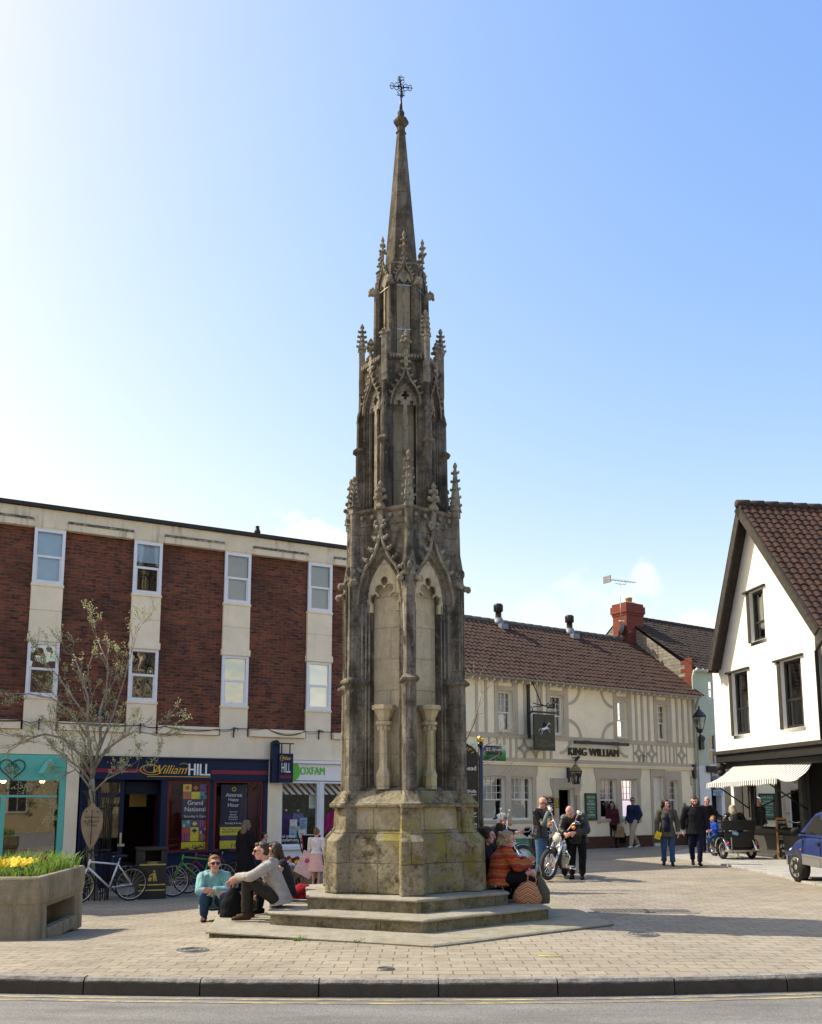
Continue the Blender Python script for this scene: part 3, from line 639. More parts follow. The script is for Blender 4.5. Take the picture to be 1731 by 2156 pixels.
def pinnacle(mb, x, y, z0, zc, zt, w, rows, lean=0.0):   # square shaft, crocketed spirelet
    a = math.atan2(y, x); M0 = mb.M.copy(); mb.M = M0 @ Matrix.Translation((x, y, 0)) @ Matrix.Rotation(a, 4, 'Z')
    if zc > z0: mb.box(-w / 2, w / 2, -w / 2, w / 2, z0, zc)
    mb.loft([[(-w * .68, -w * .68, zc), (w * .68, -w * .68, zc), (w * .68, w * .68, zc), (-w * .68, w * .68, zc)], [(-w * .55, -w * .55, zc + .05), (w * .55, -w * .55, zc + .05), (w * .55, w * .55, zc + .05), (-w * .55, w * .55, zc + .05)],
             [(-.018, -.018, zt - .09), (.018, -.018, zt - .09), (.018, .018, zt - .09), (-.018, .018, zt - .09)]], cap=(True, True))
    for i in range(rows):
        t = (i + .35) / rows; z = zc + .04 + (zt - .12 - zc) * t; q = w * .55 * (1 - t) + .018 * t
        for sx in (-1, 1):
            mb.ell((sx * (q + .016), 0, z), (.038, .028, .020), 6); mb.ell((0, sx * (q + .016), z), (.028, .038, .020), 6)
            mb.ell((sx * (q + .034), 0, z + .008), (.018, .020, .024), 6); mb.ell((0, sx * (q + .038), z + .008), (.020, .018, .024), 6)
    mb.lathe([(.012, zt - .10), (.036, zt - .075), (.038, zt - .045), (.012, zt)], n=6)
    mb.M = M0
APO1 = .80; W1 = .475
zt1 = Z['c1a']
wall = MB(); back = MB(); trac = MB(); carve = MB(); rolls = MB()
cusp_z = Z['sp1']
for k in range(6):
    Mf = facemat(k, 0, APO1)
    wall.M = back.M = trac.M = carve.M = rolls.M = Mf
    o1 = [(.40, 0, .02), (.385, .035, .03), (.345, .045, .05), (.335, .085, .06), (.285, .10, .07), (.245, .19, .085), (.24, .24, .09)]
    niche(wall, back, W1, Z['mo1'] - .02, zt1, o1, Z['sp1'] - .08, Zc(1152, .8))
    wall.add([(-.40, 0, Z['mo1'] - .02), (.40, 0, Z['mo1'] - .02), (.40, 0, Z['mo1'] + .0), (-.40, 0, Z['mo1'])], [(0, 1, 2, 3)])
    wall.add([(-.25, .245, Z['mo1'] + .05), (.25, .245, Z['mo1'] + .05), (.40, -.02, Z['mo1'] - .012), (-.40, -.02, Z['mo1'] - .012)], [(0, 1, 2, 3)])
    # cusped head
    zs, za = Z['sp1'] - .06, Zc(1160, .8)
    def solid(x, z, zs=zs, za=za):
        w = .285; h = za - zs; r = (w * w + h * h) / (2 * w); ins = z < zs and abs(x) < w or (z >= zs and (abs(x) + r - w) ** 2 + (z - zs) ** 2 < r * r)
        if not ins: return False
        for hx, hz_, hr in ((0, .335, .062), (.085, .215, .072), (.0, .135, .085), (.172, .075, .075), (.09, .02, .095)):
            if (abs(x) - hx) ** 2 + (z - zs - hz_) ** 2 < hr * hr: return False
        if z < zs + .02 and abs(x) < .21: return False
        return True
    trac.raster(solid, -.29, .29, zs - .12, za + .01, .095, .15, .0145)
    for rx_, ry_, rr_ in ((.405, -.012, .024), (.352, .03, .017), (.305, .075, .016), (.262, .105, .014)):
        for q in (-1, 1): rolls.tube([(q * rx_, ry_, Z['mo1'] + .01), (q * rx_, ry_, Z['sp1'] - .06)], rr_, 8)
    hood(carve, .405, Z['sp1'] - .08, Zc(1147, .8), Zc(1098, .82), .030, -.04)
    for sx in (-.155, .155, -.34, .34): carve.ell((sx, -.02, Zc(1079, .85)), (.04, .03, .04), 8)
wall.build('shaft_wall', 'stone_upper', cross); back.build('niche_back', 'stone_niche', cross); trac.build('niche_tracery', 'stone_niche', cross); rolls.build('jamb_moulding', 'stone_carved', cross)
# pedestal columns standing in the niches
for k in range(6):
    p = MB(facemat(k, 0, APO1)); z0 = Z['mo1'] + .02; zc = Zc(1530, .8); zk = Zc(1482, .8); o8 = R(22.5)
    c = (0, .09, 0)
    p.lathe([(.115, z0), (.115, z0 + .17), (.125, z0 + .19), (.095, z0 + .26), (.072, z0 + .30), (.066, zc - .06), (.075, zc - .05)], c, 8, o8, smooth=False)
    for a in range(8): p.ell((.085 * math.cos(a * math.pi / 4), .09 + .085 * math.sin(a * math.pi / 4), zc - .005), (.028, .028, .035), 6)
    p.lathe([(.075, zc - .05), (.08, zc + .03), (.125, zc + .05), (.13, zc + .085), (.09, zc + .10), (.095, zc + .125), (.145, zk - .085), (.15, zk - .07), (.185, zk - .06), (.19, zk)], c, 8, o8, smooth=False)
    p.build('niche_column', 'stone_niche', cross)
# buttresses of the lower stage
zst = Z['st1']; zsh = Zc(1205, 1.0); zsp = Zc(1150, 1.0)
for k in range(6):
    b = MB()
    butloft(b, k, 0, .70, [(Z['mo1'] - .02, 1.075, .205), (zst - .05, 1.065, .20)])
    butloft(b, k, 0, .74, [(zst - .06, 1.075, .22), (zst - .035, 1.125, .28), (zst - .005, 1.125, .28), (zst + .05, 1.06, .185)])
    butloft(b, k, 0, .70, [(zst + .04, 1.05, .175), (zsh, 1.045, .17)])
    butloft(b, k, 0, .82, [(zsh - .02, 1.055, .20), (zsh + .18, 1.05, .20), (zsp + .04, 1.02, .12)])
    butloft(b, k, 0, .86, [(zsp - .02, 1.02, .125), (Zc(1062, .95), 1.01, .115)])
    a = hexpt(1, k); s_ = Vector((-a.y, a.x))
    for q in (-1, 1):
        c = a * .985 + s_ * q * .105; b.ell(tuple(c) + (zsh - .01,), (.042, .042, .055), 8); b.ell(tuple(a * 1.03 + s_ * q * .11) + (zsh - .03,), .026, 6)
        b.ell(tuple(a * 1.0 + s_ * q * .10) + (zsh + .10,), (.035, .035, .05), 6)
        g = a * 1.0 + s_ * q * .045
        b.tube([tuple(a * 1.055 + s_ * q * .05) + (zst + .06,), tuple(a * 1.055 + s_ * q * .05) + (zsh - .08,)], .014, 6)
    b.ell(tuple(a * 1.06) + (zsh + .12,), (.04, .04, .07), 8)
    b.build('buttress', 'stone_upper', cross, bevel=.006)
    for q in (-1, 1):
        g = MB(); g.tube([tuple(a * 1.0 + s_ * q * .12) + (zsh - .06,), tuple(a * 1.09 + s_ * q * .16) + (zsh - .08,)], [.05, .045], 8); g.ell(tuple(a * 1.10 + s_ * q * .165) + (zsh - .085,), (.045, .045, .055), 8)
        g.build('carved_head', 'stone_carved', cross)
    pn = MB(); tipy = (942, 942, 942, 942, 942, 981)[k]; rr = .955
    pinnacle(pn, a.x * rr, a.y * rr, Zc(1064, .95), Zc(1050, .95), Zc(tipy, .95), .125, 5)
    pn.build('pinnacle', 'stone_carved', cross)
# cornice of the lower stage
m = MB(); zc0, zc1 = Z['c1a'], Z['c1b']; ap = 1 / math.cos(R(30)); q = APO1 * ap
m.loft([hexring(q - .02, zc0 - .03), hexring(q + .015, zc0 - .02), hexring(q + .015, zc0), hexring(q - .005, zc0 + .01), hexring(q - .005, zc1 - .07), hexring(q + .05, zc1 - .04), hexring(q + .06, zc1 - .012), hexring(q + .0, zc1 + .02), hexring(q - .17, zc1 + .07)], cap=(True, True))
m.build('cornice', 'stone_upper', cross)
for k in range(6):
    carve.M = facemat(k, 0, APO1)
    # finial of the hood rising through the cornice
    carve.box(-.042, .042, -.06, 0, Zc(1100, .82), Zc(1052, .85)); carve.lathe([(.085, zc1 - .03), (.095, zc1 + .0), (.045, zc1 + .07)], (0, -.05, 0), 6, smooth=False)
    for q in (-1, 1): carve.ell((q * .07, -.05, Zc(1094, .82)), (.05, .04, .035), 6)
    finial(carve, 0, -.055, zc1 + .02, Zc(1012, .85) - zc1, .07)
carve.M = Matrix(); carve.build('carved_hood', 'stone_carved', cross)
# --- second stage: turned by half a face, traceried two-light windows
PH2 = 30
V2, APO2, W2 = .685, .595, .335
zb2, zt2 = Z['c1b'] - .0, Zc(748, .6)
wall = MB(); back = MB(); trac = MB(); carve = MB()
zs2, za2 = Zc(850, .6), Zc(792, .6)
for k in range(6):
    Mf = facemat(k, PH2, APO2); wall.M = back.M = trac.M = carve.M = Mf
    niche(wall, back, W2, zb2, zt2, [(.235, 0, .08), (.225, .03, .09), (.20, .04, .10), (.19, .10, .11), (.185, .30, .12)], zs2, za2)
    def solid(x, z):
        w = .195; zs, za = zs2, za2 - .015; h = za - zs; r = (w * w + h * h) / (2 * w)
        if not (z < zs and abs(x) < w or (z >= zs and (abs(x) + r - w) ** 2 + (z - zs) ** 2 < r * r)): return False
        if abs(x) < .020 and z < zs + .1: return True
        qx, qz = abs(x), abs(z - (zs + .185))
        if (qx - .038) ** 2 + qz ** 2 < .028 ** 2 or qx ** 2 + (qz - .045) ** 2 < .030 ** 2 or (qx < .025 and qz < .03): return False
        lx = abs(x) - .105; lz = z - (zs + .005)
        if lx * lx + (lz - .07) ** 2 < .030 ** 2 or (abs(lx) < .018 and 0 < lz < .07): return False
        if (abs(lx) - .045) ** 2 + (lz - .0) ** 2 < .034 ** 2 and lz > -.02: return False
        if lz < .0: return abs(lx) > .072
        return True
    trac.raster(solid, -.20, .20, zb2 + .10, zs2 - .05, .06, .11, .02)
    trac.raster(solid, -.20, .20, zs2 - .05, za2 + .0, .055, .11, .0095)
    hood(carve, .245, zs2, za2 + .02, Zc(757, .6), .017)
    for q in (-1, 1): carve.ell((q * .06, -.035, Zc(760, .6)), (.045, .035, .03), 6)
    carve.box(-.03, .03, -.06, 0, Zc(770, .6), Zc(728, .6)); carve.box(-.042, .042, -.07, .0, Zc(733, .6), Zc(731, .6)); finial(carve, 0, -.045, Zc(730, .6), Zc(697, .6) - Zc(730, .6), .055)
wall.build('shaft_wall', 'stone_dark', cross); back.build('window_back', 'stone_niche', cross); trac.build('window_tracery', 'stone_carved', cross)
z2a, z2b = Zc(920, .75), Zc(941, .75)
for k in range(6):
    b = MB()
    butloft(b, k, PH2, .56, [(zb2 - .02, .78, .125), (z2a, .775, .12)])
    butloft(b, k, PH2, .56, [(z2a - .015, .785, .135), (z2a + .015, .825, .18), (z2a + .04, .825, .18), (z2a + .09, .77, .115)])
    butloft(b, k, PH2, .56, [(z2a + .08, .765, .11), (Zc(838, .75), .76, .11), (Zc(826, .75), .735, .10)])
    butloft(b, k, PH2, .56, [(Zc(830, .75), .735, .10), (Zc(728, .75), .715, .09)])
    a = hexpt(1, k, PH2); s_ = Vector((-a.y, a.x))
    for q in (-1, 1): b.ell(tuple(a * .74 + s_ * q * .055) + (Zc(848, .75),), (.03, .03, .05), 6)
    b.build('buttress', 'stone_dark', cross, bevel=.005)
    pn = MB(); rr = .68; pinnacle(pn, a.x * rr, a.y * rr, Zc(800, .6), Zc(703, .6), Zc(688 if k == 5 else 645, .6), .10, 4)
    pn.build('pinnacle', 'stone_carved', cross)
m = MB(); q = APO2 * ap
m.loft([hexring(q - .01, zt2 - .06, PH2), hexring(q + .03, zt2 - .05, PH2), hexring(q + .045, zt2 - .02, PH2), hexring(q + .04, zt2 + .0, PH2), hexring(q - .06, zt2 + .06, PH2), hexring(.44, zt2 + .12, PH2)], cap=(True, True)); m.build('cornice', 'stone_dark', cross)
for k in range(6):
    carve.M = facemat(k, PH2, APO2)
    for i in range(-5, 6): carve.box(i * .05 - .014, i * .05 + .014, -.055, -.01, zt2 - .03, zt2 + .035)
carve.M = Matrix(); carve.build('carved_hood', 'stone_carved', cross)
# --- third stage: slender lantern
V3, APO3, W3 = .405, .378, .216
zb3, zt3 = zt2 + .02, Zc(548, .4)
wall = MB(); back = MB(); trac = MB(); carve = MB(); ties = MB()
zs3, za3 = Zc(590, .4), Zc(560, .4)
for k in range(6):
    Mf = facemat(k, PH2, APO3); wall.M = back.M = trac.M = carve.M = ties.M = Mf
    niche(wall, back, W3, zb3, zt3, [(.135, 0, .05), (.125, .02, .06), (.12, .11, .07)], zs3, za3)
    def solid3(x, z):
        if abs(x) < .018: return True
        lx = abs(x) - .07; lz = z - zs3
        if abs(x) > .128: return False
        return lz > .05 - abs(lx) * .8 and not (lx * lx + (lz - .05) ** 2 < .016 ** 2)
    trac.raster(solid3, -.13, .13, zb3 + .06, zs3, .015, .05, .018); trac.raster(solid3, -.13, .13, zs3, za3 - .015, .015, .05, .0095)
    hood(carve, .15, zs3 + .02, za3 + .02, Zc(530, .4), .013, -.015)
    gz_ = Zc(545, .4)
    for sx in (-.07, 0, .07): carve.box(sx - .006, sx + .006, -.012, .01, za3 - .02, gz_ + .05 - abs(sx) * .9)
    finial(carve, 0, -.02, Zc(532, .4), Zc(487, .4) - Zc(532, .4), .045)
    for zz_ in (Zc(597, .4), Zc(690, .4)): ties.box(-.12, .12, .0, .006, zz_, zz_ + .01)
wall.build('lantern_wall', 'stone_dark', cross); back.build('lantern_back', 'stone_niche', cross); trac.build('window_tracery', 'stone_carved', cross); ties.build('metal_tie', 'steel', cross)
for k in range(6):
    a = hexpt(1, k, PH2); s_ = Vector((-a.y, a.x)); b = MB()
    butloft(b, k, PH2, .30, [(zb3 - .02, .49, .10), (Zc(600, .4), .475, .09), (Zc(570, .4), .455, .08)]); b.build('buttress', 'stone_dark', cross, bevel=.004)
    g = MB(); zg = Zc(588, .45)
    g.tube([tuple(a * .40) + (zg,), tuple(a * .47) + (zg + .01,), tuple(a * .53) + (zg - .01,)], [.06, .062, .05], 8); g.ell(tuple(a * .53) + (zg + .02,), (.05, .05, .055), 8); g.ell(tuple(a * .555) + (zg - .035,), (.032, .032, .03), 6)
    for q in (-1, 1): g.ell(tuple(a * .50 + s_ * q * .035) + (zg + .06,), (.02, .02, .028), 6)
    g.build('gargoyle', 'stone_carved', cross)
carve.M = Matrix(); carve.build('carved_hood', 'stone_carved', cross)
m = MB(); q = APO3 * ap; m.loft([hexring(q - .0, zt3 - .02, PH2), hexring(q + .02, zt3, PH2), hexring(.30, zt3 + .06, PH2)], cap=(True, True)); m.build('cornice', 'stone_carved', cross)
# --- spire, cap and iron cross
zs_, zsp_ = Zc(552, .3), Zc(272, .1)
m = MB(); m.loft([hexring(.285, zs_, PH2), hexring(.272, zs_ + .3, PH2), hexring(.078, zsp_, PH2)], cap=(True, True)); m.build('spire', 'stone_spire', cross, bevel=.008)
m = MB(); z0 = zsp_ - .02
m.lathe([(.075, z0), (.098, z0 + .02), (.09, z0 + .04), (.072, z0 + .06), (.075, z0 + .13), (.135, z0 + .20), (.14, z0 + .24), (.10, z0 + .255), (.062, z0 + .27), (.055, z0 + .31), (.06, z0 + .36), (.064, z0 + .40), (.035, z0 + .44)], n=6, ph=0, smooth=False); m.build('spire_cap', 'stone_spire', cross)
m = MB(); zp0, zp1, zx, ztop = z0 + .42, Zc(204, 0), Zc(183.5, 0), Zc(158, 0)
m.tube([(0, 0, zp0), (0, 0, zp1)], [.032, .016], 8); m.ell((0, 0, zp1), .022, 8); m.tube([(0, 0, zp1), (0, 0, ztop)], [.012, .006], 6)
for dirv in ((.95, -.1, -.10), (.25, .9, -.05)):
    d = Vector(dirv); d = d / math.hypot(d.x, d.y) * .215
    for s_ in (-1, 1):
        e = d * s_; m.tube([(0, 0, zx), (e.x, e.y, zx + e.z)], [.012, .006], 6)
        for t, rr in ((.82, .028), (.45, .034)):
            for up in (-1, 1):
                c = Vector((e.x * t, e.y * t, zx + e.z * t)); u_ = Vector((e.x, e.y, 0)).normalized(); P_ = []
                for i in range(9):
                    an = -.5 + i / 8 * 4.4; P_.append(c + u_ * (math.cos(an) * rr - rr * .5) + Vector((0, 0, up * (math.sin(an) * rr + rr * .9))))
                m.tube(P_, .0065, 5)
m.torus((0, 0, zx), .045, .008, 20, 6, (0.2, 1, 0))
for t, rr in ((.72, .026), (.45, .026), (-.45, .028)):
    for s_ in (-1, 1):
        P_ = [Vector((s_ * (.008 + rr * .9 + math.cos(2.6 - i / 8 * 4.4) * rr), 0, zx + (ztop - zx) * t + math.sin(2.6 - i / 8 * 4.4) * rr)) for i in range(9)]; m.tube(P_, .0065, 5)
m.box(-.07, .07, -.006, .006, zx - (ztop - zx) * .72, zx - (ztop - zx) * .72 + .012)
m.build('iron_cross', 'black_iron', cross)
# ---------------------------------------------------------------- building helpers
def holed(mb, u0, u1, z0, z1, holes, y, depth):   # wall face with rectangular openings and their reveals
    us = sorted({u0, u1} | {h[i] for h in holes for i in (0, 1)}); zs = sorted({z0, z1} | {h[i] for h in holes for i in (2, 3)})
    for a, b in zip(us, us[1:]):
        for c, d in zip(zs, zs[1:]):
            mu, mz = (a + b) / 2, (c + d) / 2
            if a < u0 - 1e-6 or b > u1 + 1e-6 or c < z0 - 1e-6 or d > z1 + 1e-6: continue
            if any(h[0] < mu < h[1] and h[2] < mz < h[3] for h in holes): continue
            mb.add([(a, y, c), (b, y, c), (b, y, d), (a, y, d)], [(0, 1, 2, 3)])
    for a, b, c, d in holes:
        e = y + depth
        mb.add([(a, y, c), (b, y, c), (b, y, d), (a, y, d), (a, e, c), (b, e, c), (b, e, d), (a, e, d)], [(0, 1, 5, 4), (1, 2, 6, 5), (2, 3, 7, 6), (3, 0, 4, 7)])
    e = y + depth
    mb.add([(u0, y, z0), (u0, e, z0), (u0, e, z1), (u0, y, z1), (u1, y, z0), (u1, e, z0), (u1, e, z1), (u1, y, z1)], [(0, 1, 2, 3), (4, 7, 6, 5), (0, 4, 5, 1), (3, 2, 6, 7)])
def sash(par, u0, u1, z0, z1, y, mat='white_frame', fw=.055, bars=None, lowbars=None, mid=.5, back='interior', backs=None, gl='glass', sill=None, name='window'):
    """sash window: frame with panes and a blind or dark room behind as sub-parts"""
    m = MB(); zm = z0 + (z1 - z0) * mid
    m.box(u0, u0 + fw, y - .03, y + .05, z0, z1); m.box(u1 - fw, u1, y - .03, y + .05, z0, z1)
    m.box(u0 + fw, u1 - fw, y - .028, y + .05, z1 - fw, z1); m.box(u0 + fw, u1 - fw, y - .034, y + .05, z0, z0 + fw * 1.2)
    m.box(u0 + fw, u1 - fw, y - .01, y + .04, zm - fw * .4, zm + fw * .4)
    m.box(u0 + fw, u0 + fw + fw * .5, y, y + .04, z0 + fw * 1.2, zm - fw * .4); m.box(u1 - fw - fw * .5, u1 - fw, y, y + .04, z0 + fw * 1.2, zm - fw * .4)
    def grid(c, r, a, b):
        bw = fw * .30
        for i in range(1, c): x = u0 + fw + (u1 - u0 - 2 * fw) * i / c; m.box(x - bw / 2, x + bw / 2, y + .002, y + .03, a, b)
        for j in range(1, r): z = a + (b - a) * j / r; m.box(u0 + fw, u1 - fw, y + .004, y + .028, z - bw / 2, z + bw / 2)
    if bars: grid(bars[0], bars[1], zm, z1 - fw)
    if lowbars: grid(lowbars[0], lowbars[1], z0 + fw, zm)
    o = m.build(name, mat, par)
    g = MB(); g.add([(u0 + fw, y + .018, z0 + fw), (u1 - fw, y + .018, z0 + fw), (u1 - fw, y + .018, z1 - fw), (u0 + fw, y + .018, z1 - fw)], [(0, 1, 2, 3)]); g.build('pane', gl, o)
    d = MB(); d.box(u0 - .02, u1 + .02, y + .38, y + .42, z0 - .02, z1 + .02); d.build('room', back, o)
    for (a, b, c, e, mt) in backs or []:                # blinds and curtains as fractions of the opening
        q = MB(); A_, B_ = u0 + fw + (u1 - u0 - 2 * fw) * a, u0 + fw + (u1 - u0 - 2 * fw) * b; C_, D_ = z0 + (z1 - z0) * c, z0 + (z1 - z0) * e
        if mt == 'curtain':
            n = 12; q.add([(A_ + (B_ - A_) * i / n, y + .13 + .025 * (i % 2), zz_) for i in range(n + 1) for zz_ in (C_, D_)], [(2 * i, 2 * i + 1, 2 * i + 3, 2 * i + 2) for i in range(n)], True)
        else: q.box(A_, B_, y + .10, y + .108, C_, D_)
        q.build('curtain' if mt == 'curtain' else 'blind', mt, o)
    if sill:
        s_ = MB(); s_.box(u0 - .06, u1 + .06, y - sill[0], y + .02, z0 - sill[1], z0 - .002); s_.build('sill', sill[2], o, bevel=.006)
    return o
def tiled(mb, P0, A, D, pa, rows, amp=.03, step=.022, seed=1):   # pantile slope: P0 top corner, A along the ridge, D down the slope
    rk = random.Random(seed); A, D, P0 = Vector(A), Vector(D), Vector(P0); la, ld = A.length, D.length; a, d = A / la, D / ld; n = a.cross(d); n = n if n.z > 0 else -n
    na = int(la / pa); S = 5; prof = [0, .75, 1.0, .55, .05]
    for j in range(rows):
        vs = []; jit = [(rk.uniform(-.007, .007), rk.uniform(-.012, .012)) for _ in range(na + 1)]
        for e in (0, 1):
            for i in range(na * S + 1):
                h = prof[i % S] * amp + (step if e else .0) + jit[i // S][0]; dd = (j + e * 1.06) / rows * ld + (jit[i // S][1] if e else 0)
                vs.append(P0 + a * (i / (na * S) * la) + d * min(dd, ld * 1.01) + n * h)
        k = na * S + 1
        low = [v - n * (step + .012) for v in vs[k:]]
        mb.add(vs + low, [(i, i + 1, k + i + 1, k + i) for i in range(k - 1)] + [(k + i, k + i + 1, 2 * k + i + 1, 2 * k + i) for i in range(k - 1)])
def fthing(F, name, label, cat, u, y, z, group=None):
    return thing(name, label, cat, F.w(u, y, z), F.rz, group)
def hook_bracket(par, u, z, y=-.05):
    m = MB(); m.box(u - .012, u + .012, y - .03, y, z - .14, z + .12); m.tube([(u + .02 * math.sin(i), y - .05 - .012 * i, z + .08 - .02 * i) for i in range(5)], .008, 5)
    m.tube([(u, y - .03, z + .09), (u + .05, y - .10, z + .10), (u + .09, y - .13, z + .05), (u + .06, y - .13, z + .02)], .009, 5); m.build('hook', 'black_iron', par)
# ================================================================ brick building on the left
P1, P2 = Vector((-9.56, 20.2)), Vector((-1.80, 24.15)); dd_ = (P2 - P1).normalized()
FB = Face(P1 - dd_ * 4.0, P2 + dd_ * 1.9)
bb = thing('brick_building', 'long three-storey red brick building with cream parapet and white sash windows over shops', 'building', (FB.A.x, FB.A.y, 0), FB.rz)
U0, U1 = 0.0, FB.L
zroof = FB.z(300, 1094); zpb = FB.z(107, 1114, -.1); zbr = FB.z(336, 1528); ztopb = FB.z(400, 1153)
zband = FB.z(560, 1599, -.12); zfas = FB.z(560, 1644, -.14); zg = -.42
cols = []
for (a, b, c, d) in ((72.5, 1130, 140, 1130), (282, 1150, 343, 1150), (475, 1170, 530.5, 1170), (650, 1195, 700.5, 1195)):
    cols.append((FB.u(a, b, -.1), FB.u(c, d, -.1)))
pitch = (cols[3][0] - cols[0][0]) / 3; wcol = cols[1][1] - cols[1][0]
cols = [(cols[0][0] + pitch * k, cols[0][0] + pitch * k + wcol) for k in range(-2, 5)]
print('brick cols', cols, 'pitch', pitch, 'zroof', zroof, zbr, zband, zfas)
rows_z = [(FB.z(321, 1477.7, -.1), FB.z(300, 1366, -.1)), (FB.z(321, 1252, -.1), FB.z(312, 1141, -.1))]
edges = [U0] + [x for c in cols for x in c] + [U1]
core = MB(); core.box(U0, U1, .5, 9.0, zfas + .05, zroof - .25); core.box(U0, U1, 3.2, 9.0, zg, zfas + .05); core.box(U0 - .01, U0 + .4, -.02, .5, zg, zroof - .25); core.box(U1 - .4, U1 + .01, .0, 3.2, zg, zfas)
core.build('inner_wall', 'cream', bb)
for i in range(0, len(edges), 2):
    a, b = edges[i], edges[i + 1]
    if b - a < .05: continue
    m = MB(); m.box(a, b, 0, .49, zbr, ztopb); m.build('brick_panel', 'brick', bb)
    m = MB(); m.box(a + .04, b - .04, -.17, .0, ztopb - .005, ztopb + .16); m.build('ledge', 'cream_parapet', bb, bevel=.01)
    m = MB(); m.prism([(-.19, ztopb + .155), (0.0, ztopb + .155), (0.0, ztopb + .30), (-.04, ztopb + .28), (-.18, ztopb + .19)], a + .03, b - .03, 'x'); m.build('lichen_slope', 'lichen', bb)
    m = MB(); m.box(a + .05, b - .05, -.20, 0, zbr - .20, zbr - .002); m.build('sill_course', 'cream', bb, bevel=.01)
    if i in (6,): 
        v = MB(); zz_ = FB.z(393, 1506); v.box((a + b) / 2 + .05, (a + b) / 2 + .32, -.012, .01, zz_ - .1, zz_ + .08); v.build('air_vent', 'black_iron', bb)
blinds = {(2, 1): 'blind_blue', (3, 1): 'blind_blue', (4, 1): 'blind_grey', (5, 1): 'blind_grey', (5, 0): 'blind', (4, 0): None, (3, 0): None, (2, 0): None}
for ci, (a, b) in enumerate(cols):
    zs_ = [zbr - .25] + [q for r_ in rows_z for q in r_] + [zpb + .03]
    for j in range(0, 6, 2):
        c, d = zs_[j], zs_[j + 1]
        if j == 2:
            h_ = (d - c) / 2 + c + .05
            m = MB(); m.box(a, b, -.1, .45, c + .17, h_ - .006); m.box(a, b, -.1, .45, h_ + .006, d - .03); m.box(a + .01, b - .01, -.085, .4, h_ - .01, h_ + .01); m.box(a - .02, b + .02, -.15, .4, c, c + .165); m.box(a - .015, b + .015, -.125, .4, d - .06, d); m.build('spandrel', 'cream', bb, bevel=.006)
        elif j == 0: m = MB(); m.box(a, b, -.1, .45, c, d - .04); m.box(a - .015, b + .015, -.125, .4, d - .06, d); m.build('spandrel', 'cream', bb, bevel=.006)
        else: m = MB(); m.box(a, b, -.1, .45, c, d + .1); m.build('spandrel', 'cream_parapet', bb)
    for ri, (c, d) in enumerate(rows_z):
        bl = blinds.get((ci, ri), 'blind'); bk = None
        if bl: bk = [(0, 1, 0 if (ci, ri) != (3, 1) else .62, 1, bl)]
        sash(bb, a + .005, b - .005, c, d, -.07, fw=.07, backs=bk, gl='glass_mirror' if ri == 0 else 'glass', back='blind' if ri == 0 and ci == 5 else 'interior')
m = MB(); m.box(U0 - .1, U1 + .02, -.11, .5, zpb + .02, zroof - .09); m.build('parapet', 'cream_parapet', bb, bevel=.015)
m = MB(); m.box(U0 - .15, U1 + .05, -.2, .7, zroof - .085, zroof); m.box(U0, U1, .7, 9, zroof - .3, zroof - .2); m.build('roof', 'black_timber', bb)
uv, zv = FB.uz(543, 1128, .5); uv2, zv2 = FB.uz(544, 1107, .5)
m = MB(); m.lathe([(.055, zroof - .1), (.055, zv + .02), (.085, zv + .03), (.06, zv + .06), (.085, zv + .09), (.09, zv + .12), (.06, zv + .19), (.045, zv2 - .03), (.06, zv2 - .02), (.05, zv2)], (uv, .55, 0), 14); m.build('roof_vent', 'black_iron', bb)
m = MB(); m.box(U0, U1, -.115, .3, zband, zbr - .205); m.build('rendered_band', 'cream', bb, bevel=.01)
for px, py in ((82, 1524), (295, 1533), (492, 1541), (671, 1546)):
    u_, z_ = FB.uz(px, py, -.12); hook_bracket(bb, u_, z_, -.115)
# cables slung along the band
cab = fthing(FB, 'cable', 'thin black cable slung along the cream band under the brick panels', 'cable', 0, 0, 0); m = MB()
def droop(pts, sag, y, r=.009):
    out = []
    for (a, b), s_ in zip(zip(pts, pts[1:]), sag):
        for i in range(8): t_ = i / 8; out.append((a[0] + (b[0] - a[0]) * t_, y, a[1] + (b[1] - a[1]) * t_ - s_ * 4 * t_ * (1 - t_)))
    out.append((pts[-1][0], y, pts[-1][1])); m.tube(out, r, 5)
cp = [FB.uz(*p, -.14) for p in ((-60, 1512), (45, 1517), (82, 1517), (180, 1524), (296, 1527), (345, 1529), (455, 1536), (492, 1534), (560, 1533), (640, 1540), (671, 1540), (720, 1541))]
droop(cp, (.02, .05, .03, .02, .06, .08, .03, .01, .15, .02, .02), -.215); droop([(a, b - .015) for a, b in cp], (.03, .12, .01, .03, .03, .03, .05, .03, .10, .06, .01), -.215, .006)
m.build('cord', 'black_rubber', cab)
# ---- betting shop
YS = -.13
def Ub(px, py=1640, y=YS): return FB.u(px, py, y)
zsill = FB.z(400, 1797, YS)
u0, u1 = Ub(171.5, 1620), Ub(564.5, 1620)
m = MB(); m.box(u0, u1, YS - .03, .3, zfas, zband - .004); m.box(u0 - .005, u1 + .005, YS - .07, .28, zband - .05, zband - .006); m.box(u0, u1, YS - .05, .28, zfas - .01, zfas + .05); fa = m.build('shop_fascia', 'navy_paint', bb, bevel=.005)
zs1, zs2 = FB.z(500, 1630, YS - .03), FB.z(500, 1622, YS - .03)
s_ = MB(); ua, ub = Ub(306), Ub(444)
for (a, b) in ((u0 + .02, ua), (ub, u1 - .02)):
    for k in range(3): s_.box(a, b, YS - .036, YS - .028, zs1 + (zs2 - zs1) * k / 3, zs1 + (zs2 - zs1) * (k + .75) / 3)
s_.build('red_stripe', 'red_stripe', fa)
g_ = MB(); zt_ = FB.z(340, 1631, YS - .03); uW, uX = Ub(318), Ub(394); hh = FB.z(340, 1611, YS) - zt_
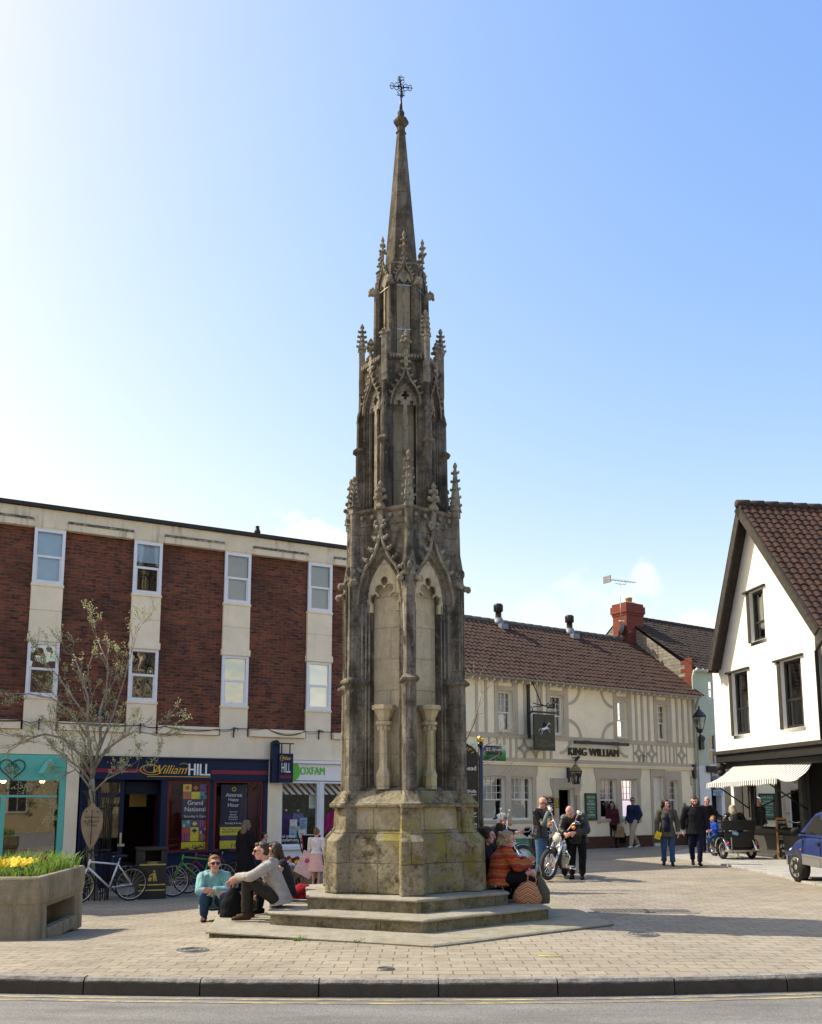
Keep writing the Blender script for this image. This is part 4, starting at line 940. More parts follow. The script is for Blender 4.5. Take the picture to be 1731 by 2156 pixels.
g_.text('William', (uW + uX) / 2 + .01, zt_ + .02, YS - .05, w=(uX - uW) * .93, h=hh * .92, depth=.02, shear=.42)
cu_ = uW - .02; cz = zt_ + hh * .55
g_.tube([(cu_ + .30 * math.cos(a) * (1 - .02 * i) , YS - .05, cz + hh * .62 * math.sin(a) * (1 - .02 * i)) for i, a in enumerate([R(-60 + 18 * k) * -1 - 1.6 for k in range(24)])], .012, 5)
g_.tube([(cu_ + .17 * math.cos(a), YS - .052, cz + .02 + hh * .45 * math.sin(a)) for a in [R(20 * k) for k in range(17)]], .009, 5)
g_.tube([(uX - .1 + .12 * math.cos(a), YS - .05, zt_ + hh * .92 + hh * .3 * math.sin(a)) for a in [R(-150 + 20 * k) for k in range(16)]], .009, 5)
g_.box(uW - .1, ub - .02, YS - .042, YS - .03, zt_ - .05, zt_ - .035); g_.build('gilt_lettering', 'letter_gold', fa)
w_ = MB(); w_.text('HILL', (Ub(396) + Ub(441)) / 2, zt_ - .005, YS - .05, w=Ub(441) - Ub(396), h=FB.z(420, 1608, YS) - zt_, depth=.03)
for q in (.006, -.006): w_.text('HILL', (Ub(396) + Ub(441)) / 2 + q, zt_ - .005, YS - .048, w=Ub(441) - Ub(396), h=FB.z(420, 1608, YS) - zt_, depth=.028)
w_.build('white_lettering', 'letter_white', fa)
def pil(a, b, mat, y0=YS, y1=.3, z1=None, name='pilaster', z0=None): 
    m = MB(); m.box(a, b, y0, y1, zg if z0 is None else z0, zfas if z1 is None else z1); return m.build(name, mat, bb, bevel=.006)
pil(Ub(341), Ub(354.5), 'navy_paint'); pil(Ub(444), Ub(453), 'navy_paint', YS + .02); pil(Ub(555), Ub(564.5), 'navy_paint'); pil(u0, Ub(175), 'navy_paint')
pil(Ub(353), Ub(557), 'navy_paint', YS + .01, .3, zsill, 'stall_riser'); m = MB(); m.box(Ub(351), Ub(558), YS - .05, .1, zsill, zsill + .05); m.build('shop_sill', 'navy_paint', bb, bevel=.005)
for a, b in ((354.5, 444), (453, 555)):
    f_ = MB(); A_, B_ = Ub(a), Ub(b); f_.box(A_, A_ + .05, YS + .03, .0, zsill + .05, zfas); f_.box(B_ - .05, B_, YS + .03, .0, zsill + .05, zfas); f_.box(A_ + .05, B_ - .05, YS + .03, .0, zfas - .06, zfas); f_.box(A_ + .05, B_ - .05, YS + .03, 0, zsill + .05, zsill + .09)
    o = f_.build('shop_window', 'red_frame', bb); g = MB(); g.add([(A_ + .05, YS + .06, zsill + .09), (B_ - .05, YS + .06, zsill + .09), (B_ - .05, YS + .06, zfas - .06), (A_ + .05, YS + .06, zfas - .06)], [(0, 1, 2, 3)]); g.build('pane', 'glass_shop', o)
# shop interiors: back walls, floors, partitions
m = MB(); m.box(U0 + .4, U1 - .4, 2.9, 3.15, zg, zfas); m.build('shop_back_wall', 'interior_warm', bb)
m = MB(); m.box(U0 + .4, U1 - .4, .3, 2.9, zfas + .001, zfas + .045); m.build('shop_ceiling', 'interior', bb)
m = MB(); m.box(U0 + .4, U1 - .4, .0, 2.9, zg + .02, zg + .07); m.build('shop_floor', 'interior', bb)
for px in (160, 578): m = MB(); m.box(Ub(px) - .06, Ub(px) + .06, .31, 2.88, zg + .08, zfas); m.build('partition', 'interior_warm', bb)
m = MB(); m.box(Ub(356), Ub(372), .45, .50, zg + .08, zfas - .02); m.box(Ub(536), Ub(553), .35, .40, zg + .08, zfas - .02); m.box(Ub(356), Ub(553), 1.4, 1.45, zg + .08, zg + 2.2); m.build('display_board', 'red_frame', bb)
# door and dark recessed entrance
dm = MB(); A_, B_ = Ub(209), Ub(266); yd = .02
for (a, b, c, d) in ((A_, A_ + .08, zg, zfas), (B_ - .1, B_, zg, zfas), (A_ + .08, B_ - .1, zg + 2.15, zg + 2.25), (A_ + .08, B_ - .1, zfas - .08, zfas), (A_ + .08, B_ - .1, zg, zg + .85)): dm.box(a, b, yd, yd + .06, c, d)
o = dm.build('shop_door', 'navy_paint', bb); g = MB(); g.add([(A_ + .08, yd + .03, zg + .85), (B_ - .1, yd + .03, zg + .85), (B_ - .1, yd + .03, zfas - .08), (A_ + .08, yd + .03, zfas - .08)], [(0, 1, 2, 3)]); g.build('pane', 'glass', o)
h_ = MB(); h_.box(B_ - .075, B_ - .03, yd - .05, yd - .03, zg + 1.0, zg + 1.32); h_.box(A_ + .5, A_ + .66, yd - .012, yd, zg + 1.0, zg + 1.06); h_.build('handle', 'steel', o)
m = MB(); m.box(Ub(175), Ub(208), .0, .08, zg, zfas); m.box(Ub(272), Ub(341), .28, .295, zfas - .35, zfas - .05); m.build('door_panel', 'navy_paint', bb)
m = MB(); m.box(Ub(296), Ub(333), 1.2, 1.24, zfas - .65, zfas - .2); m.build('back_sign', 'bin_gold', bb)
# posters in the windows
def poster(u0, u1, z0, z1, label):
    t_ = fthing(FB, 'poster', label, 'poster', (u0 + u1) / 2, YS + .14, z0); return t_, u1 - u0, z1 - z0
def strip(par, w, z0, z1, mat, name='panel', x0=None, x1=None, y=0.0, th=.004):
    m = MB(); m.box(-w / 2 if x0 is None else x0, w / 2 if x1 is None else x1, y, y + th, z0, z1); return m.build(name, mat, par)
pu = [Ub(387, 1700), Ub(440.5, 1700), Ub(468, 1700), Ub(522, 1700)]
zp0, zp1 = FB.z(413, 1795, YS), FB.z(413, 1651, YS)
po, w, h = poster(pu[0], pu[1], zp0, zp1, 'navy poster with bold white words Grand National and patchwork colour squares in betting shop window')
strip(po, w, 0, h, 'poster_navy', 'sheet'); strip(po, w, 0, h * .15, 'poster_yellow', 'footer', y=-.004)
rk = random.Random(5); tl = {}
for (za_, zb_, n_, r_) in ((h * .78, h, 3, 2), (h * .16, h * .47, 3, 3)):
    for i in range(n_):
        for j in range(r_):
            mt = rk.choice(('poster_yellow', 'poster_teal', 'poster_pink', 'poster_purple', 'poster_orange', 'black_coat', 'poster_teal', 'poster_yellow'))
            m = tl.setdefault(mt, MB()); cx_, cz_ = -w / 2 + w * (i + .5) / n_, za_ + (zb_ - za_) * (j + .5) / r_; a, b = w / n_ / 2 * .98, (zb_ - za_) / r_ / 2 * .98
            m.box(cx_ - a, cx_ + a, -.004, .0, cz_ - b, cz_ + b)
            m2 = tl.setdefault(rk.choice(('poster_navy', 'poster_yellow', 'poster_teal', 'poster_orange')), MB()); k_ = rk.randrange(3)
            if k_ == 0: m2.prism([(cx_, cz_ - b * .7), (cx_ + a * .7, cz_), (cx_, cz_ + b * .7), (cx_ - a * .7, cz_)], -.007, -.004)
            elif k_ == 1:
                for q in (-.6, .0, .6): m2.box(cx_ + a * q - a * .15, cx_ + a * q + a * .15, -.007, -.004, cz_ - b, cz_ + b)
            else:
                for q in (-.5, .5): m2.box(cx_ + a * q - a * .25, cx_ + a * q + a * .25, -.007, -.004, cz_ + b * q - b * .4, cz_ + b * q + b * .4)
for mt, m in tl.items(): m.build('pattern', mt, po)
m = MB(); m.text('Grand', 0, h * .695, -.004, h=h * .065); m.text('National', 0, h * .60, -.004, w=w * .82); m.text('Saturday 5.15pm', 0, h * .50, -.004, w=w * .86); m.build('lettering', 'letter_white', po)
m = MB(); m.text('WHEN THE', -w * .22, h * .06, -.008, w=w * .3); m.text('FUN', w * .16, h * .045, -.008, h=h * .065); m.build('footer_lettering', 'poster_navy', po)
po, w, h = poster(pu[2], pu[3], zp0, zp1, 'navy poster reading Aintree Happy Hour with yellow lower panels in betting shop window')
strip(po, w, h * .36, h, 'poster_navy', 'sheet'); strip(po, w, 0, h * .16, 'poster_yellow', 'footer'); strip(po, w, h * .24, h * .36, 'poster_yellow', 'offer_panel'); strip(po, w, h * .16, h * .24, 'poster_navy', 'band')
m = MB()
for i, s__ in enumerate(('Aintree', 'Happy', 'Hour')): m.text(s__, 0, h * (.815 - i * .075), -.004, h=h * .058)
for i, s__ in enumerate(('Your price', 'boosts', 'between', '12 and 1pm')): m.text(s__, 0, h * (.575 - i * .038), -.004, h=h * .027)
m.text('Thursday & Friday', 0, h * .40, -.004, w=w * .66); m.build('lettering', 'letter_white', po)
m = MB(); m.text('Plus 25 home race', 0, h * .315, -.004, w=w * .8); m.text('special offers every', 0, h * .27, -.004, w=w * .85); m.text('FUN', w * .16, h * .05, -.004, h=h * .065); m.build('small_lettering', 'poster_navy', po)
m = MB(); m.torus((0, -.004, h * .93), .045, .012, 16, 5, (0, 1, 0)); m.build('emblem', 'poster_yellow', po)
# hanging sign of the betting shop
ys_ = -.75; sx0, sx1 = FB.u(585, 1610, ys_), FB.u(614, 1610, ys_)
hs = fthing(FB, 'hanging_sign', 'navy rectangular hanging shop sign with gold and white lettering on a bracket post', 'sign', FB.u(580, 1600, -.3), -.35, FB.z(585, 1648, -.35))
H_ = FB.z(585, 1568, -.35) - FB.z(585, 1648, -.35); Wd = FB.u(614, 1610, -.35) - FB.u(584, 1610, -.35)
m = MB(); m.box(-.10, .10, .0, .18, 0, H_ + .02); m.lathe([(.10, 0), (.10, .18)], (0, 0, H_ + .02), 16, axis='y', smooth=False); m.build('post', 'navy_paint', hs, bevel=.006)
m = MB(); m.box(.06, .06 + Wd, -.06, .0, -.0, H_ - .22); pn_ = m.build('sign_panel', 'navy_paint', hs, bevel=.006)
m = MB(); m.box(.0, Wd + .08, -.04, -.015, H_ + .02, H_ + .05); m.box(.12, .15, -.035, -.02, H_ - .22, H_ + .02); m.box(Wd - .04, Wd - .01, -.035, -.02, H_ - .22, H_ + .02); m.build('bracket', 'black_iron', hs)
m = MB(); m.text('William', .06 + Wd / 2, H_ * .60, -.064, w=Wd * .62, h=H_ * .09, depth=.008, shear=.4); m.tube([(.06 + Wd * .2 + .05 * math.cos(R(24 * k)), -.064, H_ * .645 + .07 * math.sin(R(24 * k))) for k in range(14)], .006, 5); m.build('gilt_lettering', 'letter_gold', pn_)
m = MB(); m.text('HILL', .06 + Wd / 2, H_ * .27, -.064, w=Wd * .62, h=H_ * .25, depth=.01); m.build('white_lettering', 'letter_white', pn_)
m = MB()
for k in range(3): m.box(.10, .02 + Wd, -.064, -.06, H_ * (.12 + .025 * k), H_ * (.137 + .025 * k))
m.build('red_stripe', 'red_stripe', pn_)
# ---- charity shop
u2 = Ub(592); u3 = U1 - .05
pil(Ub(564.8), Ub(592), 'cream', -.14, .3, zband - .006, 'rendered_pier')
m = MB(); m.box(u2, u3, -.10, .3, zfas + .02, zband - .09); m.box(u2, u3, -.2, .25, zband - .085, zband - .01); fa = m.build('shop_fascia', 'white_sign', bb, bevel=.004)
m = MB(); zo = FB.z(650, 1631, -.12); m.text('OXFAM', (Ub(633) + Ub(684)) / 2, zo, -.115, w=Ub(684) - Ub(633), h=FB.z(650, 1615, -.12) - zo, depth=.05)
for q in (-.008, .008): m.text('OXFAM', (Ub(633) + Ub(684)) / 2 + q, zo, -.112, w=Ub(684) - Ub(633), h=FB.z(650, 1615, -.12) - zo, depth=.05)
m.lathe([(.26, -.14), (.26, -.10)], (Ub(612), 0, (zfas + zband) / 2 - .02), 28, axis='y', smooth=False); m.build('lettering', 'letter_green', fa)
m = MB(); m.text('R', Ub(612.5), (zfas + zband) / 2 - .11, -.145, h=.2, depth=.01); m.build('emblem', 'letter_dark', fa)
zso = FB.z(650, 1781, YS)
for a, b in ((u2, Ub(673)), (Ub(680), u3)):
    f_ = MB(); f_.box(a, a + .05, YS + .02, .02, zso, zfas); f_.box(b - .05, b, YS + .02, .02, zso, zfas); f_.box(a + .05, b - .05, YS + .02, .02, zso, zso + .05); f_.box(a + .05, b - .05, YS + .02, .02, zfas - .05, zfas)
    o = f_.build('shop_window', 'white_paint', bb); g = MB(); g.add([(a + .05, YS + .05, zso + .05), (b - .05, YS + .05, zso + .05), (b - .05, YS + .05, zfas - .05), (a + .05, YS + .05, zfas - .05)], [(0, 1, 2, 3)]); g.build('pane', 'glass_shop', o)
pil(Ub(673), Ub(680), 'white_paint', YS, .05)
m = MB(); m.box(u2, u3, YS - .02, .3, zg, zso - .09); m.box(u2 - .02, u3, YS - .09, .2, zso - .085, zso); m.box(u2 + .2, u3 - .2, YS - .03, YS - .02, zg + .15, zso - .2); m.build('stall_riser', 'white_paint', bb, bevel=.006)
m = MB(); m.add([(u2 + .06, YS + .12, zfas - .34), (u3 - .06, YS + .12, zfas - .34), (u3 - .06, YS + .45, zfas - .02), (u2 + .06, YS + .45, zfas - .02)], [(0, 1, 2, 3)]); m.build('striped_sheet', 'slant_stripes', bb)  # sloping sheet of slanted stripes behind the panes, along the top
m = MB(); m.box(u2 + .1, u3 - .1, 1.2, 1.25, zg + .07, zfas - .02); m.build('display_board', 'leaf_green', bb)
garm = random.Random(2)
def garment(px, py, mat, label, w=.36, h=.6, y=.55):
    u_, z_ = FB.uz(px, py, y); t_ = fthing(FB, 'garment', label, 'clothing', u_, y, z_ - h / 2); m = MB()
    m.tube([(0, 0, 0), (0, 0, h * .35), (0, 0, h * .8), (0, 0, h * .93), (0, 0, h)], [(w * .46, .11), (w * .40, .10), (w * .5, .12), (w * .36, .08), (w * .15, .06)], 14, side=(1, 0, 0))
    for s_ in (-1, 1): m.cap2((s_ * w * .42, 0, h * .82), (s_ * w * .62, -.02, h * .25), .065, .05, 8)
    me = organic(m, .02, 3); put(me, 'jumper', mat, t_)
    s2 = MB(); s2.tube([(0, 0, -.5), (0, 0, .05)], .02, 8); s2.tube([(0, 0, h), (0, 0, h + .12)], [.045, .06], 10); s2.lathe([(.15, -.52), (.15, -.5)], n=16); s2.build('stand', 'steel', t_)
plain('magenta_cloth', (.45, .012, .16), .9); plain('purple_cloth', (.07, .02, .17), .9); plain('lilac_cloth', (.22, .25, .5), .9)
garment(703, 1735, 'magenta_cloth', 'bright magenta jumper on display stand inside the charity shop window', .42, .75)
garment(601, 1740, 'purple_cloth', 'dark purple top hanging at left inside charity shop window', .34, .7)
garment(627, 1722, 'lilac_cloth', 'small lilac and white item on shelf stand in charity shop window', .2, .24)
for i, (px, py, wd, ht, mt, lb) in enumerate(((660, 1685, .24, .42, 'paper', 'white notice with small print taped high on charity shop window'), (618, 1737, .2, .28, 'paper', 'pale card standing at left in charity shop display'), (639, 1734, .2, .3, 'paper_blue', 'pale blue book standing in charity shop display'), (617, 1779 - 26, .2, .26, 'paper_blue', 'small turquoise book low in charity shop display'), (637, 1752, .22, .3, 'paper', 'white card with dark squares in charity shop display'), (654, 1771, .26, .36, 'paper', 'plain white card leaning at sill of charity shop window'))):
    u_, z_ = FB.uz(px, py, .1); t_ = fthing(FB, 'card', lb, 'card', u_, .1, z_ - ht / 2); m = MB(); m.box(-wd / 2, wd / 2, -.004, .004, 0, ht); m.build('sheet', mt, t_)
    m = MB(); rk = random.Random(i)
    for k in range(5 if i in (0, 2) else 2): m.box(-wd * .36, wd * rk.uniform(.1, .36), -.007, -.004, ht * (.25 + .12 * k), ht * (.29 + .12 * k))
    m.build('print', 'letter_green' if i == 0 else 'poster_navy', t_)
m = MB(); zz_ = FB.z(620, 1790, YS); m.text('oxfam.org.uk/shop', (Ub(608) + Ub(660)) / 2 - .05, zso + .10, YS + .03, w=.85, depth=.002); m.text('and online', Ub(608), zso + .22, YS + .03, w=.42, depth=.002); m.build('window_lettering', 'letter_white', bb)
# ---- teal shop
ut0, ut1 = U0 + .3, Ub(139); zt1_ = FB.z(70, 1594, YS); ztf = FB.z(70, 1643.5, YS); ztr = FB.z(70, 1676, YS)
pil(Ub(139.5), Ub(166.5), 'cream', -.16, .3, zband - .006, 'rendered_pier')
m = MB(); m.box(ut0, ut1, YS, .3, ztf, zband - .01); fa = m.build('shop_fascia', 'teal_paint', bb, bevel=.005)
pil(Ub(123, 1700), ut1, 'teal_paint', YS - .03, .1, ztf, 'teal_frame'); m = MB(); m.box(ut0, Ub(122.5), YS - .01, .02, ztr - .03, ztr + .02); m.box(Ub(-2, 1750), Ub(8, 1750), YS - .012, .02, zg, ztr - .03); m.box(ut0, Ub(122.5), YS, .1, zg, zg + .45); m.build('teal_frame', 'teal_paint', bb, bevel=.004)
m = MB(); m.box(ut0, Ub(122.5), YS + .05, YS + .055, zg + .45, ztf); m.build('shop_glazing', 'glass', bb)
hd = MB(); hu, hz = FB.uz(26, 1618, YS); k_ = .0165
def hp(i): a = R(i * 12); return (hu + 16 * math.sin(a) ** 3 * k_, YS - .02, hz + (13 * math.cos(a) - 5 * math.cos(2 * a) - 2 * math.cos(3 * a) - math.cos(4 * a)) * k_)
hd.tube([hp(i) for i in range(30)], .012, 5, closed=True)
for s_ in (-1, 1):
    for (ox, oz, rr) in ((.055, .06, .05), (.055, -.10, .045), (.09, -.02, .07)):
        hd.tube([(hu + s_ * (ox + rr * (1 - .07 * i) * math.cos(R(40 * i))), YS - .02, hz + oz + rr * (1 - .07 * i) * math.sin(R(40 * i))) for i in range(11)], .008, 5)
hd.build('heart_scroll', 'old_timber', fa)
cv = MB(); a, b = FB.uz(85, 1632, -.14), FB.uz(108, 1600, -.14); cv.bar((a[0], -.42, a[1]), (b[0], -.15, b[1]), .14, .10); cv.bar((b[0] - .05, -.2, b[1] - .1), (b[0] + .25, -.2, b[1] - .14), .05, .04); cv.build('awning_arm', 'teal_paint', fa)
for px in (7, 89):
    u_, z_ = FB.uz(px, 1645, .2); bl = fthing(FB, 'spotlight', ('warm lit spotlight bulb at far left inside the teal shop window' if px < 50 else 'warm lit spotlight bulb near right frame inside the teal shop window'), 'lamp', u_, .2, z_); m = MB(); m.ell((0, 0, 0), (.06, .06, .045), 12); m.build('bulb', 'lit_bulb', bl); m = MB(); m.lathe([(.07, .03), (.07, .1), (.03, .13)], n=12); m.build('holder', 'white_frame', bl)
# ================================================================ pub with the half-timbered front
Q1, Q2 = Vector((1.764, 28.4)), Vector((10.859, 34.43)); dq = (Q2 - Q1).normalized()
FP = Face(Q1 - dq * 1.6, Q2)
pub = thing('half_timbered_pub', 'cream pub with taupe half-timbering, brown tiled roof and sash windows beside the cross', 'pub', (FP.A.x, FP.A.y, 0), FP.rz)
LP = FP.L
ze = FP.z(1220, 1446); zmid0, zmid1 = FP.z(1250, 1560), FP.z(1250, 1607)
up = []
for (a, b, c, d) in ((1049, 1455, 1079, 1547), (1158, 1465, 1186, 1548), (1298, 1474, 1320, 1554), (1382.5, 1480, 1402.6, 1555.6)): up.append((FP.u(a, 1500), FP.u(c, 1500), FP.z(c, d), FP.z(a, b)))
zs0 = sum(q[2] for q in up) / 4; zs1_ = sum(q[3] for q in up) / 4; up = [(a, b, zs0, zs1_) for a, b, _, _ in up]
gw = []
for (a, c, t_, b) in ((1016, 1064, 1640, 1733), (1076, 1121, 1640, 1733), (1263, 1298, 1638, 1722), (1309, 1342, 1638, 1722), (1406, 1427, 1636, 1713)): gw.append((FP.u(a, 1680), FP.u(c, 1680), FP.z(c, b), FP.z(a, t_)))
gz0, gz1_ = sum(q[2] for q in gw) / 5, sum(q[3] for q in gw) / 5; gw = [(a, b, gz0, gz1_) for a, b, _, _ in gw]
door = (FP.u(1175.5, 1700), FP.u(1209, 1700), -.1, FP.z(1190, 1659)); door2 = (FP.u(1376, 1690), FP.u(1397.5, 1690), -.1, FP.z(1390, 1635))
print('pub', LP, 'eave', ze, 'up', up, 'gw', gw, door, door2)
m = MB(); holed(m, 0, LP, -.3, ze, up + gw + [door, door2], 0, .3); m.build('wall', 'pub_cream', pub)
m = MB(); m.box(0, LP, .75, 7.5, -.3, ze); m.box(0, .2, .3, .75, -.3, ze); m.box(LP - .2, LP, .3, .75, -.3, ze); m.build('inner_wall', 'interior', pub)
# plinth and string course
m = MB(); zpl = FP.z(1300, 1760); c0 = [0, door[0] - .12, door[1] + .12, door2[0] - .1, door2[1] + .1, LP]
for a, b in ((c0[0], c0[1]), (c0[2], c0[3]), (c0[4], c0[5])): m.box(a, b, -.04, 0, -.3, zpl)
m.build('plinth', 'brown_cloth', pub)
m = MB(); zst_ = FP.z(1250, 1614); m.box(0, LP, -.07, 0, zst_ - .03, zst_ + .04); m.box(0, LP, -.11, 0, zst_ + .04, zst_ + .075); m.build('string_course', 'pub_cream', pub)
# timbering
tb = MB(); T_ = .10
def tbx(a, b, c, d, pr=.028): tb.box(a, b, -pr, .002, c, d)
zt0 = zst_ + .08; zrail0, zrail1 = zs0 - .20, zs0 - .05; ztop_ = ze - .06
tbx(0, LP, zrail0, zrail1, .035); tbx(0, LP, zt0, zt0 + .13, .033)
for (a, b, c, d) in up:
    tbx(a - .16, a - .002, zrail1, ztop_); tbx(b + .002, b + .22, zrail1, ztop_); tbx(a - .002, b + .002, d + .002, d + .16, .026)
studs = [985 - 60, 1003.6, 1023, 1105, 1133, 1140, 1339, 1351.5, 1365, 1378, 1411, 1424, 1436.5, 1449]
for px in studs: u_ = FP.u(px, 1500); tbx(u_ - .05, u_ + .05, zrail1, ztop_, .027)
tbx(LP - .1, LP, zrail1, ztop_, .026)
def arcbrace(cx_, cz_, r, a0, a1, w=.10):
    n = 10; vs = []
    for i in range(n + 1):
        a = R(a0 + (a1 - a0) * i / n)
        for rr in (r - w / 2, r + w / 2):
            for y_ in (-.024, .0): vs.append((cx_ + rr * math.cos(a), y_, cz_ + rr * math.sin(a)))
    fs = []
    for i in range(n):
        o = 4 * i; fs += [(o, o + 2, o + 6, o + 4), (o, o + 4, o + 5, o + 1), (o + 2, o + 3, o + 7, o + 6)]
    tb.add(vs, fs)
ub_, uc_ = up[1][1] + .22, up[2][0] - .16
arcbrace(ub_ - .05, ztop_ + .05, .62, -90, 0); arcbrace(uc_ + .05, ztop_ + .05, .62, 180, 270); arcbrace(ub_ - .05, zrail1 - .05, .62, 0, 90); arcbrace(uc_ + .05, zrail1 - .05, .62, 90, 180)
def diamond(u_, w, z0, z1):                # concave lozenge made of four arcs
    h = (z1 - z0) / 2; zc_ = (z0 + z1) / 2
    for sx in (-1, 1):
        for sz in (-1, 1):
            pts = [(u_ + sx * w * (1 - math.sin(t_)) , zc_ + sz * h * (1 - math.cos(t_))) for t_ in [R(9 * i) for i in range(11)]]
            for (p, q) in zip(pts, pts[1:]): tb.bar((p[0], -.012, p[1]), (q[0], -.012, q[1]), .085, .026, (0, 1, 0))
zl0, zl1 = zt0 + .13, zrail0
for px in (1345, 1372, 1435): u_ = FP.u(px, 1585); diamond(u_, .26, zl0, zl1); tbx(u_ - .30, u_ - .26, zl0, zl1, .02); tbx(u_ + .26, u_ + .30, zl0, zl1, .02)
for px in (1392, 1401, 1410, 1419): u_ = FP.u(px, 1585); tbx(u_ - .035, u_ + .035, zl0, zl1, .025)
for px in (1015, 1030, 1047, 1062, 1075, 1087): u_ = FP.u(px, 1585); tbx(u_ - .04, u_ + .04, zl0, zl1, .025)
for px in (1104, 1128): diamond(FP.u(px, 1585), .28, zl0, zl1)
for px in (1146, 1160): u_ = FP.u(px, 1585); tbx(u_ - .05, u_ + .05, zl0, zl1, .025)
arcbrace(FP.u(1322, 1600), zl1 + .05, .5, 180, 270); arcbrace(FP.u(1180, 1600), zl1 + .05, .45, 270, 360)
tb.build('timber_framing', 'pub_taupe', pub)
# eaves, gutter
m = MB()
for i in range(int(LP / .3)): m.box(i * .3 + .1, i * .3 + .15, -.27, -.01, ze - .10, ze - .02)
m.build('rafter_end', 'cream_frame', pub)
m = MB(); m.box(0, LP, -.28, .0, ze - .018, ze + .0); m.build('soffit', 'pub_taupe', pub)
m = MB(); m.tube([(0, -.33, ze + .03), (LP, -.33, ze + .01)], .055, 8); m.tube([(LP - .12, -.33, ze - .02), (LP - .12, -.25, ze - .2), (LP - .06, -.08, ze - .5), (LP - .06, -.08, 0)], .045, 8); m.build('gutter', 'gutter', pub)
# windows
for i, q in enumerate(up):
    bk = [[(0, 1, 0, 1, 'blind')], [(0, .45, 0, 1, 'curtain'), (.75, 1, 0, 1, 'curtain')], [(0, .18, 0, 1, 'curtain'), (.72, 1, 0, 1, 'curtain')], [(.30, .8, 0, 1, 'curtain')]][i]
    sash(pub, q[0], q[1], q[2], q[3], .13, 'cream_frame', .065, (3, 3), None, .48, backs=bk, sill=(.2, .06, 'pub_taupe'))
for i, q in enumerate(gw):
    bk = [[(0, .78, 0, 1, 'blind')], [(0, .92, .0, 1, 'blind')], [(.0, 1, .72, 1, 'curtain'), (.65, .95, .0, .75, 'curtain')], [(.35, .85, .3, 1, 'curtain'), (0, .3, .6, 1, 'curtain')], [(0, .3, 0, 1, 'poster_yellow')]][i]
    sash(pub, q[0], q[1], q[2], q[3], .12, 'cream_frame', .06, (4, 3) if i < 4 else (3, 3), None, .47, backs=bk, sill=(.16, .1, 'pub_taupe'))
# moulded surrounds of the ground-floor openings
m = MB(); 
def surround(a, b, z0, z1, w, top, pr=.03):
    m.box(a - w, a - .002, -pr, .002, z0, z1 + top); m.box(b + .002, b + w, -pr, .002, z0, z1 + top); m.box(a - .002, b + .002, -pr, .002, z1 + .002, z1 + top)
for i, j in ((0, 1), (2, 3)):
    a, b = gw[i][0], gw[j][1]; surround(a, b, gz0 - .15, gz1_, .16, .40); m.box(gw[i][1] + .002, gw[j][0] - .002, -.028, .002, gz0 - .15, gz1_); m.prism([(a - .16, gz1_ + .40), (a - .24, gz1_ + .40), (a - .24, gz1_ + .2), (a - .16, gz1_ - .05)], -.03, .0); m.prism([(b + .16, gz1_ + .40), (b + .24, gz1_ + .40), (b + .24, gz1_ + .2), (b + .16, gz1_ - .05)], -.03, .0)
surround(gw[4][0], gw[4][1], gz0 - .3, gz1_, .22, .32); surround(door2[0], door2[1], -.2, door2[3], .12, .3); surround(door[0], door[1], -.2, door[3], .24, .32, .045); m.prism([(door[1] + .24, door[3] + .32), (door[1] + .34, door[3] + .32), (door[1] + .34, door[3] + .1), (door[1] + .24, door[3] - .2)], -.03, 0); m.prism([(door[0] - .24, door[3] + .32), (door[0] - .34, door[3] + .32), (door[0] - .34, door[3] + .1), (door[0] - .24, door[3] - .2)], -.03, 0)
for k in range(6):
    zz_ = .15 + k * .42; m.box(LP - (.42 if k % 2 else .30), LP - .005, -.03, 0, zz_, zz_ + .36)
m.build('stone_surround', 'pub_taupe', pub)
m = MB(); m.box(door2[0], door2[1], .1, .15, -.1, door2[3]); dd = m.build('door', 'cream_frame', pub)
m = MB(); wd_ = door2[1] - door2[0]
for r_ in ((.15, .85), (1.0, 1.65)):
    for s_ in (0, 1): m.box(door2[0] + wd_ * (.12 + .45 * s_), door2[0] + wd_ * (.43 + .45 * s_), .09, .1, r_[0], r_[1])
m.box(door2[0], door2[1], .085, .1, 1.82, 1.88); m.build('door_panel', 'pub_cream', dd)
m = MB(); m.box(door[0], door[0] + .06, .1, .2, -.1, door[3]); m.box(door[1] - .06, door[1], .1, .2, -.1, door[3]); m.box(door[0] + .06, door[1] - .06, .1, .2, door[3] - .06, door[3]); m.build('door_frame', 'cream_frame', pub)
m = MB(); m.box(door[1] + .02, door[1] + .16, -.14, -.04, 1.25, 1.85); m.build('meter_box', 'pub_taupe', pub, bevel=.008)
# roof
wr = 3.0; zr = FP.z(1100, 1318.5, wr); ur1 = FP.u(1333, 1349, wr)
print('pub ridge', zr, ur1, LP)
m = MB(); tiled(m, (-.1, wr, zr), (LP + .22, 0, 0), (0, -wr - .38, ze + .05 - zr), .215, 15, .035, .024); rf = m.build('roof', 'tile_brown', pub)
m = MB(); m.add([(-.1, wr, zr), (LP + .1, wr, zr), (LP + .1, 2 * wr + .3, ze), (-.1, 2 * wr + .3, ze)], [(0, 1, 2, 3)]); m.build('rear_roof', 'tile_brown', pub)
for a in (.01, LP - .25): m = MB(); m.prism([(0, ze), (wr, zr - .05), (2 * wr, ze)], a, a + .24, 'x'); m.build('gable_wall', 'rubble', pub)
m = MB()
for i in range(int((LP + .1) / .42)): m.tube([(i * .42 - .1, wr, zr + .03), (i * .42 + .31, wr, zr + .035)], [.10, .105], 10)
m.build('ridge_tile', 'slate_ridge', rf)
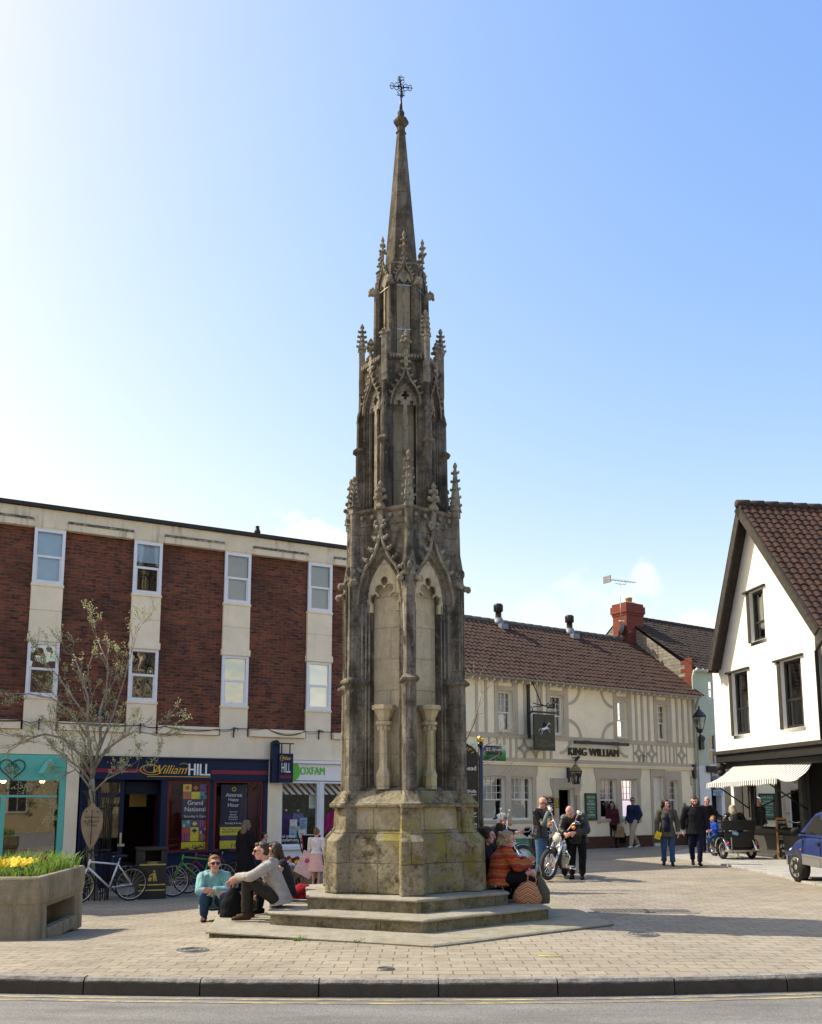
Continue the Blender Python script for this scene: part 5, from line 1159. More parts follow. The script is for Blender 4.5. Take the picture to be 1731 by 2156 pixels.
for px, (p0, p1) in ((1049, (1316, 1272)), (1199, (1334, 1296))):
    u_ = FP.u(px, p0, wr - .1); z0 = zr - .1; zt = FP.z(px, p1, wr - .1); h = zt - z0
    m = MB(); c = (u_, wr - .12, 0)
    m.lathe([(.13, z0), (.15, z0 + h * .25), (.12, z0 + h * .33), (.115, z0 + h * .62), (.16, z0 + h * .63), (.16, z0 + h * .95), (.13, zt)], c, 14)
    for k in range(12): a = R(30 * k); m.box(c[0] + .165 * math.cos(a) - .01, c[0] + .165 * math.cos(a) + .01, c[1] + .165 * math.sin(a) - .01, c[1] + .165 * math.sin(a) + .01, z0 + h * .64, z0 + h * .94)
    o = m.build('flue_cowl', 'black_iron', rf); m = MB(); m.lathe([(.25, z0 - .05), (.20, z0 + h * .1), (.16, z0 + h * .3)], c, 14); m.box(u_ - .16, u_ + .16, wr - .50, wr - .1, z0 - .22, z0 - .02); m.build('lead_flashing', 'lead', rf)
# pub lettering and lamp bar
m = MB(); zk = FP.z(1250, 1592); ua, ub = FP.u(1194, 1585), FP.u(1302.5, 1585); wk = (ub - ua) * .97; hk = FP.z(1250, 1576) - zk
for q in (-.010, .010): m.text('KING WILLIAM', (ua + ub) / 2 + q, zk, -.06, w=wk, h=hk, depth=.05, sp=1.05)
m.build('pub_lettering', 'letter_dark', pub)
m = MB(); ua, ub = FP.u(1199, 1566), FP.u(1312, 1566); zz_ = FP.z(1255, 1566); m.box(ua, ub, -.30, -.20, zz_ - .05, zz_ + .05)
for u_ in (ua + .5, ub - .7): m.box(u_, u_ + .3, -.22, .0, zz_ + .04, zz_ + .075)
m.build('lamp_bar', 'black_iron', pub, bevel=.008)
# ================================================================ pub furniture
# hanging pub sign on a wrought-iron bracket
yb = -1.05
ps = fthing(FP, 'pub_sign', 'dark green hanging pub sign with white horse rider on scrolled iron bracket', 'sign', FP.u(1112, 1500), -.03, FP.z(1118, 1579, -.6))
def L(px, py, y=-.55): u_, z_ = FP.uz(px, py, y); return u_ - FP.u(1112, 1500), z_ - FP.z(1118, 1579, -.6)
x0, za_ = L(1123, 1579); x1, zb_ = L(1165.5, 1506)
m = MB(); m.box(x0, x1, -.58, -.52, 0, zb_); pn = m.build('board', 'sign_green', ps, bevel=.01)
m = MB(); m.box(x0 - .03, x1 + .08, -.57, -.53, zb_ + .04, zb_ + .10); hz = zb_ + .10
m.box(-.06, .06, -.02, .02, zb_ - .75, zb_ + 1.45)
m.tube([(.0, -.1, zb_ + 1.3), (.08, -.3, zb_ + .8), (.15, -.45, zb_ + .35), (.35, -.55, zb_ + .25), (.6, -.55, zb_ + .28), (.7, -.55, zb_ + .45), (.62, -.55, zb_ + .5), (.58, -.55, zb_ + .42)], .02, 6)
m.tube([(0, -.02, zb_ + .07), (x0, -.55, zb_ + .07)], .025, 6); m.tube([(x0, -.55, zb_ + .22), (x1 + .05, -.55, zb_ + .35)], .015, 6); m.tube([(x0, -.55, zb_ + .35), (x1, -.55, zb_ + .22)], .015, 6)
for i in range(2): m.torus((x1 - .05 - .2 * i, -.55, zb_ + .30), .08, .014, 16, 5, (0, 1, 0))
m.torus((.05, -.06, zb_ + 1.25), .07, .015, 16, 5, (0, 1, 0)); m.torus((x0 - .05, -.5, zb_ + .15), .07, .014, 16, 5, (0, 1, 0))
m.build('bracket', 'black_iron', ps)
cx_ = (x0 + x1) / 2; w_ = x1 - x0; cz = zb_ * .62
m = MB(); yq = -.585                                       # rearing horse and rider, in relief
m.M = Matrix.Translation((cx_, yq, cz)) @ Matrix.Scale(w_ * .42, 4)
m.tube([(-.35, 0, -.10), (-.05, 0, -.02), (.25, 0, .12)], [.20, .17, .19], 8, flat=.2); m.tube([(.25, 0, .15), (.42, 0, .40), (.50, 0, .48)], [.15, .10, .08], 8, flat=.2); m.tube([(.46, 0, .47), (.68, 0, .34)], [.09, .05], 8, flat=.2)
for pts in ([(-.38, 0, -.15), (-.42, 0, -.42), (-.60, 0, -.68), (-.52, 0, -.8)], [(-.25, 0, -.2), (-.28, 0, -.45), (-.42, 0, -.68), (-.34, 0, -.78)], [(.3, 0, 0), (.55, 0, -.05), (.62, 0, -.28)], [(.25, 0, -.02), (.45, 0, -.20), (.60, 0, -.40)]): m.tube(pts, [.09, .06, .04, .03][:len(pts)], 6, flat=.2)
m.tube([(-.5, 0, -.05), (-.68, 0, -.25), (-.66, 0, -.5)], [.05, .07, .02], 6, flat=.2); m.build('painted_horse', 'letter_white', pn)
m = MB(); m.M = Matrix.Translation((cx_, yq - .003, cz)) @ Matrix.Scale(w_ * .42, 4); m.tube([(-.02, 0, .1), (.02, 0, .5)], [.12, .10], 8, flat=.2); m.tube([(.05, 0, .1), (.18, 0, -.2)], [.07, .05], 6, flat=.2); m.ell((.04, 0, .66), (.08, .02, .09), 8); m.tube([(.0, 0, .45), (.22, 0, .3)], .04, 6, flat=.2); m.build('painted_rider', 'olive', pn)
m = MB(); m.text('KING', cx_, zb_ * .22, yq, h=.10); m.text('WILLIAM', cx_, zb_ * .10, yq, w=w_ * .8); m.build('lettering', 'letter_bronze', pn)
# lantern over the pub door
def lantern(par, c, s, capm, mat='black_iron', topk=1.0):
    m = MB(); m.M = Matrix.Translation(c) @ Matrix.Scale(s, 4)
    for a in range(4):
        t_ = R(45 + 90 * a); m.tube([(.13 * math.cos(t_), .13 * math.sin(t_), 0), (.25 * math.cos(t_), .25 * math.sin(t_), .5)], .014, 5)
    for z_, r_ in ((0, .135), (.5, .255)): m.lathe([(r_ - .02, z_), (r_ + .01, z_), (r_ + .01, z_ + .03), (r_ - .02, z_ + .03)], n=4, ph=R(45), smooth=False)
    m.build('lantern_frame', mat, par)
    m = MB(); m.M = Matrix.Translation(c) @ Matrix.Scale(s, 4); m.lathe([(.28, .53), (.29, .55), (.16, .70), (.10, .74), (.10, .79), (.05, .82), (.03, .88), (.045, .91), (.01, .97)], n=8, ph=R(22.5), smooth=False); m.build('lantern_cap', capm, par)
    m = MB(); m.M = Matrix.Translation(c) @ Matrix.Scale(s, 4); m.lathe([(.12, .03), (.235, .49)], n=4, ph=R(45), smooth=False, cap=False); m.build('lantern_glass', 'glass', par)
    m = MB(); m.M = Matrix.Translation(c) @ Matrix.Scale(s, 4); m.ell((0, 0, .26), (.05, .05, .12), 8); m.tube([(0, 0, .02), (0, 0, .2)], .02, 6); m.build('lamp_bulb', 'lamp_glass', par)
u_, z_ = FP.uz(1213, 1650, -.55); u2, z2 = FP.uz(1196, 1632, 0)
ln = fthing(FP, 'wall_lantern', 'greenish brass topped lantern on black bracket above the pub doorway', 'lantern', u2, 0, z2)
lantern(ln, (u_ - u2, -.55, z_ - z2 - .02), .80, 'brass_old')
m = MB(); m.box(-.06, .06, -.05, .0, -.25, .25); m.tube([(0, -.04, .05), ((u_ - u2) * .6, -.3, .12), ((u_ - u2) * .75, -.4, .12)], .02, 6); m.torus(((u_ - u2) * .3, -.15, .0), .07, .014, 14, 5, (0, 1, 0)); m.build('bracket', 'black_iron', ln)
# blackboards, menu board and small plate on the pub wall
def wallboard(F, px0, px1, py0, py1, name, label, cat, frame, face, lines, chalk='chalk', fw=.05, y=-.03):
    a, z1 = F.uz(px0, py0, y); b, _ = F.uz(px1, py0, y); _, z0 = F.uz((px0 + px1) / 2, py1, y); z1 = F.uz((px0 + px1) / 2, py0, y)[1]
    t_ = fthing(F, name, label, cat, (a + b) / 2, y, z0); w, h = b - a, z1 - z0; m = MB()
    m.box(-w / 2, w / 2, -.02, .028, 0, h); m.build('face', face, t_)
    m = MB(); m.box(-w / 2, -w / 2 + fw, -.035, -.02, 0, h); m.box(w / 2 - fw, w / 2, -.035, -.02, 0, h); m.box(-w / 2 + fw, w / 2 - fw, -.035, -.02, 0, fw); m.box(-w / 2 + fw, w / 2 - fw, -.035, -.02, h - fw, h); m.build('frame', frame, t_, bevel=.006)
    m = MB()
    for (s_, fz, fh, fww) in lines: m.text(s_, 0, h * fz, -.024, w=w * fww if fww else None, h=h * fh, depth=.003, shear=.12)
    m.build('lettering', chalk, t_); return t_
wallboard(FP, 1144, 1167, 1677, 1721, 'chalkboard', 'wood framed blackboard advertising live music left of the pub door', 'chalkboard', 'wood_frame', 'slateboard', [('live', .84, .08, .25), ('music', .74, .09, .4), ('Sunday 1st April', .60, .06, .75), ('Jack Chancellor', .50, .06, .8), ('7pm', .42, .05, .2), ('Sunday 8th', .30, .06, .6), ('TJ Elks', .16, .07, .6)])
wallboard(FP, 1169, 1175, 1681, 1701, 'wall_plate', 'small yellow plate with black bottle shape beside the pub door', 'plate', 'black_iron', 'poster_yellow', [('i', .3, .5, .3)], 'black_iron', .02)
wallboard(FP, 1231, 1255, 1670, 1727, 'menu_board', 'tall dark green menu board offering ales, food and coffee right of pub door', 'menu board', 'black_iron', 'board_green', [('Cask Ales', .82, .06, .7), ('Good', .68, .06, .4), ('FOOD', .56, .08, .65), ('LIVE MUSIC', .45, .04, .6), ('& Great Company', .38, .03, .6), ('Tea', .27, .06, .3), ('COFFEE', .15, .07, .65)], 'chalk', .05)
# sports banner
a, z0 = FP.uz(995, 1602, -.05); b, _ = FP.uz(1065.5, 1602, -.05); _, z1 = FP.uz(1030, 1567, -.05)
bn = fthing(FP, 'banner', 'green and white sports banner tied to the pub wall behind bare branches', 'banner', (a + b) / 2, -.055, z0); w, h = b - a, z1 - z0
m = MB(); m.add([(-w / 2 + w * i / 12, -.01 * math.sin(i), zz_) for i in range(13) for zz_ in (0, h)], [(2 * i, 2 * i + 2, 2 * i + 3, 2 * i + 1) for i in range(12)], True); m.build('sheet', 'banner', bn)
m = MB(); m.tube([(-w * .12, -.018, h * .66), (w * .36, -.018, h * .66)], h * .26, 12, flat=.02, side=(0, 0, 1)); m.build('badge', 'letter_dark', bn)
m = MB(); m.text('BT Sport', w * .12, h * .56, -.034, w=w * .46, h=h * .24, depth=.006); m.build('lettering', 'letter_white', bn)
m = MB(); m.text('LIVE HERE', w * .06, h * .10, -.022, w=w * .5, h=h * .22, depth=.006); m.build('small_lettering', 'letter_dark', bn)
m = MB(); m.lathe([(h * .16, -.022), (h * .16, -.016)], (-w * .18, 0, h * .72), 18, axis='y', smooth=False); m.build('emblem', 'poster_purple', bn)
# security camera
u_, z_ = FP.uz(1214, 1595, -.2); sc_ = fthing(FP, 'security_camera', 'small black security camera on the pub wall left of the lettering', 'camera', u_, 0, z_)
m = MB(); m.tube([(0, 0, 0), (0, -.18, 0), (.0, -.2, -.05)], .02, 6); m.build('arm', 'black_iron', sc_); m = MB(); m.tube([(-.1, -.25, -.1), (.1, -.2, .02)], [.05, .055], 10); m.build('housing', 'black_iron', sc_)
hook_bracket(pub, FP.u(1350, 1600), FP.z(1350, 1597), -.08)
# ================================================================ pale green building with rubble gable
gb = thing('green_building', 'pale green rendered building with rubble gable and dark tiled roof beyond the pub', 'building', (FP.w(LP, 0).x, FP.w(LP, 0).y, 0), FP.rz)
FG = Face((FP.w(LP, 0).x, FP.w(LP, 0).y), (FP.w(LP + 6, 0).x, FP.w(LP + 6, 0).y))
zeg = FG.z(1470, 1411, -.05); wg = 3.6; zrg = FG.z(1430, 1317.5, wg)
def guz(a, b, c, d, y=0.0): return (FG.u(a, (b + d) / 2, y), FG.u(c, (b + d) / 2, y), FG.z((a + c) / 2, d, y), FG.z((a + c) / 2, b, y))
gwin = [guz(1492, 1432, 1507, 1471), guz(1493, 1545, 1511, 1613), guz(1499, 1648, 1512, 1670)]
m = MB(); holed(m, .02, 6, FG.z(1480, 1612), zeg, gwin[:2], 0, .3); m.build('wall', 'green_render', gb)
m = MB(); holed(m, .021, 6, -.2, FG.z(1480, 1612) - .003, [(FG.u(1499, 1700), FG.u(1520, 1700), -.1, FG.z(1505, 1640))], -.01, .3); m.build('ground_floor_wall', 'white_paint', gb)
m = MB(); m.box(.02, 6, .7, 8, -.2, zeg); m.build('inner_wall', 'interior', gb)
m = MB(); m.prism([(.03, -.2), (.03, zeg), (wg, zrg - .06), (2 * wg, zeg), (2 * wg, -.2)], -.02, .018, 'x'); m.build('gable_wall', 'rubble', gb)
m = MB()
for k in range(16): z_ = zeg - 2.0 + k * .155; m.box(-.03, -.02 - .002, .0, .55 if k % 2 else .34, z_, z_ + .075); m.box(-.03, -.022, .0, .34 if k % 2 else .55, z_ + .078, z_ + .15)
m.build('brick_quoin', 'red_brick', gb)
m = MB(); tiled(m, (-.05, wg, zrg), (7, 0, 0), (0, -wg - .25, zeg + .03 - zrg), .235, 17, .034, .024, 5); rg = m.build('roof', 'tile_dark', gb)
m = MB(); m.add([(-.05, wg, zrg), (7, wg, zrg), (7, 2 * wg, zeg), (-.05, 2 * wg, zeg)], [(0, 1, 2, 3)]); m.build('rear_roof', 'tile_dark', gb)
m = MB()
for i in range(16): m.tube([(i * .42 - .05, wg, zrg + .02), (i * .42 + .36, wg, zrg + .025)], [.10, .105], 10)
m.build('ridge_tile', 'tile_dark', rg)
m = MB(); m.tube([(0, -.2, zeg), (6, -.2, zeg)], .05, 8); m.box(0, 6, -.2, .0, zeg - .05, zeg - .01); m.build('gutter', 'white_frame', gb)
m = MB(); up_ = FG.u(1459, 1500); m.tube([(up_, -.16, zeg - .03), (up_, -.07, zeg - .3), (up_, -.07, .1)], .045, 8); up_ = FG.u(1465, 1700); m.tube([(up_, -.07, 2.9), (up_, -.07, .1)], .04, 8); m.build('downpipe', 'green_render', gb)
for q, bk in zip(gwin[:2], ('curtain', None)): sash(gb, q[0], q[1], q[2], q[3], .1, 'white_frame', .06, None, None, backs=[(0, 1, 0, 1, bk)] if bk else None, sill=(.1, .06, 'white_paint'))
m = MB(); m.box(FG.u(1486, 1620), FG.u(1530, 1620), -.12, -.01, FG.z(1490, 1626), FG.z(1490, 1613)); m.build('shop_cornice', 'old_timber', gb)
m = MB(); m.box(FG.u(1499, 1700), FG.u(1520, 1700), .25, .28, -.1, 2.4); m.build('shop_door', 'interior', gb)
m = MB(); m.box(FG.u(1500, 1660), FG.u(1520, 1660), -.03, -.012, FG.z(1505, 1675), FG.z(1505, 1663)); nt = m.build('notice', 'paper_blue', gb); m = MB(); m.text('VOLUNTEERS', FG.u(1509, 1660), FG.z(1505, 1669), -.033, w=.6, depth=.003); m.text('HERE', FG.u(1509, 1660), FG.z(1505, 1674), -.033, w=.3, depth=.003); m.build('lettering', 'letter_dark', nt)
u_, z_ = FG.uz(1507, 1633, -.05); m = MB(); m.box(u_ - .25, u_ + .25, -.03, -.012, z_ - .16, z_ + .16); sg = m.build('blue_plate', 'car_blue', gb); m = MB(); m.text('Shop', u_, z_ - .06, -.033, w=.36, depth=.003); m.build('lettering', 'letter_white', sg)
m = MB(); zz_ = FG.z(1460, 1667, -.03); m.box(FG.u(1457, 1632), FG.u(1461.5, 1632), -.12, -.01, FG.z(1459, 1638), FG.z(1459, 1610)); m.build('alarm_box', 'black_iron', gb)
# red brick chimney at the party wall
yc = wr + .1
u0c, u1c = FP.u(1314, 1330, yc - .3), FP.u(1360, 1330, yc - .3); ztc = FP.z(1333, 1270, yc - .3)
ch = fthing(FP, 'chimney', 'stout red brick chimney with corbelled top and buff pot between pub and green building', 'chimney', (u0c + u1c) / 2, yc, zr - .55); w = (u1c - u0c) / 2 * .80; h = ztc - zr + .55
m = MB(); m.box(-w * .95, w * .95, -.32, .45, 0, h - .50); m.box(-w * 1.0, w * 1.0, -.35, .48, h - .52, h - .40); m.box(-w * 1.08, w * 1.08, -.39, .52, h - .42, h - .12); m.box(-w * .98, w * .98, -.34, .47, h - .14, h); m.build('stack', 'red_brick', ch, bevel=.008)
m = MB(); m.lathe([(w * .9, h), (w * .5, h + .10)], (0, .07, 0), 4, R(45), smooth=False); m.build('mortar_cap', 'rubble', ch)
m = MB(); m.lathe([(.13, h + .06), (.125, h + .25), (.145, h + .26), (.145, h + .31), (.10, h + .31), (.10, h + .1)], (.1, .07, 0), 14); m.build('chimney_pot', 'wood_frame', ch)
m = MB(); 
for k in range(14): t_ = k / 14; m.box(-.05 + 0, .10, -.1, -.05, -.1, 0) if k == 0 else None
m.box(-w * 1.0, w * 1.0, -.36, .46, -.12, .06); m.build('lead_flashing', 'lead', ch)
u_, z_ = FP.uz(1325, 1327, yc - .55); ds = fthing(FP, 'satellite_dish', 'round grey satellite dish fixed to the red brick chimney', 'satellite dish', u_, yc - .34, z_)
m = MB(); m.M = Matrix.Rotation(R(28), 4, 'Z') @ Matrix.Rotation(R(-68), 4, 'X'); m.lathe([(.01, .0), (.15, .02), (.29, .075), (.30, .085), (.285, .085), (.15, .035), (.01, .015)], (0, 0, .1), 24); m.build('dish', 'lead', ds); m = MB(); m.tube([(0, 0, 0), (0, -.12, 0)], .025, 8); m.tube([(0, -.1, -.25), (-.16, -.42, -.12)], .012, 6); m.box(-.2, -.13, -.46, -.38, -.15, -.08); m.build('mount_arm', 'black_iron', ds)
ub_, zb_ = FP.uz(1307.5, 1310, yc - .4); _, zt_ = FP.uz(1304.5, 1226, yc - .4)
an = fthing(FP, 'television_aerial', 'tall thin television aerial on a mast beside the red chimney', 'aerial', ub_, yc - .4, zb_); h = zt_ - zb_
m = MB(); m.tube([(0, 0, -.2), (0, 0, h)], .017, 6); m.box(-.02, .2, -.01, .1, .05, .08); m.build('mast', 'steel', an)
m = MB(); m.tube([(-.72, 0, h + .02), (.95, 0, h + .12)], .012, 5); m.tube([(-.25, 0, h - .08), (.35, 0, h - .05), (.35, 0, h + .07)], .010, 5)
for i in range(9): x = -.45 + i * .165; m.box(x - .005, x + .005, -.14, .14, h + .04 + .06 * (x + .7) / 1.6, h + .052 + .06 * (x + .7) / 1.6)
m.box(-.74, -.70, -.2, .2, h - .12, h + .16); m.build('antenna', 'lead', an)
# street lantern on scroll bracket at the corner of the pub
u_, z_ = FP.uz(1474, 1545, -.6); ua, zaa = FP.uz(1463, 1562, -.1)
sl = fthing(FP, 'street_lantern', 'black four-sided street lantern on scrolled wall bracket between pub and green building', 'street lamp', LP + .25, -.05, zaa)
du = u_ - LP - .25; dz_ = FP.z(1474, 1536, -.6) - zaa
lantern(sl, (du, -.55, dz_), .92, 'black_gloss')
m = MB(); m.box(-.10, .10, -.06, .03, -.28, .22); m.tube([(0, -.05, .1), (du * .5, -.3, -.02), (du * .9, -.5, .1), (du, -.55, dz_)], .03, 7); m.torus((du * .35, -.25, .12), .10, .018, 16, 5, (0.6, .8, 0)); m.torus((du * .7, -.42, .16), .07, .016, 16, 5, (0.6, .8, 0)); m.tube([(du, -.55, dz_ - .12), (du, -.55, dz_ + .02)], [.09, .14], 10); m.build('bracket', 'black_iron', sl)
# ================================================================ white gabled house on the right
w0 = gy(1509.5, 1583, 28.0); w1 = gy(1731, 1555, 22.6)
FH = Face((w0.x, w0.y), (w1.x, w1.y))
hs_ = thing('gabled_house', 'white rendered gabled house with leaning black bargeboards above a grey corner shop', 'house', (FH.A.x, FH.A.y, 0), FH.rz)
def hpt(px, py, y=0.0): return FH.uz(px, py, y)
bl_ = hpt(1509.6, 1583); le = hpt(1498.7, 1416); ap_ = hpt(1567.6, 1111); re = hpt(1707, 1325); br = hpt(1731, 1556)
uL = min(bl_[0], le[0]); uR = hpt(1724, 1480)[0]; zj = (bl_[1] + br[1]) / 2; zeL = le[1]; zeR = re[1]; uA, zA = ap_
print('house', FH.L, bl_, le, ap_, re, br, uR)
uL = (bl_[0] + le[0]) / 2
def hw(a, b, c, d):
    q = [hpt(a, b), hpt(c, d)]; return (q[0][0], q[1][0], q[1][1], q[0][1])
win = [hw(1576, 1241, 1603, 1343), hw(1540, 1420, 1572, 1541), hw(1640, 1391, 1687, 1527)]
win = [(FH.u(1579, 1290), FH.u(1609, 1290), FH.z(1597, 1348), FH.z(1593, 1242)), (FH.u(1543, 1480), FH.u(1576.5, 1480), FH.z(1563, 1546), FH.z(1558, 1414)), (FH.u(1646, 1460), FH.u(1690, 1460), FH.z(1672, 1532), FH.z(1664, 1388))]
def zroofat(u): return zeL + (zA - zeL) * (u - uL) / (uA - uL) if u < uA else zA + (zeR - zA) * (u - uA) / (uR - uA)
m = MB(); zbx = min(zeL, zeR) - .03
holed(m, uL, uR, zj, zbx, [q for q in win if q[3] < zbx], 0, .3); 
w_ = win[0]; cuts = sorted([uL, w_[0], w_[1], uA, uR])
def strip_(a, b, z0, z1f):
    if b - a < 1e-4: return
    pts = [(a, z0)] + [(b, z0)] + ([(b, z1f(b))] if z1f(b) > z0 else []) + ([(a, z1f(a))] if z1f(a) > z0 else [])
    m.add([(p[0], 0, p[1]) for p in pts], [tuple(range(len(pts)))])
for a, b in zip(cuts, cuts[1:]):
    if w_[0] - 1e-6 <= a and b <= w_[1] + 1e-6:
        strip_(a, b, zbx, lambda u: w_[2]); strip_(a, b, w_[3], zroofat)
    else: strip_(a, b, zbx, zroofat)
a, b, c, d = w_; m.add([(a, 0, c), (b, 0, c), (b, 0, d), (a, 0, d), (a, .3, c), (b, .3, c), (b, .3, d), (a, .3, d)], [(0, 1, 5, 4), (1, 2, 6, 5), (2, 3, 7, 6), (3, 0, 4, 7)])
m.add([(uL, 0, zj), (uL, 8, zj), (uL, 8, zeL), (uL, 0, zeL), (uR, 0, zj), (uR, 8, zj), (uR, 8, zeR), (uR, 0, zeR), (uL, 8, zj), (uR, 8, zj), (uR, 8, zeR), (uA, 8, zA), (uL, 8, zeL)], [(0, 1, 2, 3), (4, 7, 6, 5), (8, 9, 10, 11, 12)])
m.build('wall', 'white_render', hs_)
m = MB(); m.box(uL + .05, uR - .05, .75, 7.9, -.1, zbx); m.build('inner_wall', 'interior', hs_)
for i, q in enumerate(win):
    o = sash(hs_, q[0], q[1], q[2], q[3], .14, 'black_timber', .07, None, None, .42 if i else .38, backs=[[(.0, .35, .3, .9, 'blind')], [(.35, .95, 0, .55, 'curtain'), (.75, 1, .5, 1, 'curtain')], [(.5, .95, 0, 1, 'curtain')]][i], sill=(.14, .12, 'black_timber'))
    m = MB(); m.box(q[0] - .16, q[0] - .003, -.015, .16, q[2], q[3] + .02); m.box(q[0] - .28, q[1] + .14, -.07, .05, q[3] + .022, q[3] + .07); m.build('architrave', 'old_timber', o)
# bargeboards and roof
ov = .42
apx = FH.uz(1552, 1063, -ov); lex = FH.uz(1490, 1408, -ov); rex = FH.uz(1722, 1323, -ov)
m = MB()
def barge(p, q, w=.235):
    d = Vector((q[0] - p[0], 0, q[1] - p[1])).normalized(); nrm = Vector((-d.z, 0, d.x)); nrm = nrm if nrm.z > 0 else -nrm
    P_, Q_ = Vector((p[0], -ov, p[1])), Vector((q[0], -ov, q[1]))
    vs = [P_, Q_, Q_ - nrm * w, P_ - nrm * w]; vs += [v + Vector((0, .06, 0)) for v in vs]
    m.add(vs, [(0, 1, 2, 3), (7, 6, 5, 4), (0, 4, 5, 1), (1, 5, 6, 2), (2, 6, 7, 3), (3, 7, 4, 0)])
    vs = [P_ + nrm * .02, Q_ + nrm * .02]; vs += [v + Vector((0, ov, 0)) for v in vs]; vs = vs + [v - nrm * .05 for v in vs]
    m.add(vs, [(0, 1, 3, 2), (4, 6, 7, 5), (0, 4, 5, 1), (1, 5, 7, 3), (3, 7, 6, 2), (2, 6, 4, 0)])
barge(apx, lex); barge(apx, rex); m.build('bargeboard', 'old_timber', hs_)
zrg_ = FH.z(1640, 1071, 2.0)
m = MB(); D = Vector((rex[0] - apx[0], 0, rex[1] - apx[1]))
tiled(m, (apx[0], -ov + .06, apx[1] + .02), (0, 9, 0), D * 1.03, .235, 24, .045, .028, 9); rw = m.build('roof', 'tile_pan', hs_)
m = MB(); D2 = Vector((lex[0] - apx[0], 0, lex[1] - apx[1])); tiled(m, (apx[0], -ov + .06, apx[1] + .02), (0, 9, 0), D2 * 1.03, .235, 24, .045, .028, 11); m.build('far_roof', 'tile_pan', hs_)
m = MB()
for i in range(19): m.tube([(apx[0], -ov - .02 + i * .45, apx[1] + .03), (apx[0], -ov + .36 + i * .45, apx[1] + .04)], [.12, .13], 10)
m.build('ridge_tile', 'tile_dark', rw)
m = MB(); du_, dz2 = FH.uz(1497, 1232, 2.6); m.box(lex[0] + .1, lex[0] + 1.0, 2.2, 3.6, zeL + .2, FH.z(1500, 1232, 2.6)); m.build('dormer', 'black_timber', hs_)
m = MB(); m.tube([(rex[0] + .1, -.3, rex[1] - .05), (rex[0] + .12, 6, rex[1] - .05)], .06, 8); m.tube([(rex[0] + .1, -.2, rex[1] - .08), (uR + .03, .0, zeR - .6), (uR + .04, .0, zj)], .045, 8); m.build('gutter', 'black_iron', hs_)
# jetty beam, mouldings
m = MB(); m.box(uL - .05, uR + .4, -.10, .55, zj - .12, zj - .01); m.build('jetty_moulding', 'old_timber', hs_, bevel=.01)
m = MB(); m.box(uL, uR + .3, -.03, .6, zj - .36, zj - .125); m.box(uL + .3, uR + .2, .12, .6, zj - .55, zj - .365); m.build('jetty_beam', 'black_timber', hs_, bevel=.02)
m = MB()
for k in range(3): m.ell((uL + .1, .1, zj - .48 - .17 * k), (.12 - .015 * k, .16 - .03 * k, .12), 10)
m.build('corbel', 'old_timber', hs_)
# shop front below, set back under the jetty
YH = .42
zsl = FH.z(1620, 1745, YH); zst2 = zj - .36
su = [FH.u(px, 1720, YH) for px in (1526, 1548, 1568, 1580, 1588, 1635, 1638, 1686, 1694, 1712, 1731)]
m = MB(); m.box(FH.u(1528, 1720, YH), FH.u(1541, 1720, YH), YH, .8, -.1, zst2); m.build('corner_post', 'grey_shop', hs_)
m = MB(); m.box(FH.u(1541, 1720, YH) + .003, FH.u(1547, 1720, YH), YH + .01, .7, -.1, zst2); m.build('white_post', 'white_render', hs_)
m = MB(); m.box(FH.u(1551, 1720, YH), FH.u(1566, 1720, YH), YH + .25, YH + .3, -.1, zst2); ds_ = m.build('shop_door', 'black_timber', hs_); m = MB(); m.box(FH.u(1564, 1720, YH), FH.u(1565.5, 1720, YH), YH + .2, YH + .25, .95, 1.1); m.build('handle', 'brass_old', ds_)
m = MB(); m.box(FH.u(1567, 1720, YH), FH.u(1583, 1720, YH), YH, .75, -.1, zst2); m.box(FH.u(1583, 1720, YH) + .003, uR + .6, YH, .75, -.1, zsl - .002); m.box(FH.u(1686, 1720, YH), FH.u(1694, 1720, YH), YH - .02, .75, zsl, zst2); m.box(FH.u(1635, 1720, YH), FH.u(1638.5, 1720, YH), YH + .01, .6, zsl, zst2); m.build('shop_wall', 'grey_shop', hs_)
m = MB(); m.box(FH.u(1567, 1720, YH) - .02, uR + .6, YH - .06, .7, -.1, FH.z(1610, 1797, YH)); m.build('shop_plinth', 'grey_shop', hs_, bevel=.02)
m = MB(); m.prism([(YH - .16, zsl), (YH, zsl), (YH, zsl - .16), (YH - .09, zsl - .10)], FH.u(1583, 1720, YH) - .1, FH.u(1694, 1720, YH), 'x'); m.build('shop_sill', 'black_timber', hs_)
for a, b in ((1583, 1635), (1638.5, 1686)):
    A_, B_ = FH.u(a, 1720, YH) + .01, FH.u(b, 1720, YH) - .005; f_ = MB(); 
    for (q, r_, s__, t__) in ((A_, A_ + .06, zsl, zst2), (B_ - .06, B_, zsl, zst2), (A_ + .06, B_ - .06, zsl, zsl + .06), (A_ + .06, B_ - .06, zst2 - .06, zst2)): f_.box(q, r_, YH + .03, YH + .1, s__, t__)
    o = f_.build('shop_window', 'black_timber', hs_); g = MB(); g.add([(A_, YH + .06, zsl), (B_, YH + .06, zsl), (B_, YH + .06, zst2), (A_, YH + .06, zst2)], [(0, 1, 2, 3)]); g.build('pane', 'glass', o)
m = MB(); m.box(FH.u(1694, 1720, YH), uR + .6, YH + .2, YH + .25, 0, zst2); m.build('doorway', 'interior', hs_)
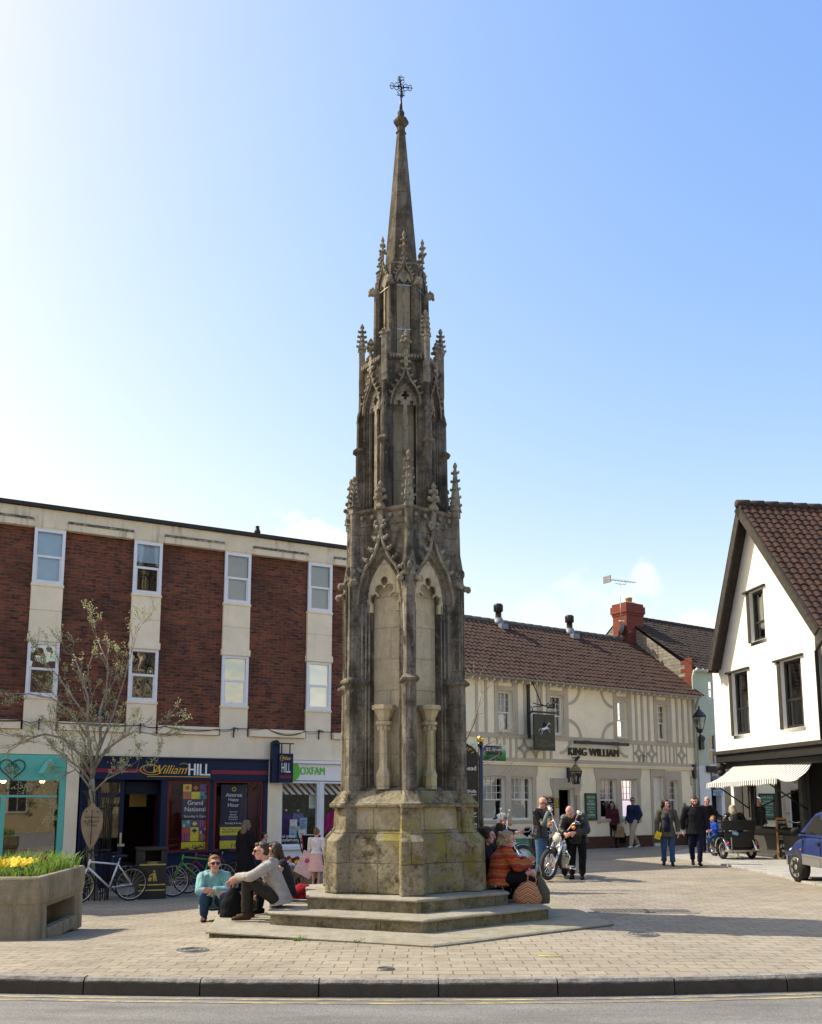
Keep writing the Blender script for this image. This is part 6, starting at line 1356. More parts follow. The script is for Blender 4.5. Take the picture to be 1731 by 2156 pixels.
# cut-out animal signs on the shop sill and notices in the window
def animal(px, py, label, k, name='animal_cutout'):
    u_, z_ = FH.uz(px, py, YH + .2); t_ = thing(name, label, 'sign', tuple(FH.w(u_, YH + .18, zsl + .06)), FH.rz); m = MB(); s = .34
    if k: body = [(-.5, .1), (-.5, .75), (-.35, .95), (-.42, 1.1), (-.25, 1.0), (.1, 1.02), (.5, .92), (.55, .1), (.35, .1), (.33, .4), (-.25, .4), (-.3, .1)]
    else: body = [(-.5, .1), (-.6, .5), (-.45, .85), (-.1, 1.0), (.3, .95), (.55, .7), (.6, .35), (.45, .35), (.4, .08), (.25, .08), (.22, .3), (-.2, .28), (-.25, .08)]
    m.prism([(x * s, z * s) for x, z in body], -.006, .006); m.build('board', 'letter_white', t_)
    m = MB()
    if k:
        for i in range(3): m.text(('LAMB', 'and', 'CHICKEN')[i], 0, s * (.78 - .17 * i), -.008, h=.035, depth=.002)
        m.build('lettering', 'letter_dark', t_)
animal(1613, 1735, 'plain white pig-shaped cutout on the corner shop window sill', 0); animal(1627, 1733, 'white cutout of animal with black lettering, middle of the corner shop sill', 1); animal(1656, 1733, 'white animal cutout above the chalkboards in the corner shop window', 1)
for i, (px, py, wd, ht, lb) in enumerate(((1599, 1703, .30, .55, 'white printed notice taped inside left of corner shop window'), (1683, 1695, .30, .60, 'tall white notice at the right edge of the corner shop window'))):
    u_, z_ = FH.uz(px, py, YH + .09); t_ = thing('notice', lb, 'notice', tuple(FH.w(u_, YH + .09, z_ - ht / 2)), FH.rz); m = MB(); m.box(-wd / 2, wd / 2, -.003, .003, 0, ht); m.build('sheet', 'paper', t_); m = MB()
    for k in range(4): m.box(-wd * .36, wd * .3, -.006, -.003, ht * (.3 + .14 * k), ht * (.35 + .14 * k))
    m.build('print', 'letter_dark', t_)
# awning: front bar, sagging cloth, arms
cb, cd_ = FH.uz(1558.6, 1600, YH), FH.uz(1722, 1588.5, YH); ya = -1.0
ca, cc_ = FH.uz(1489, 1650, ya), FH.uz(1637, 1639, ya)
aw = [((cb[0] + ca[0]) / 2 if abs(cb[0] - ca[0]) < .6 else cb[0]), 0]
za_, zb_ = (ca[1] + cc_[1]) / 2, (cb[1] + cd_[1]) / 2
print('awning', cb, cd_, ca, cc_)
m = MB(); n1, n2 = 30, 12; vs = []
for i in range(n1 + 1):
    f_ = i / n1
    for j in range(n2 + 1):
        g_ = j / n2; ut, ul = cb[0] + (cd_[0] - cb[0]) * f_, ca[0] + (cc_[0] - ca[0]) * f_
        sag = (.10 + .22 * f_ ** 3) * 4 * g_ * (1 - g_)
        vs.append((ut + (ul - ut) * g_, YH - .02 + (ya - YH) * g_, cb[1] + (cd_[1] - cb[1]) * f_ + (ca[1] + (cc_[1] - ca[1]) * f_ - cb[1] - (cd_[1] - cb[1]) * f_) * g_ - sag))
k_ = n2 + 1
vs2 = [(x, y, z) for (x, y, z) in vs]
m.add(vs2, [(i * k_ + j, (i + 1) * k_ + j, (i + 1) * k_ + j + 1, i * k_ + j + 1) for i in range(n1) for j in range(n2)], True)
n3 = 120; va = []
for i in range(n3 + 1): f_ = i / n3; ul = ca[0] + (cc_[0] - ca[0]) * f_; zf_ = ca[1] + (cc_[1] - ca[1]) * f_; va += [(ul, ya - .02, zf_), (ul, ya - .03, zf_ - (.11 if int(i / 2) % 2 else .145))]
m.add(va, [(2 * i, 2 * i + 2, 2 * i + 3, 2 * i + 1) for i in range(n3)])
m.build('awning', 'awning_cloth', hs_)
m = MB(); m.bar((ca[0], ya + .02, ca[1] - .05), (cc_[0], ya + .02, cc_[1] - .05), .06, .07)
for f_ in (.12, .86): ul = ca[0] + (cc_[0] - ca[0]) * f_; um = cb[0] + (cd_[0] - cb[0]) * f_; m.tube([(um, YH - .05, za_ - .75), (ul, ya + .02, za_ - .06)], .022, 6); m.tube([(um, YH - .05, zb_ - .1), (um, YH - .05, za_ - 1.0)], .022, 6)
m.build('awning_frame', 'black_iron', hs_)
m = MB(); m.box(-.1, uR + 6, 8, 8.1, 0, 3); m.build('rear_wall', 'white_render', hs_)
# neighbour to the right of the white house (edge of frame)
m = MB(); m.box(uR + .06, uR + 1.0, .12, 5, zj - .2, zeR - .3); m.build('side_extension', 'rubble', hs_)
# ================================================================ building across the road, seen in window reflections
op = thing('stone_building', 'pale yellow stone building with white sash windows seen mirrored in the brick building panes', 'building', (16, -11, 0), R(180))
m = MB(); m.box(-4, 40, 0, 6, -.2, 8.5); m.build('wall', 'yellow_stone', op)
for i in range(11):
    for z_ in (1.0, 4.6): 
        m = MB(); x = -2 + i * 3.8; m.box(x, x + 1.3, -.03, 0, z_, z_ + 2.0); w__ = m.build('window', 'cream_frame', op); m = MB()
        for a in (0, 1):
            for b in (0, 1): m.box(x + .1 + a * .58, x + .1 + a * .58 + .52, -.04, -.03, z_ + .1 + b * .95, z_ + .95 + b * .95)
        m.build('pane', 'black_gloss', w__)
m = MB(); m.prism([(-.3, 8.5), (3, 11), (6, 8.5)], -4, 40, 'x'); m.build('roof', 'tile_brown', op)
# ================================================================ people
STAND = dict(pelvis=(0, 0, .93), waist=(0, 0, 1.07), chest=(0, .0, 1.26), neck=(0, .015, 1.43), head=(0, -.02, 1.585),
             sl=(.185, .01, 1.375), sr=(-.185, .01, 1.375), el=(.235, .03, 1.10), er=(-.235, .03, 1.10), wl=(.245, -.05, .87), wr=(-.245, -.05, .87),
             hl=(.09, 0, .90), hr=(-.09, 0, .90), kl=(.10, -.02, .49), kr=(-.10, -.02, .49), al=(.105, .02, .085), ar=(-.105, .02, .085), tl=(.1, -1, 0), tr=(-.1, -1, 0), dl=None, dr=None)
def pose(base=STAND, **k): d = dict(base); d.update(k); return d
SIT = pose(pelvis=(0, 0, .12), waist=(0, -.02, .26), chest=(0, -.08, .42), neck=(0, -.13, .57), head=(0, -.20, .715), sl=(.18, -.11, .53), sr=(-.18, -.11, .53), el=(.23, -.22, .32), er=(-.23, -.22, .32), wl=(.10, -.42, .30), wr=(-.10, -.42, .30),
           hl=(.09, -.03, .10), hr=(-.09, -.03, .10), kl=(.12, -.44, .22), kr=(-.12, -.44, .22), al=(.11, -.42, -.20), ar=(-.11, -.42, -.20))
def hand_(mb, w, d, up, r=1.0, curl=.5, side=1):
    """palm, four unequal fingers and a thumb growing from the wrist w along d"""
    w, d = Vector(w), Vector(d).normalized(); up = Vector(up); n = (up - d * up.dot(d)); n = n.normalized() if n.length > .05 else d.orthogonal().normalized(); s_ = d.cross(n).normalized() * side
    mb.tube([w - d * .02, w + d * .02, w + d * .055, w + d * .085], [(.024, .018), (.034, .016), (.040, .015), (.038, .012)], 8, side=s_)
    for i, (o, l) in enumerate(((-.030, .062), (-.010, .074), (.010, .078), (.030, .068))):
        p = w + d * .082 + s_ * o; a1 = d * math.cos(curl * .6) + n * -math.sin(curl * .6); a2 = d * math.cos(curl * 1.5) + n * -math.sin(curl * 1.5)
        q = p + a1 * l * .55; mb.cap2(p, q, .0095, .009, 6); mb.cap2(q, q + a2 * l * .5, .009, .0075, 6)
    p = w + d * .03 - s_ * .030; q = p + (d * .6 - s_ * .7 - n * .2).normalized() * .038; mb.cap2(p, q, .012, .010, 6); mb.cap2(q, q + (d * .85 - s_ * .15 - n * .35).normalized() * .032, .010, .008, 6)
def rotm(yaw, pitch, roll=0): return (Matrix.Rotation(yaw, 3, 'Z') @ Matrix.Rotation(pitch, 3, 'X') @ Matrix.Rotation(roll, 3, 'Y'))
NP = [0]
def person(label, loc, rz, J=STAND, hd=(0, 0), hair=('short', 'hair_brown'), skin='skin', top=None, over=None, legs=None, shoes='shoe_black', fem=False, sc_=1.0, vox=.0105, glasses=None, group=None, beard=None, extra=None, curl=(.5, .5), build=1.0):
    t_ = thing('person', label, 'person', loc, rz, group); t_.scale = (sc_,) * 3; NP[0] += 1
    V = {k: (Vector(v) if v is not None else None) for k, v in J.items()}
    H = rotm(R(hd[0]), R(hd[1])); hc = V['head']; side = (V['sl'] - V['sr']).normalized(); B_ = build
    k_ = .93 if fem else 1.0
    # --- the body, one continuous figure with head, hands and feet
    b = MB()
    tp = [V['pelvis'] + (V['pelvis'] - V['waist']).normalized() * .06, V['pelvis'], V['waist'], V['chest'], V['chest'].lerp(V['neck'], .55), V['neck']]
    tr = [(.12, .10), (.155, .11), (.125 * k_ * B_, .095 * B_), (.15 * k_ * B_, .11), (.13, .09), (.055, .055)]
    b.tube(tp, tr, 14, side=side)
    for s_ in 'lr':
        b.cap2(V['s' + s_], V['e' + s_], .048, .038, 8); b.cap2(V['e' + s_], V['w' + s_], .038, .026, 8)
        b.cap2(V['chest'].lerp(V['neck'], .6), V['s' + s_], .06, .052, 8)
        b.cap2(V['h' + s_], V['k' + s_], .078, .052, 8); b.cap2(V['k' + s_], V['a' + s_], .050, .036, 8)
        td = Vector(V['t' + s_]).normalized(); b.tube([V['a' + s_] + Vector((0, 0, -.04)) - td * .05, V['a' + s_] + Vector((0, 0, -.045)) + td * .06, V['a' + s_] + Vector((0, 0, -.055)) + td * .16], [.032, .034, .02], 8)
        fd = V['d' + s_] or (V['w' + s_] - V['e' + s_]); hand_(b, V['w' + s_], fd, Vector((-1 if s_ == 'r' else 1, -.2, .1)), curl=curl[0 if s_ == 'l' else 1], side=1 if s_ == 'l' else -1)
    b.tube([V['neck'] - Vector((0, 0, .03)), V['neck'].lerp(hc, .5), hc + H @ Vector((0, .02, -.03))], [.056, .050, .052], 10)
    def P(x, y, z): return hc + H @ Vector((x, y, z))
    b.ell(P(0, .012, .028), (.074, .094, .092), 14, H); b.ell(P(0, -.022, -.045), (.056, .066, .074), 12, H); b.ell(P(0, -.06, -.088), (.028, .028, .022), 8, H)
    b.cap2(P(0, -.088, .018), P(0, -.108, -.022), .011, .016, 8); b.ell(P(0, -.085, -.055), (.026, .014, .010), 8, H); b.ell(P(0, -.078, .036), (.052, .018, .012), 8, H)
    for s_ in (-1, 1): b.ell(P(s_ * .076, .012, .0), (.012, .024, .034), 8, H); b.ell(P(s_ * .042, -.062, -.02), (.024, .02, .02), 8, H)
    put(organic(b, vox * .82, 1), 'body', skin, t_)
    for s_ in (-1, 1):
        m = MB(); m.ell(P(s_ * .031, -.082, .010), (.013, .007, .006), 8, H); m.build('eye', 'hair_dark', t_)
    m = MB(); m.tube([P(-.022, -.094, -.054), P(0, -.099, -.056), P(.022, -.094, -.054)], .0045, 5); m.build('mouth', 'red_brick', t_)
    # --- hair
    st, hm = hair; m = MB()
    if st != 'bald':
        if st == 'balding':
            for a in range(9): t = R(20 + 140 * a / 8); m.ell(P(math.cos(t) * .076, math.sin(t) * .088 + .012, -.005), (.018, .018, .036), 6, H)
        else:
            q_ = .005 if st == 'short' else 0.0; m.ell(P(0, .026 + q_, .048), (.082 - q_, .094 - q_, .086 - q_), 14, H); m.ell(P(0, .05, .0), (.079 - q_, .070 - q_, .085), 12, H); m.ell(P(0, -.040, .092), (.053, .040, .028), 10, H)
            if st in ('long', 'curly', 'blown', 'pony', 'bun'):
                for s_ in (-1, 1): m.ell(P(s_ * .070, .0, .015), (.022, .050, .062), 8, H)
            if st == 'long':
                m.tube([P(0, .055, .03), P(0, .085, -.08), hc + Vector((0, .10, -.18)), hc + Vector((0, .10, -.29))], [(.085, .06), (.098, .058), (.10, .05), (.07, .03)], 12, side=side)
                for s_ in (-1, 1): m.tube([P(s_ * .072, .01, .03), P(s_ * .088, .015, -.06), P(s_ * .092, .02, -.17)], [.03, .034, .022], 8)
            if st in ('curly', 'blown'):
                rk = random.Random(NP[0])
                for i in range(26): 
                    t, u = rk.uniform(-.4, 3.5), rk.uniform(-.14, .09); r_ = .085 + .02 * rk.random(); m.ell(P(math.cos(t) * r_ + (-.05 * rk.random() if st == 'blown' else 0), math.sin(t) * r_ + .03, u), rk.uniform(.026, .044), 6)
            if st == 'pony': m.tube([P(0, .09, .05), P(0, .14, .02), P(0, .13, -.12), P(0, .12, -.2)], [.025, .036, .032, .012], 8)
            if st == 'bun': m.ell(P(0, .075, .125), (.048, .045, .045), 10)
            if st == 'tied': m.ell(P(0, .10, -.02), (.035, .035, .05), 8)
        put(organic(m, .0095, 1, .006, 38), 'hair', hm, t_)
    if beard:
        m = MB(); m.ell(P(0, -.045, -.075), (.054, .052, .048), 10, H)
        for s_ in (-1, 1): m.ell(P(s_ * .056, -.02, -.045), (.016, .035, .045), 8, H)
        put(organic(m, .009, 1, .003, 40), 'beard', beard, t_)
    if glasses:
        m = MB()
        for s_ in (-1, 1): m.ell(P(s_ * .034, -.092, .012), (.030, .010, .021), 10, H); m.tube([P(s_ * .062, -.082, .018), P(s_ * .08, .01, .012)], .004, 5)
        m.tube([P(-.01, -.1, .017), P(.01, -.1, .017)], .004, 5); m.build('sunglasses', glasses, t_)
    # --- clothes
    def upper(name, mat, add, hem=0.0, sleeve='long', neckr=.075, hood=False, flare=.02, wide=1.0, nz=.007):
        m = MB(); dn = (V['pelvis'] - V['waist']).normalized(); down = dn.lerp(((V['kl'] + V['kr']) / 2 - V['pelvis']).normalized(), .5 if hem > .12 else .15).normalized()
        pts = [V['pelvis'] + down * (.05 + hem), V['pelvis'] + down * (.02 + hem * .5), V['pelvis'], V['waist'], V['chest'], V['chest'].lerp(V['neck'], .6), V['neck'] + (V['neck'] - V['chest']).normalized() * .01]
        rr = [(.165 + add + flare, .125 + add + flare), (.165 + add + flare * .6, .122 + add + flare * .5), (.162 + add, .118 + add), (.135 * k_ * B_ + add, .105 * B_ + add), (.158 * k_ * B_ + add, .118 * B_ + add), (.145 + add * .8, .098 + add * .7), (neckr, neckr * .92)]
        rr = [(a * wide, c) for a, c in rr]
        m.tube(pts, rr, 16, side=side)
        if fem:
            f_ = (V['chest'] - V['waist']).cross(side).normalized(); f_ = f_ if f_.y < 0 else -f_
            for s_ in (-1, 1): m.ell(V['chest'] + side * (.07 * s_) + f_ * (.085 + add * .5) - (V['chest'] - V['waist']).normalized() * .02, .062, 10)
        for s_ in 'lr':
            m.cap2(V['chest'].lerp(V['neck'], .62), V['s' + s_], .066 + add * .6, .060 + add * .7, 10)
            if sleeve == 'long': m.cap2(V['s' + s_], V['e' + s_], .060 + add * .7, .050 + add * .8, 10); m.tube([V['e' + s_], V['e' + s_].lerp(V['w' + s_], .93)], [.050 + add * .8, .038 + add * .8], 10); m.ell(V['e' + s_], .050 + add * .8, 8)
            elif sleeve == 'short': m.tube([V['s' + s_], V['s' + s_].lerp(V['e' + s_], .65)], [.060 + add * .6, .054 + add], 10)
        if hood:
            m.tube([V['neck'] + side * .10 + Vector((0, -.06, -.03)), V['neck'] + side * .11 + Vector((0, .03, .01)), V['neck'] + Vector((0, .105, .0)), V['neck'] - side * .11 + Vector((0, .03, .01)), V['neck'] - side * .10 + Vector((0, -.06, -.03))], [.03, .042, .055, .042, .03], 8)
            m.ell(V['neck'] + Vector((0, .11, -.05)), (.10, .05, .08), 10)
        put(organic(m, vox, 1, nz, 14), name, mat, t_)
    if top: upper(**top)
    if over: upper(**over)
    if legs:
        lm, add = legs.get('mat'), legs.get('add', .012)
        m = MB()
        if legs.get('skirt'):
            kz = (V['kl'] + V['kr']) / 2; m.tube([V['waist'].lerp(V['pelvis'], .6), V['pelvis'], V['pelvis'].lerp(kz, .55), kz.lerp((V['al'] + V['ar']) / 2, legs['skirt'])], [(.14, .11), (.175, .135), (.20, .16), (.24, .20)], 16, side=side)
            nm_ = 'skirt'
        else:
            m.tube([V['pelvis'] + (V['waist'] - V['pelvis']) * .55, V['pelvis'], V['pelvis'] - (V['waist'] - V['pelvis']).normalized() * .07], [(.145, .108), (.168, .125), (.13, .11)], 14, side=side)
            for s_ in 'lr':
                m.cap2(V['h' + s_], V['k' + s_], .088 + add, .062 + add, 10); fl = legs.get('flare', 1.0); m.tube([V['k' + s_], V['k' + s_].lerp(V['a' + s_], .5), V['k' + s_].lerp(V['a' + s_], .96)], [.060 + add, (.052 + add), (.046 + add) * fl], 10); m.ell(V['k' + s_], .061 + add, 8)
            nm_ = 'trousers'
        put(organic(m, vox, 1, .007, 13), nm_, lm, t_)
    for s_ in 'lr':
        m = MB(); td = Vector(V['t' + s_]); td.normalize(); a = V['a' + s_]; dn = Vector((0, 0, -1)) if td.z > -.5 else Vector((0, 1, 0))
        m.tube([a - td * .075 + dn * .045, a - td * .04 + dn * .04, a + td * .05 + dn * .045, a + td * .14 + dn * .058, a + td * .185 + dn * .064], [(.030, .036), (.042, .046), (.043, .042), (.044, .028), (.025, .016)], 10, side=td.cross(dn))
        m.ell(a + dn * -.01, .043, 8)
        put(organic(m, .010, 1), 'shoe', shoes, t_)
    if extra: extra(t_, V, P)
    return t_
def T(mat, add=.014, **k): return dict(name=k.pop('name', 'top'), mat=mat, add=add, **k)
def at(px, py): p = gp(px, py); return (p.x, p.y, p.z)
# --- around the left side of the cross
SQ = pose(pelvis=(0, .10, .22), waist=(0, .07, .34), chest=(0, .0, .50), neck=(0, -.03, .64), head=(0, -.08, .775), sl=(.165, -.02, .60), sr=(-.165, -.02, .60), el=(.20, -.20, .42), er=(-.20, -.20, .42), wl=(-.02, -.33, .44), wr=(.02, -.30, .40),
          hl=(.09, .08, .24), hr=(-.09, .08, .24), kl=(.14, -.30, .36), kr=(-.14, -.30, .36), al=(.12, -.08, .085), ar=(-.12, -.08, .085))
p_ = at(448, 1938)
person('woman in teal hoodie and blue jeans squatting on the paving by the cross, wearing sunglasses', p_, R(14), SQ, (6, -4), ('tied', 'hair_red'), 'skin_pink', T('teal_hoodie', .018, hood=True), None, dict(mat='denim', add=.012), 'brown_shoe', True, 1.12, .0085, 'black_gloss')
SM = pose(SIT, pelvis=(0, 0, .13), waist=(0, -.05, .27), chest=(0, -.13, .44), neck=(0, -.19, .60), head=(0, -.275, .745), sl=(.20, -.17, .55), sr=(-.20, -.17, .55), el=(.24, -.40, .42), er=(-.25, -.38, .40), wl=(.03, -.60, .40), wr=(-.06, -.62, .36), kl=(.14, -.46, .38), kr=(-.14, -.44, .37), al=(.12, -.46, -.075), ar=(-.12, -.42, -.075), dl=(-.5, -.7, -.5), dr=(.3, -.8, -.5))
person('man in grey hoodie and dark trousers sitting in profile on the cross step, wearing glasses', (-1.78, 12.62, .20), R(-82), SM, (4, 8), ('short', 'hair_brown'), 'skin_pink', T('grey_hoodie', .024, hood=True, hem=.04), None, dict(mat='dark_trousers', add=.012), 'brown_shoe', False, 1.0, .0085, 'black_gloss')
SW = pose(SIT, head=(0, -.20, .70), wl=(.1, -.40, .12), wr=(-.12, -.40, .16), kl=(.12, -.40, .20), kr=(-.12, -.40, .20), al=(.11, -.42, -.08), ar=(-.11, -.42, -.08))
person('dark haired woman in sleeveless dark vest and sunglasses, seated behind the man in grey hoodie', (-1.80, 13.42, .20), R(-70), SW, (-8, 4), ('long', 'hair_brown'), 'skin', T('vest_dark', .014, sleeve=None), None, dict(mat='black_cloth', add=.012), 'shoe_black', True, 1.0, .010, 'black_gloss')
p_ = gy(519, 1727, 20.0); g_ = gh(p_.x, 20.0)
person('fair long-haired woman in long black coat, back turned, before the betting shop window', (p_.x, 20.0, g_), R(140), pose(er=(-.24, -.02, 1.12), wr=(-.2, -.2, .95)), (0, 0), ('long', 'hair_mixed'), 'skin', None, T('black_coat', .045, name='coat', hem=.45, flare=.05), dict(mat='black_cloth'), 'shoe_black', True, (p_.z - g_) / 1.705)
p_ = gy(556, 1752, 20.3); g_ = gh(p_.x, 20.3)
person('dark haired child in pale top, only the head showing above the seated man', (p_.x, 20.3, g_), R(100), STAND, (10, 5), ('short', 'hair_dark'), 'skin', T('white_cloth', .016), None, dict(mat='denim'), 'shoe_black', False, (p_.z - g_) / 1.705)
def girl_x(t_, V, P):
    m = MB(); m.M = Matrix.Translation((.30, .02, .66)) @ Matrix.Rotation(R(-28), 4, 'Y') @ Matrix.Rotation(R(8), 4, 'Z'); m.box(-.30, .24, -.03, .03, -.36, .34)
    fo = thing('folder', 'large flat pale pink folder held by the girl in the pink dress', 'folder', t_.location, t_.rotation_euler.z); fo.scale = t_.scale; o = m.build('cover', 'cotton_pink', fo, bevel=.012)
    o.data.materials[0] = MAT['pink_paper']; m = MB(); m.M = Matrix.Translation((.30, .02, .66)) @ Matrix.Rotation(R(-28), 4, 'Y') @ Matrix.Rotation(R(8), 4, 'Z'); m.lathe([(.07, .031), (.07, .033)], (.02, 0, .1), 16, axis='y'); m.build('printed_dot', 'poster_pink', fo)
plain('pink_paper', (.75, .50, .50), .5)
p_ = at(689, 1857)
person('little girl in white cardigan and pink flowered dress, hair in a bun, seen from behind', (-1.98, 19.2, gh(-1.98, 19.2)), R(172), pose(el=(.22, -.05, 1.1), wl=(.26, -.1, .9), al=(.08, .0, .085), ar=(-.08, .0, .085)), (-8, 4), ('bun', 'hair_red'), 'skin_pink', T('pink_white', .018, name='cardigan', hem=-.1), None, dict(mat='pink_dress', skirt=.12), 'cotton_pink', True, .70, .012, extra=girl_x)
# --- right side of the cross
KW = pose(SIT, pelvis=(0, 0, .13), waist=(0, -.03, .27), chest=(0, -.07, .42), neck=(0, -.10, .56), head=(0, -.155, .70), el=(.23, -.22, .34), er=(-.23, -.24, .34), wl=(.02, -.44, .40), wr=(-.05, -.46, .37), kl=(.13, -.48, .24), kr=(-.13, -.48, .24), al=(.12, -.50, -.10), ar=(-.12, -.50, -.10), dl=(-.6, -.7, .3), dr=(.5, -.7, .4))
person('fair haired woman in striped orange and red knitted jacket sitting on the cross step', (1.24, 13.20, .375), R(97), KW, (-14, 4), ('curly', 'hair_fair'), 'skin_pink', T('knit', .042, name='knitted_jacket', hem=.02), None, dict(mat='black_cloth', skirt=.6), 'shoe_black', True, 1.0, .0095, build=1.12)
person('dark haired woman with wind-blown hair sitting close to the plinth behind the knitted jacket', (1.02, 13.95, .375), R(62), KW, (10, 6), ('blown', 'hair_brown'), 'skin_pink', T('black_cloth', .03, hem=.02), None, dict(mat='black_cloth', add=.014), 'shoe_black', True, 1.05, .0105)
# --- bikers
B1 = pose(neck=(0, -.01, 1.43), head=(0, -.07, 1.565), er=(-.22, -.16, 1.12), wr=(-.06, -.235, 1.40), dr=(.25, .1, 1), el=(.24, .06, 1.10), wl=(.20, -.06, .90))
def vest_x(t_, V, P):
    for s_ in 'lr': m = MB(); m.tube([V['s' + s_].lerp(V['e' + s_], .5), V['e' + s_], V['e' + s_].lerp(V['w' + s_], .92)], [.055, .054, .040], 10); m.ell(V['e' + s_], .054, 8); put(organic(m, .0105, 1, .003, 20), 'sleeve', 'grey_sleeve', t_)
person('bald man in black leather waistcoat and blue jeans standing with hand to his face', (2.86, 20.26, 0), R(58), B1, (8, 26), ('bald', 'hair_dark'), 'skin_pink', T('black_cloth', .012, sleeve='short'), T('leather', .032, name='waistcoat', sleeve=None, hem=.06), dict(mat='denim_light', add=.014), 'shoe_black', False, 1.02, .009, 'black_gloss', extra=vest_x, curl=(.5, .9))
B2 = pose(pelvis=(0, .14, .90), waist=(0, .10, 1.04), chest=(-.02, -.06, 1.19), neck=(-.04, -.20, 1.30), head=(-.06, -.325, 1.37), sl=(.17, -.12, 1.26), sr=(-.21, -.12, 1.24), el=(.26, -.22, 1.0), er=(-.28, -.20, .98), wl=(.05, -.42, .95), wr=(-.15, -.42, .93), hl=(.09, .12, .87), hr=(-.09, .12, .87), kl=(.12, .02, .48), kr=(-.10, .06, .48))
person('balding man in black leather jacket bending over the chrome motorcycle', (3.50, 19.45, 0), R(-20), B2, (-8, 46), ('balding', 'hair_grey'), 'skin_pink', None, T('leather', .04, name='jacket', hem=.10, flare=.035), dict(mat='black_cloth', add=.02), 'shoe_black', False, 1.03, .009, curl=(.9, .9), build=1.1)
RID = pose(SIT, pelvis=(0, 0, .74), waist=(0, -.03, .88), chest=(0, -.06, 1.02), neck=(0, -.10, 1.17), head=(0, -.15, 1.31), sl=(.17, -.08, 1.13), sr=(-.17, -.08, 1.13), el=(.26, -.28, .98), er=(-.26, -.28, .98), wl=(.28, -.50, .98), wr=(-.28, -.50, .98), hl=(.10, -.02, .72), hr=(-.10, -.02, .72), kl=(.20, -.40, .62), kr=(-.20, -.40, .62), al=(.20, -.32, .22), ar=(-.20, -.32, .22))
person('white haired woman in dark glasses seated on the far motorcycle by the notice board', (1.98, 21.2, 0), R(75), RID, (-4, 4), ('curly', 'hair_white'), 'skin_pink', T('charcoal', .02), None, dict(mat='black_cloth'), 'shoe_black', True, .95, .011, 'black_gloss')
# --- by the pub
def hat_x(t_, V, P):
    m = MB(); m.lathe([(.155, .075), (.16, .08), (.10, .09), (.092, .15), (.07, .175), (.02, .17)], tuple(V['head'] + Vector((0, .01, -.01))), 18); m.build('hat', 'dark_trousers', t_)
p_ = at(1273, 1781)
person('man in dark coat and brimmed hat standing before the pub window', p_, R(22), STAND, (14, 6), ('short', 'hair_dark'), 'skin_tan', T('maroon', .012), T('black_coat', .036, name='coat', hem=.10, flare=.03, wide=1.0), dict(mat='black_cloth'), 'brown_shoe', False, 1.0, .012, extra=hat_x)
p_ = at(1291, 1785)
pw = person('dark haired woman in maroon jumper with a paper bag, beside the man in hat', p_, R(10), pose(er=(-.22, -.02, 1.12), el=(.24, .02, 1.1), wl=(.24, -.02, .86)), (-26, 4), ('long', 'hair_dark'), 'skin', T('maroon', .022, hem=.05), None, dict(mat='black_cloth'), 'shoe_black', True, .93, .012)
def handbag(name, label, cat, loc, w, d, h, mat, hl=.16, hr_=.008, hmat=None):
    t_ = thing(name, label, cat, loc); m = MB(); m.loft([[(-w / 2, -d / 2, 0), (w / 2, -d / 2, 0), (w / 2, d / 2, 0), (-w / 2, d / 2, 0)], [(-w * .52, -d * .5, h * .6), (w * .52, -d * .5, h * .6), (w * .52, d * .5, h * .6), (-w * .52, d * .5, h * .6)], [(-w * .5, -d * .3, h), (w * .5, -d * .3, h), (w * .5, d * .3, h), (-w * .5, d * .3, h)]], cap=(True, True)); m.build('bag_body', mat, t_, bevel=.01)
    for s_ in (-1, 1): m = MB(); m.tube([(-w * .25, s_ * d * .3, h - .01), (-w * .2, s_ * d * .28, h + hl * .7), (0, s_ * d * .25, h + hl), (w * .2, s_ * d * .28, h + hl * .7), (w * .25, s_ * d * .3, h - .01)], hr_, 6); m.build('handle', hmat or mat, t_)
    return t_
q_ = Matrix.Rotation(pw.rotation_euler.z, 3, 'Z') @ Vector((.24, -.04, .80)) * .93
handbag('paper_bag', 'brown paper carrier bag hanging from the hand of the woman in maroon', 'bag', (p_[0] + q_.x, p_[1] + q_.y, p_[2] + .36), .34, .14, .36, 'paper_bag', .13)
handbag('dark_bag', 'black bag hanging behind the paper carrier bag', 'bag', (p_[0] + q_.x + .10, p_[1] + q_.y + .16, p_[2] + .15), .3, .14, .36, 'black_cloth', .2)
WK = pose(hl=(.09, -.02, .90), hr=(-.09, .02, .90), kl=(.10, -.22, .50), kr=(-.10, .05, .49), al=(.10, -.30, .10), ar=(-.10, .33, .12), tr=(-.1, -1, -.25), wl=(.18, -.04, .92), el=(.25, .08, 1.12), wr=(-.22, -.12, .90))
p_ = at(1336, 1786)
def pack_x(t_, V, P):
    m = MB()
    for s_ in (-1, 1): m.tube([(s_ * .12, -.10, 1.12), (s_ * .13, -.11, 1.28), (s_ * .13, .02, 1.44), (s_ * .12, .14, 1.34)], .016, 6)
    m.tube([(-.12, -.135, 1.22), (.12, -.135, 1.22)], .012, 6); me = m.build('strap', 'black_cloth', t_)
person('man in navy sweatshirt and khaki trousers walking past the pub with sunglasses and rucksack straps', p_, R(-52), WK, (26, 0), ('short', 'hair_brown'), 'skin_tan', T('navy_cloth', .026, hem=.04), None, dict(mat='khaki', add=.02), 'shoe_white', False, 1.02, .0115, 'black_gloss', extra=pack_x)
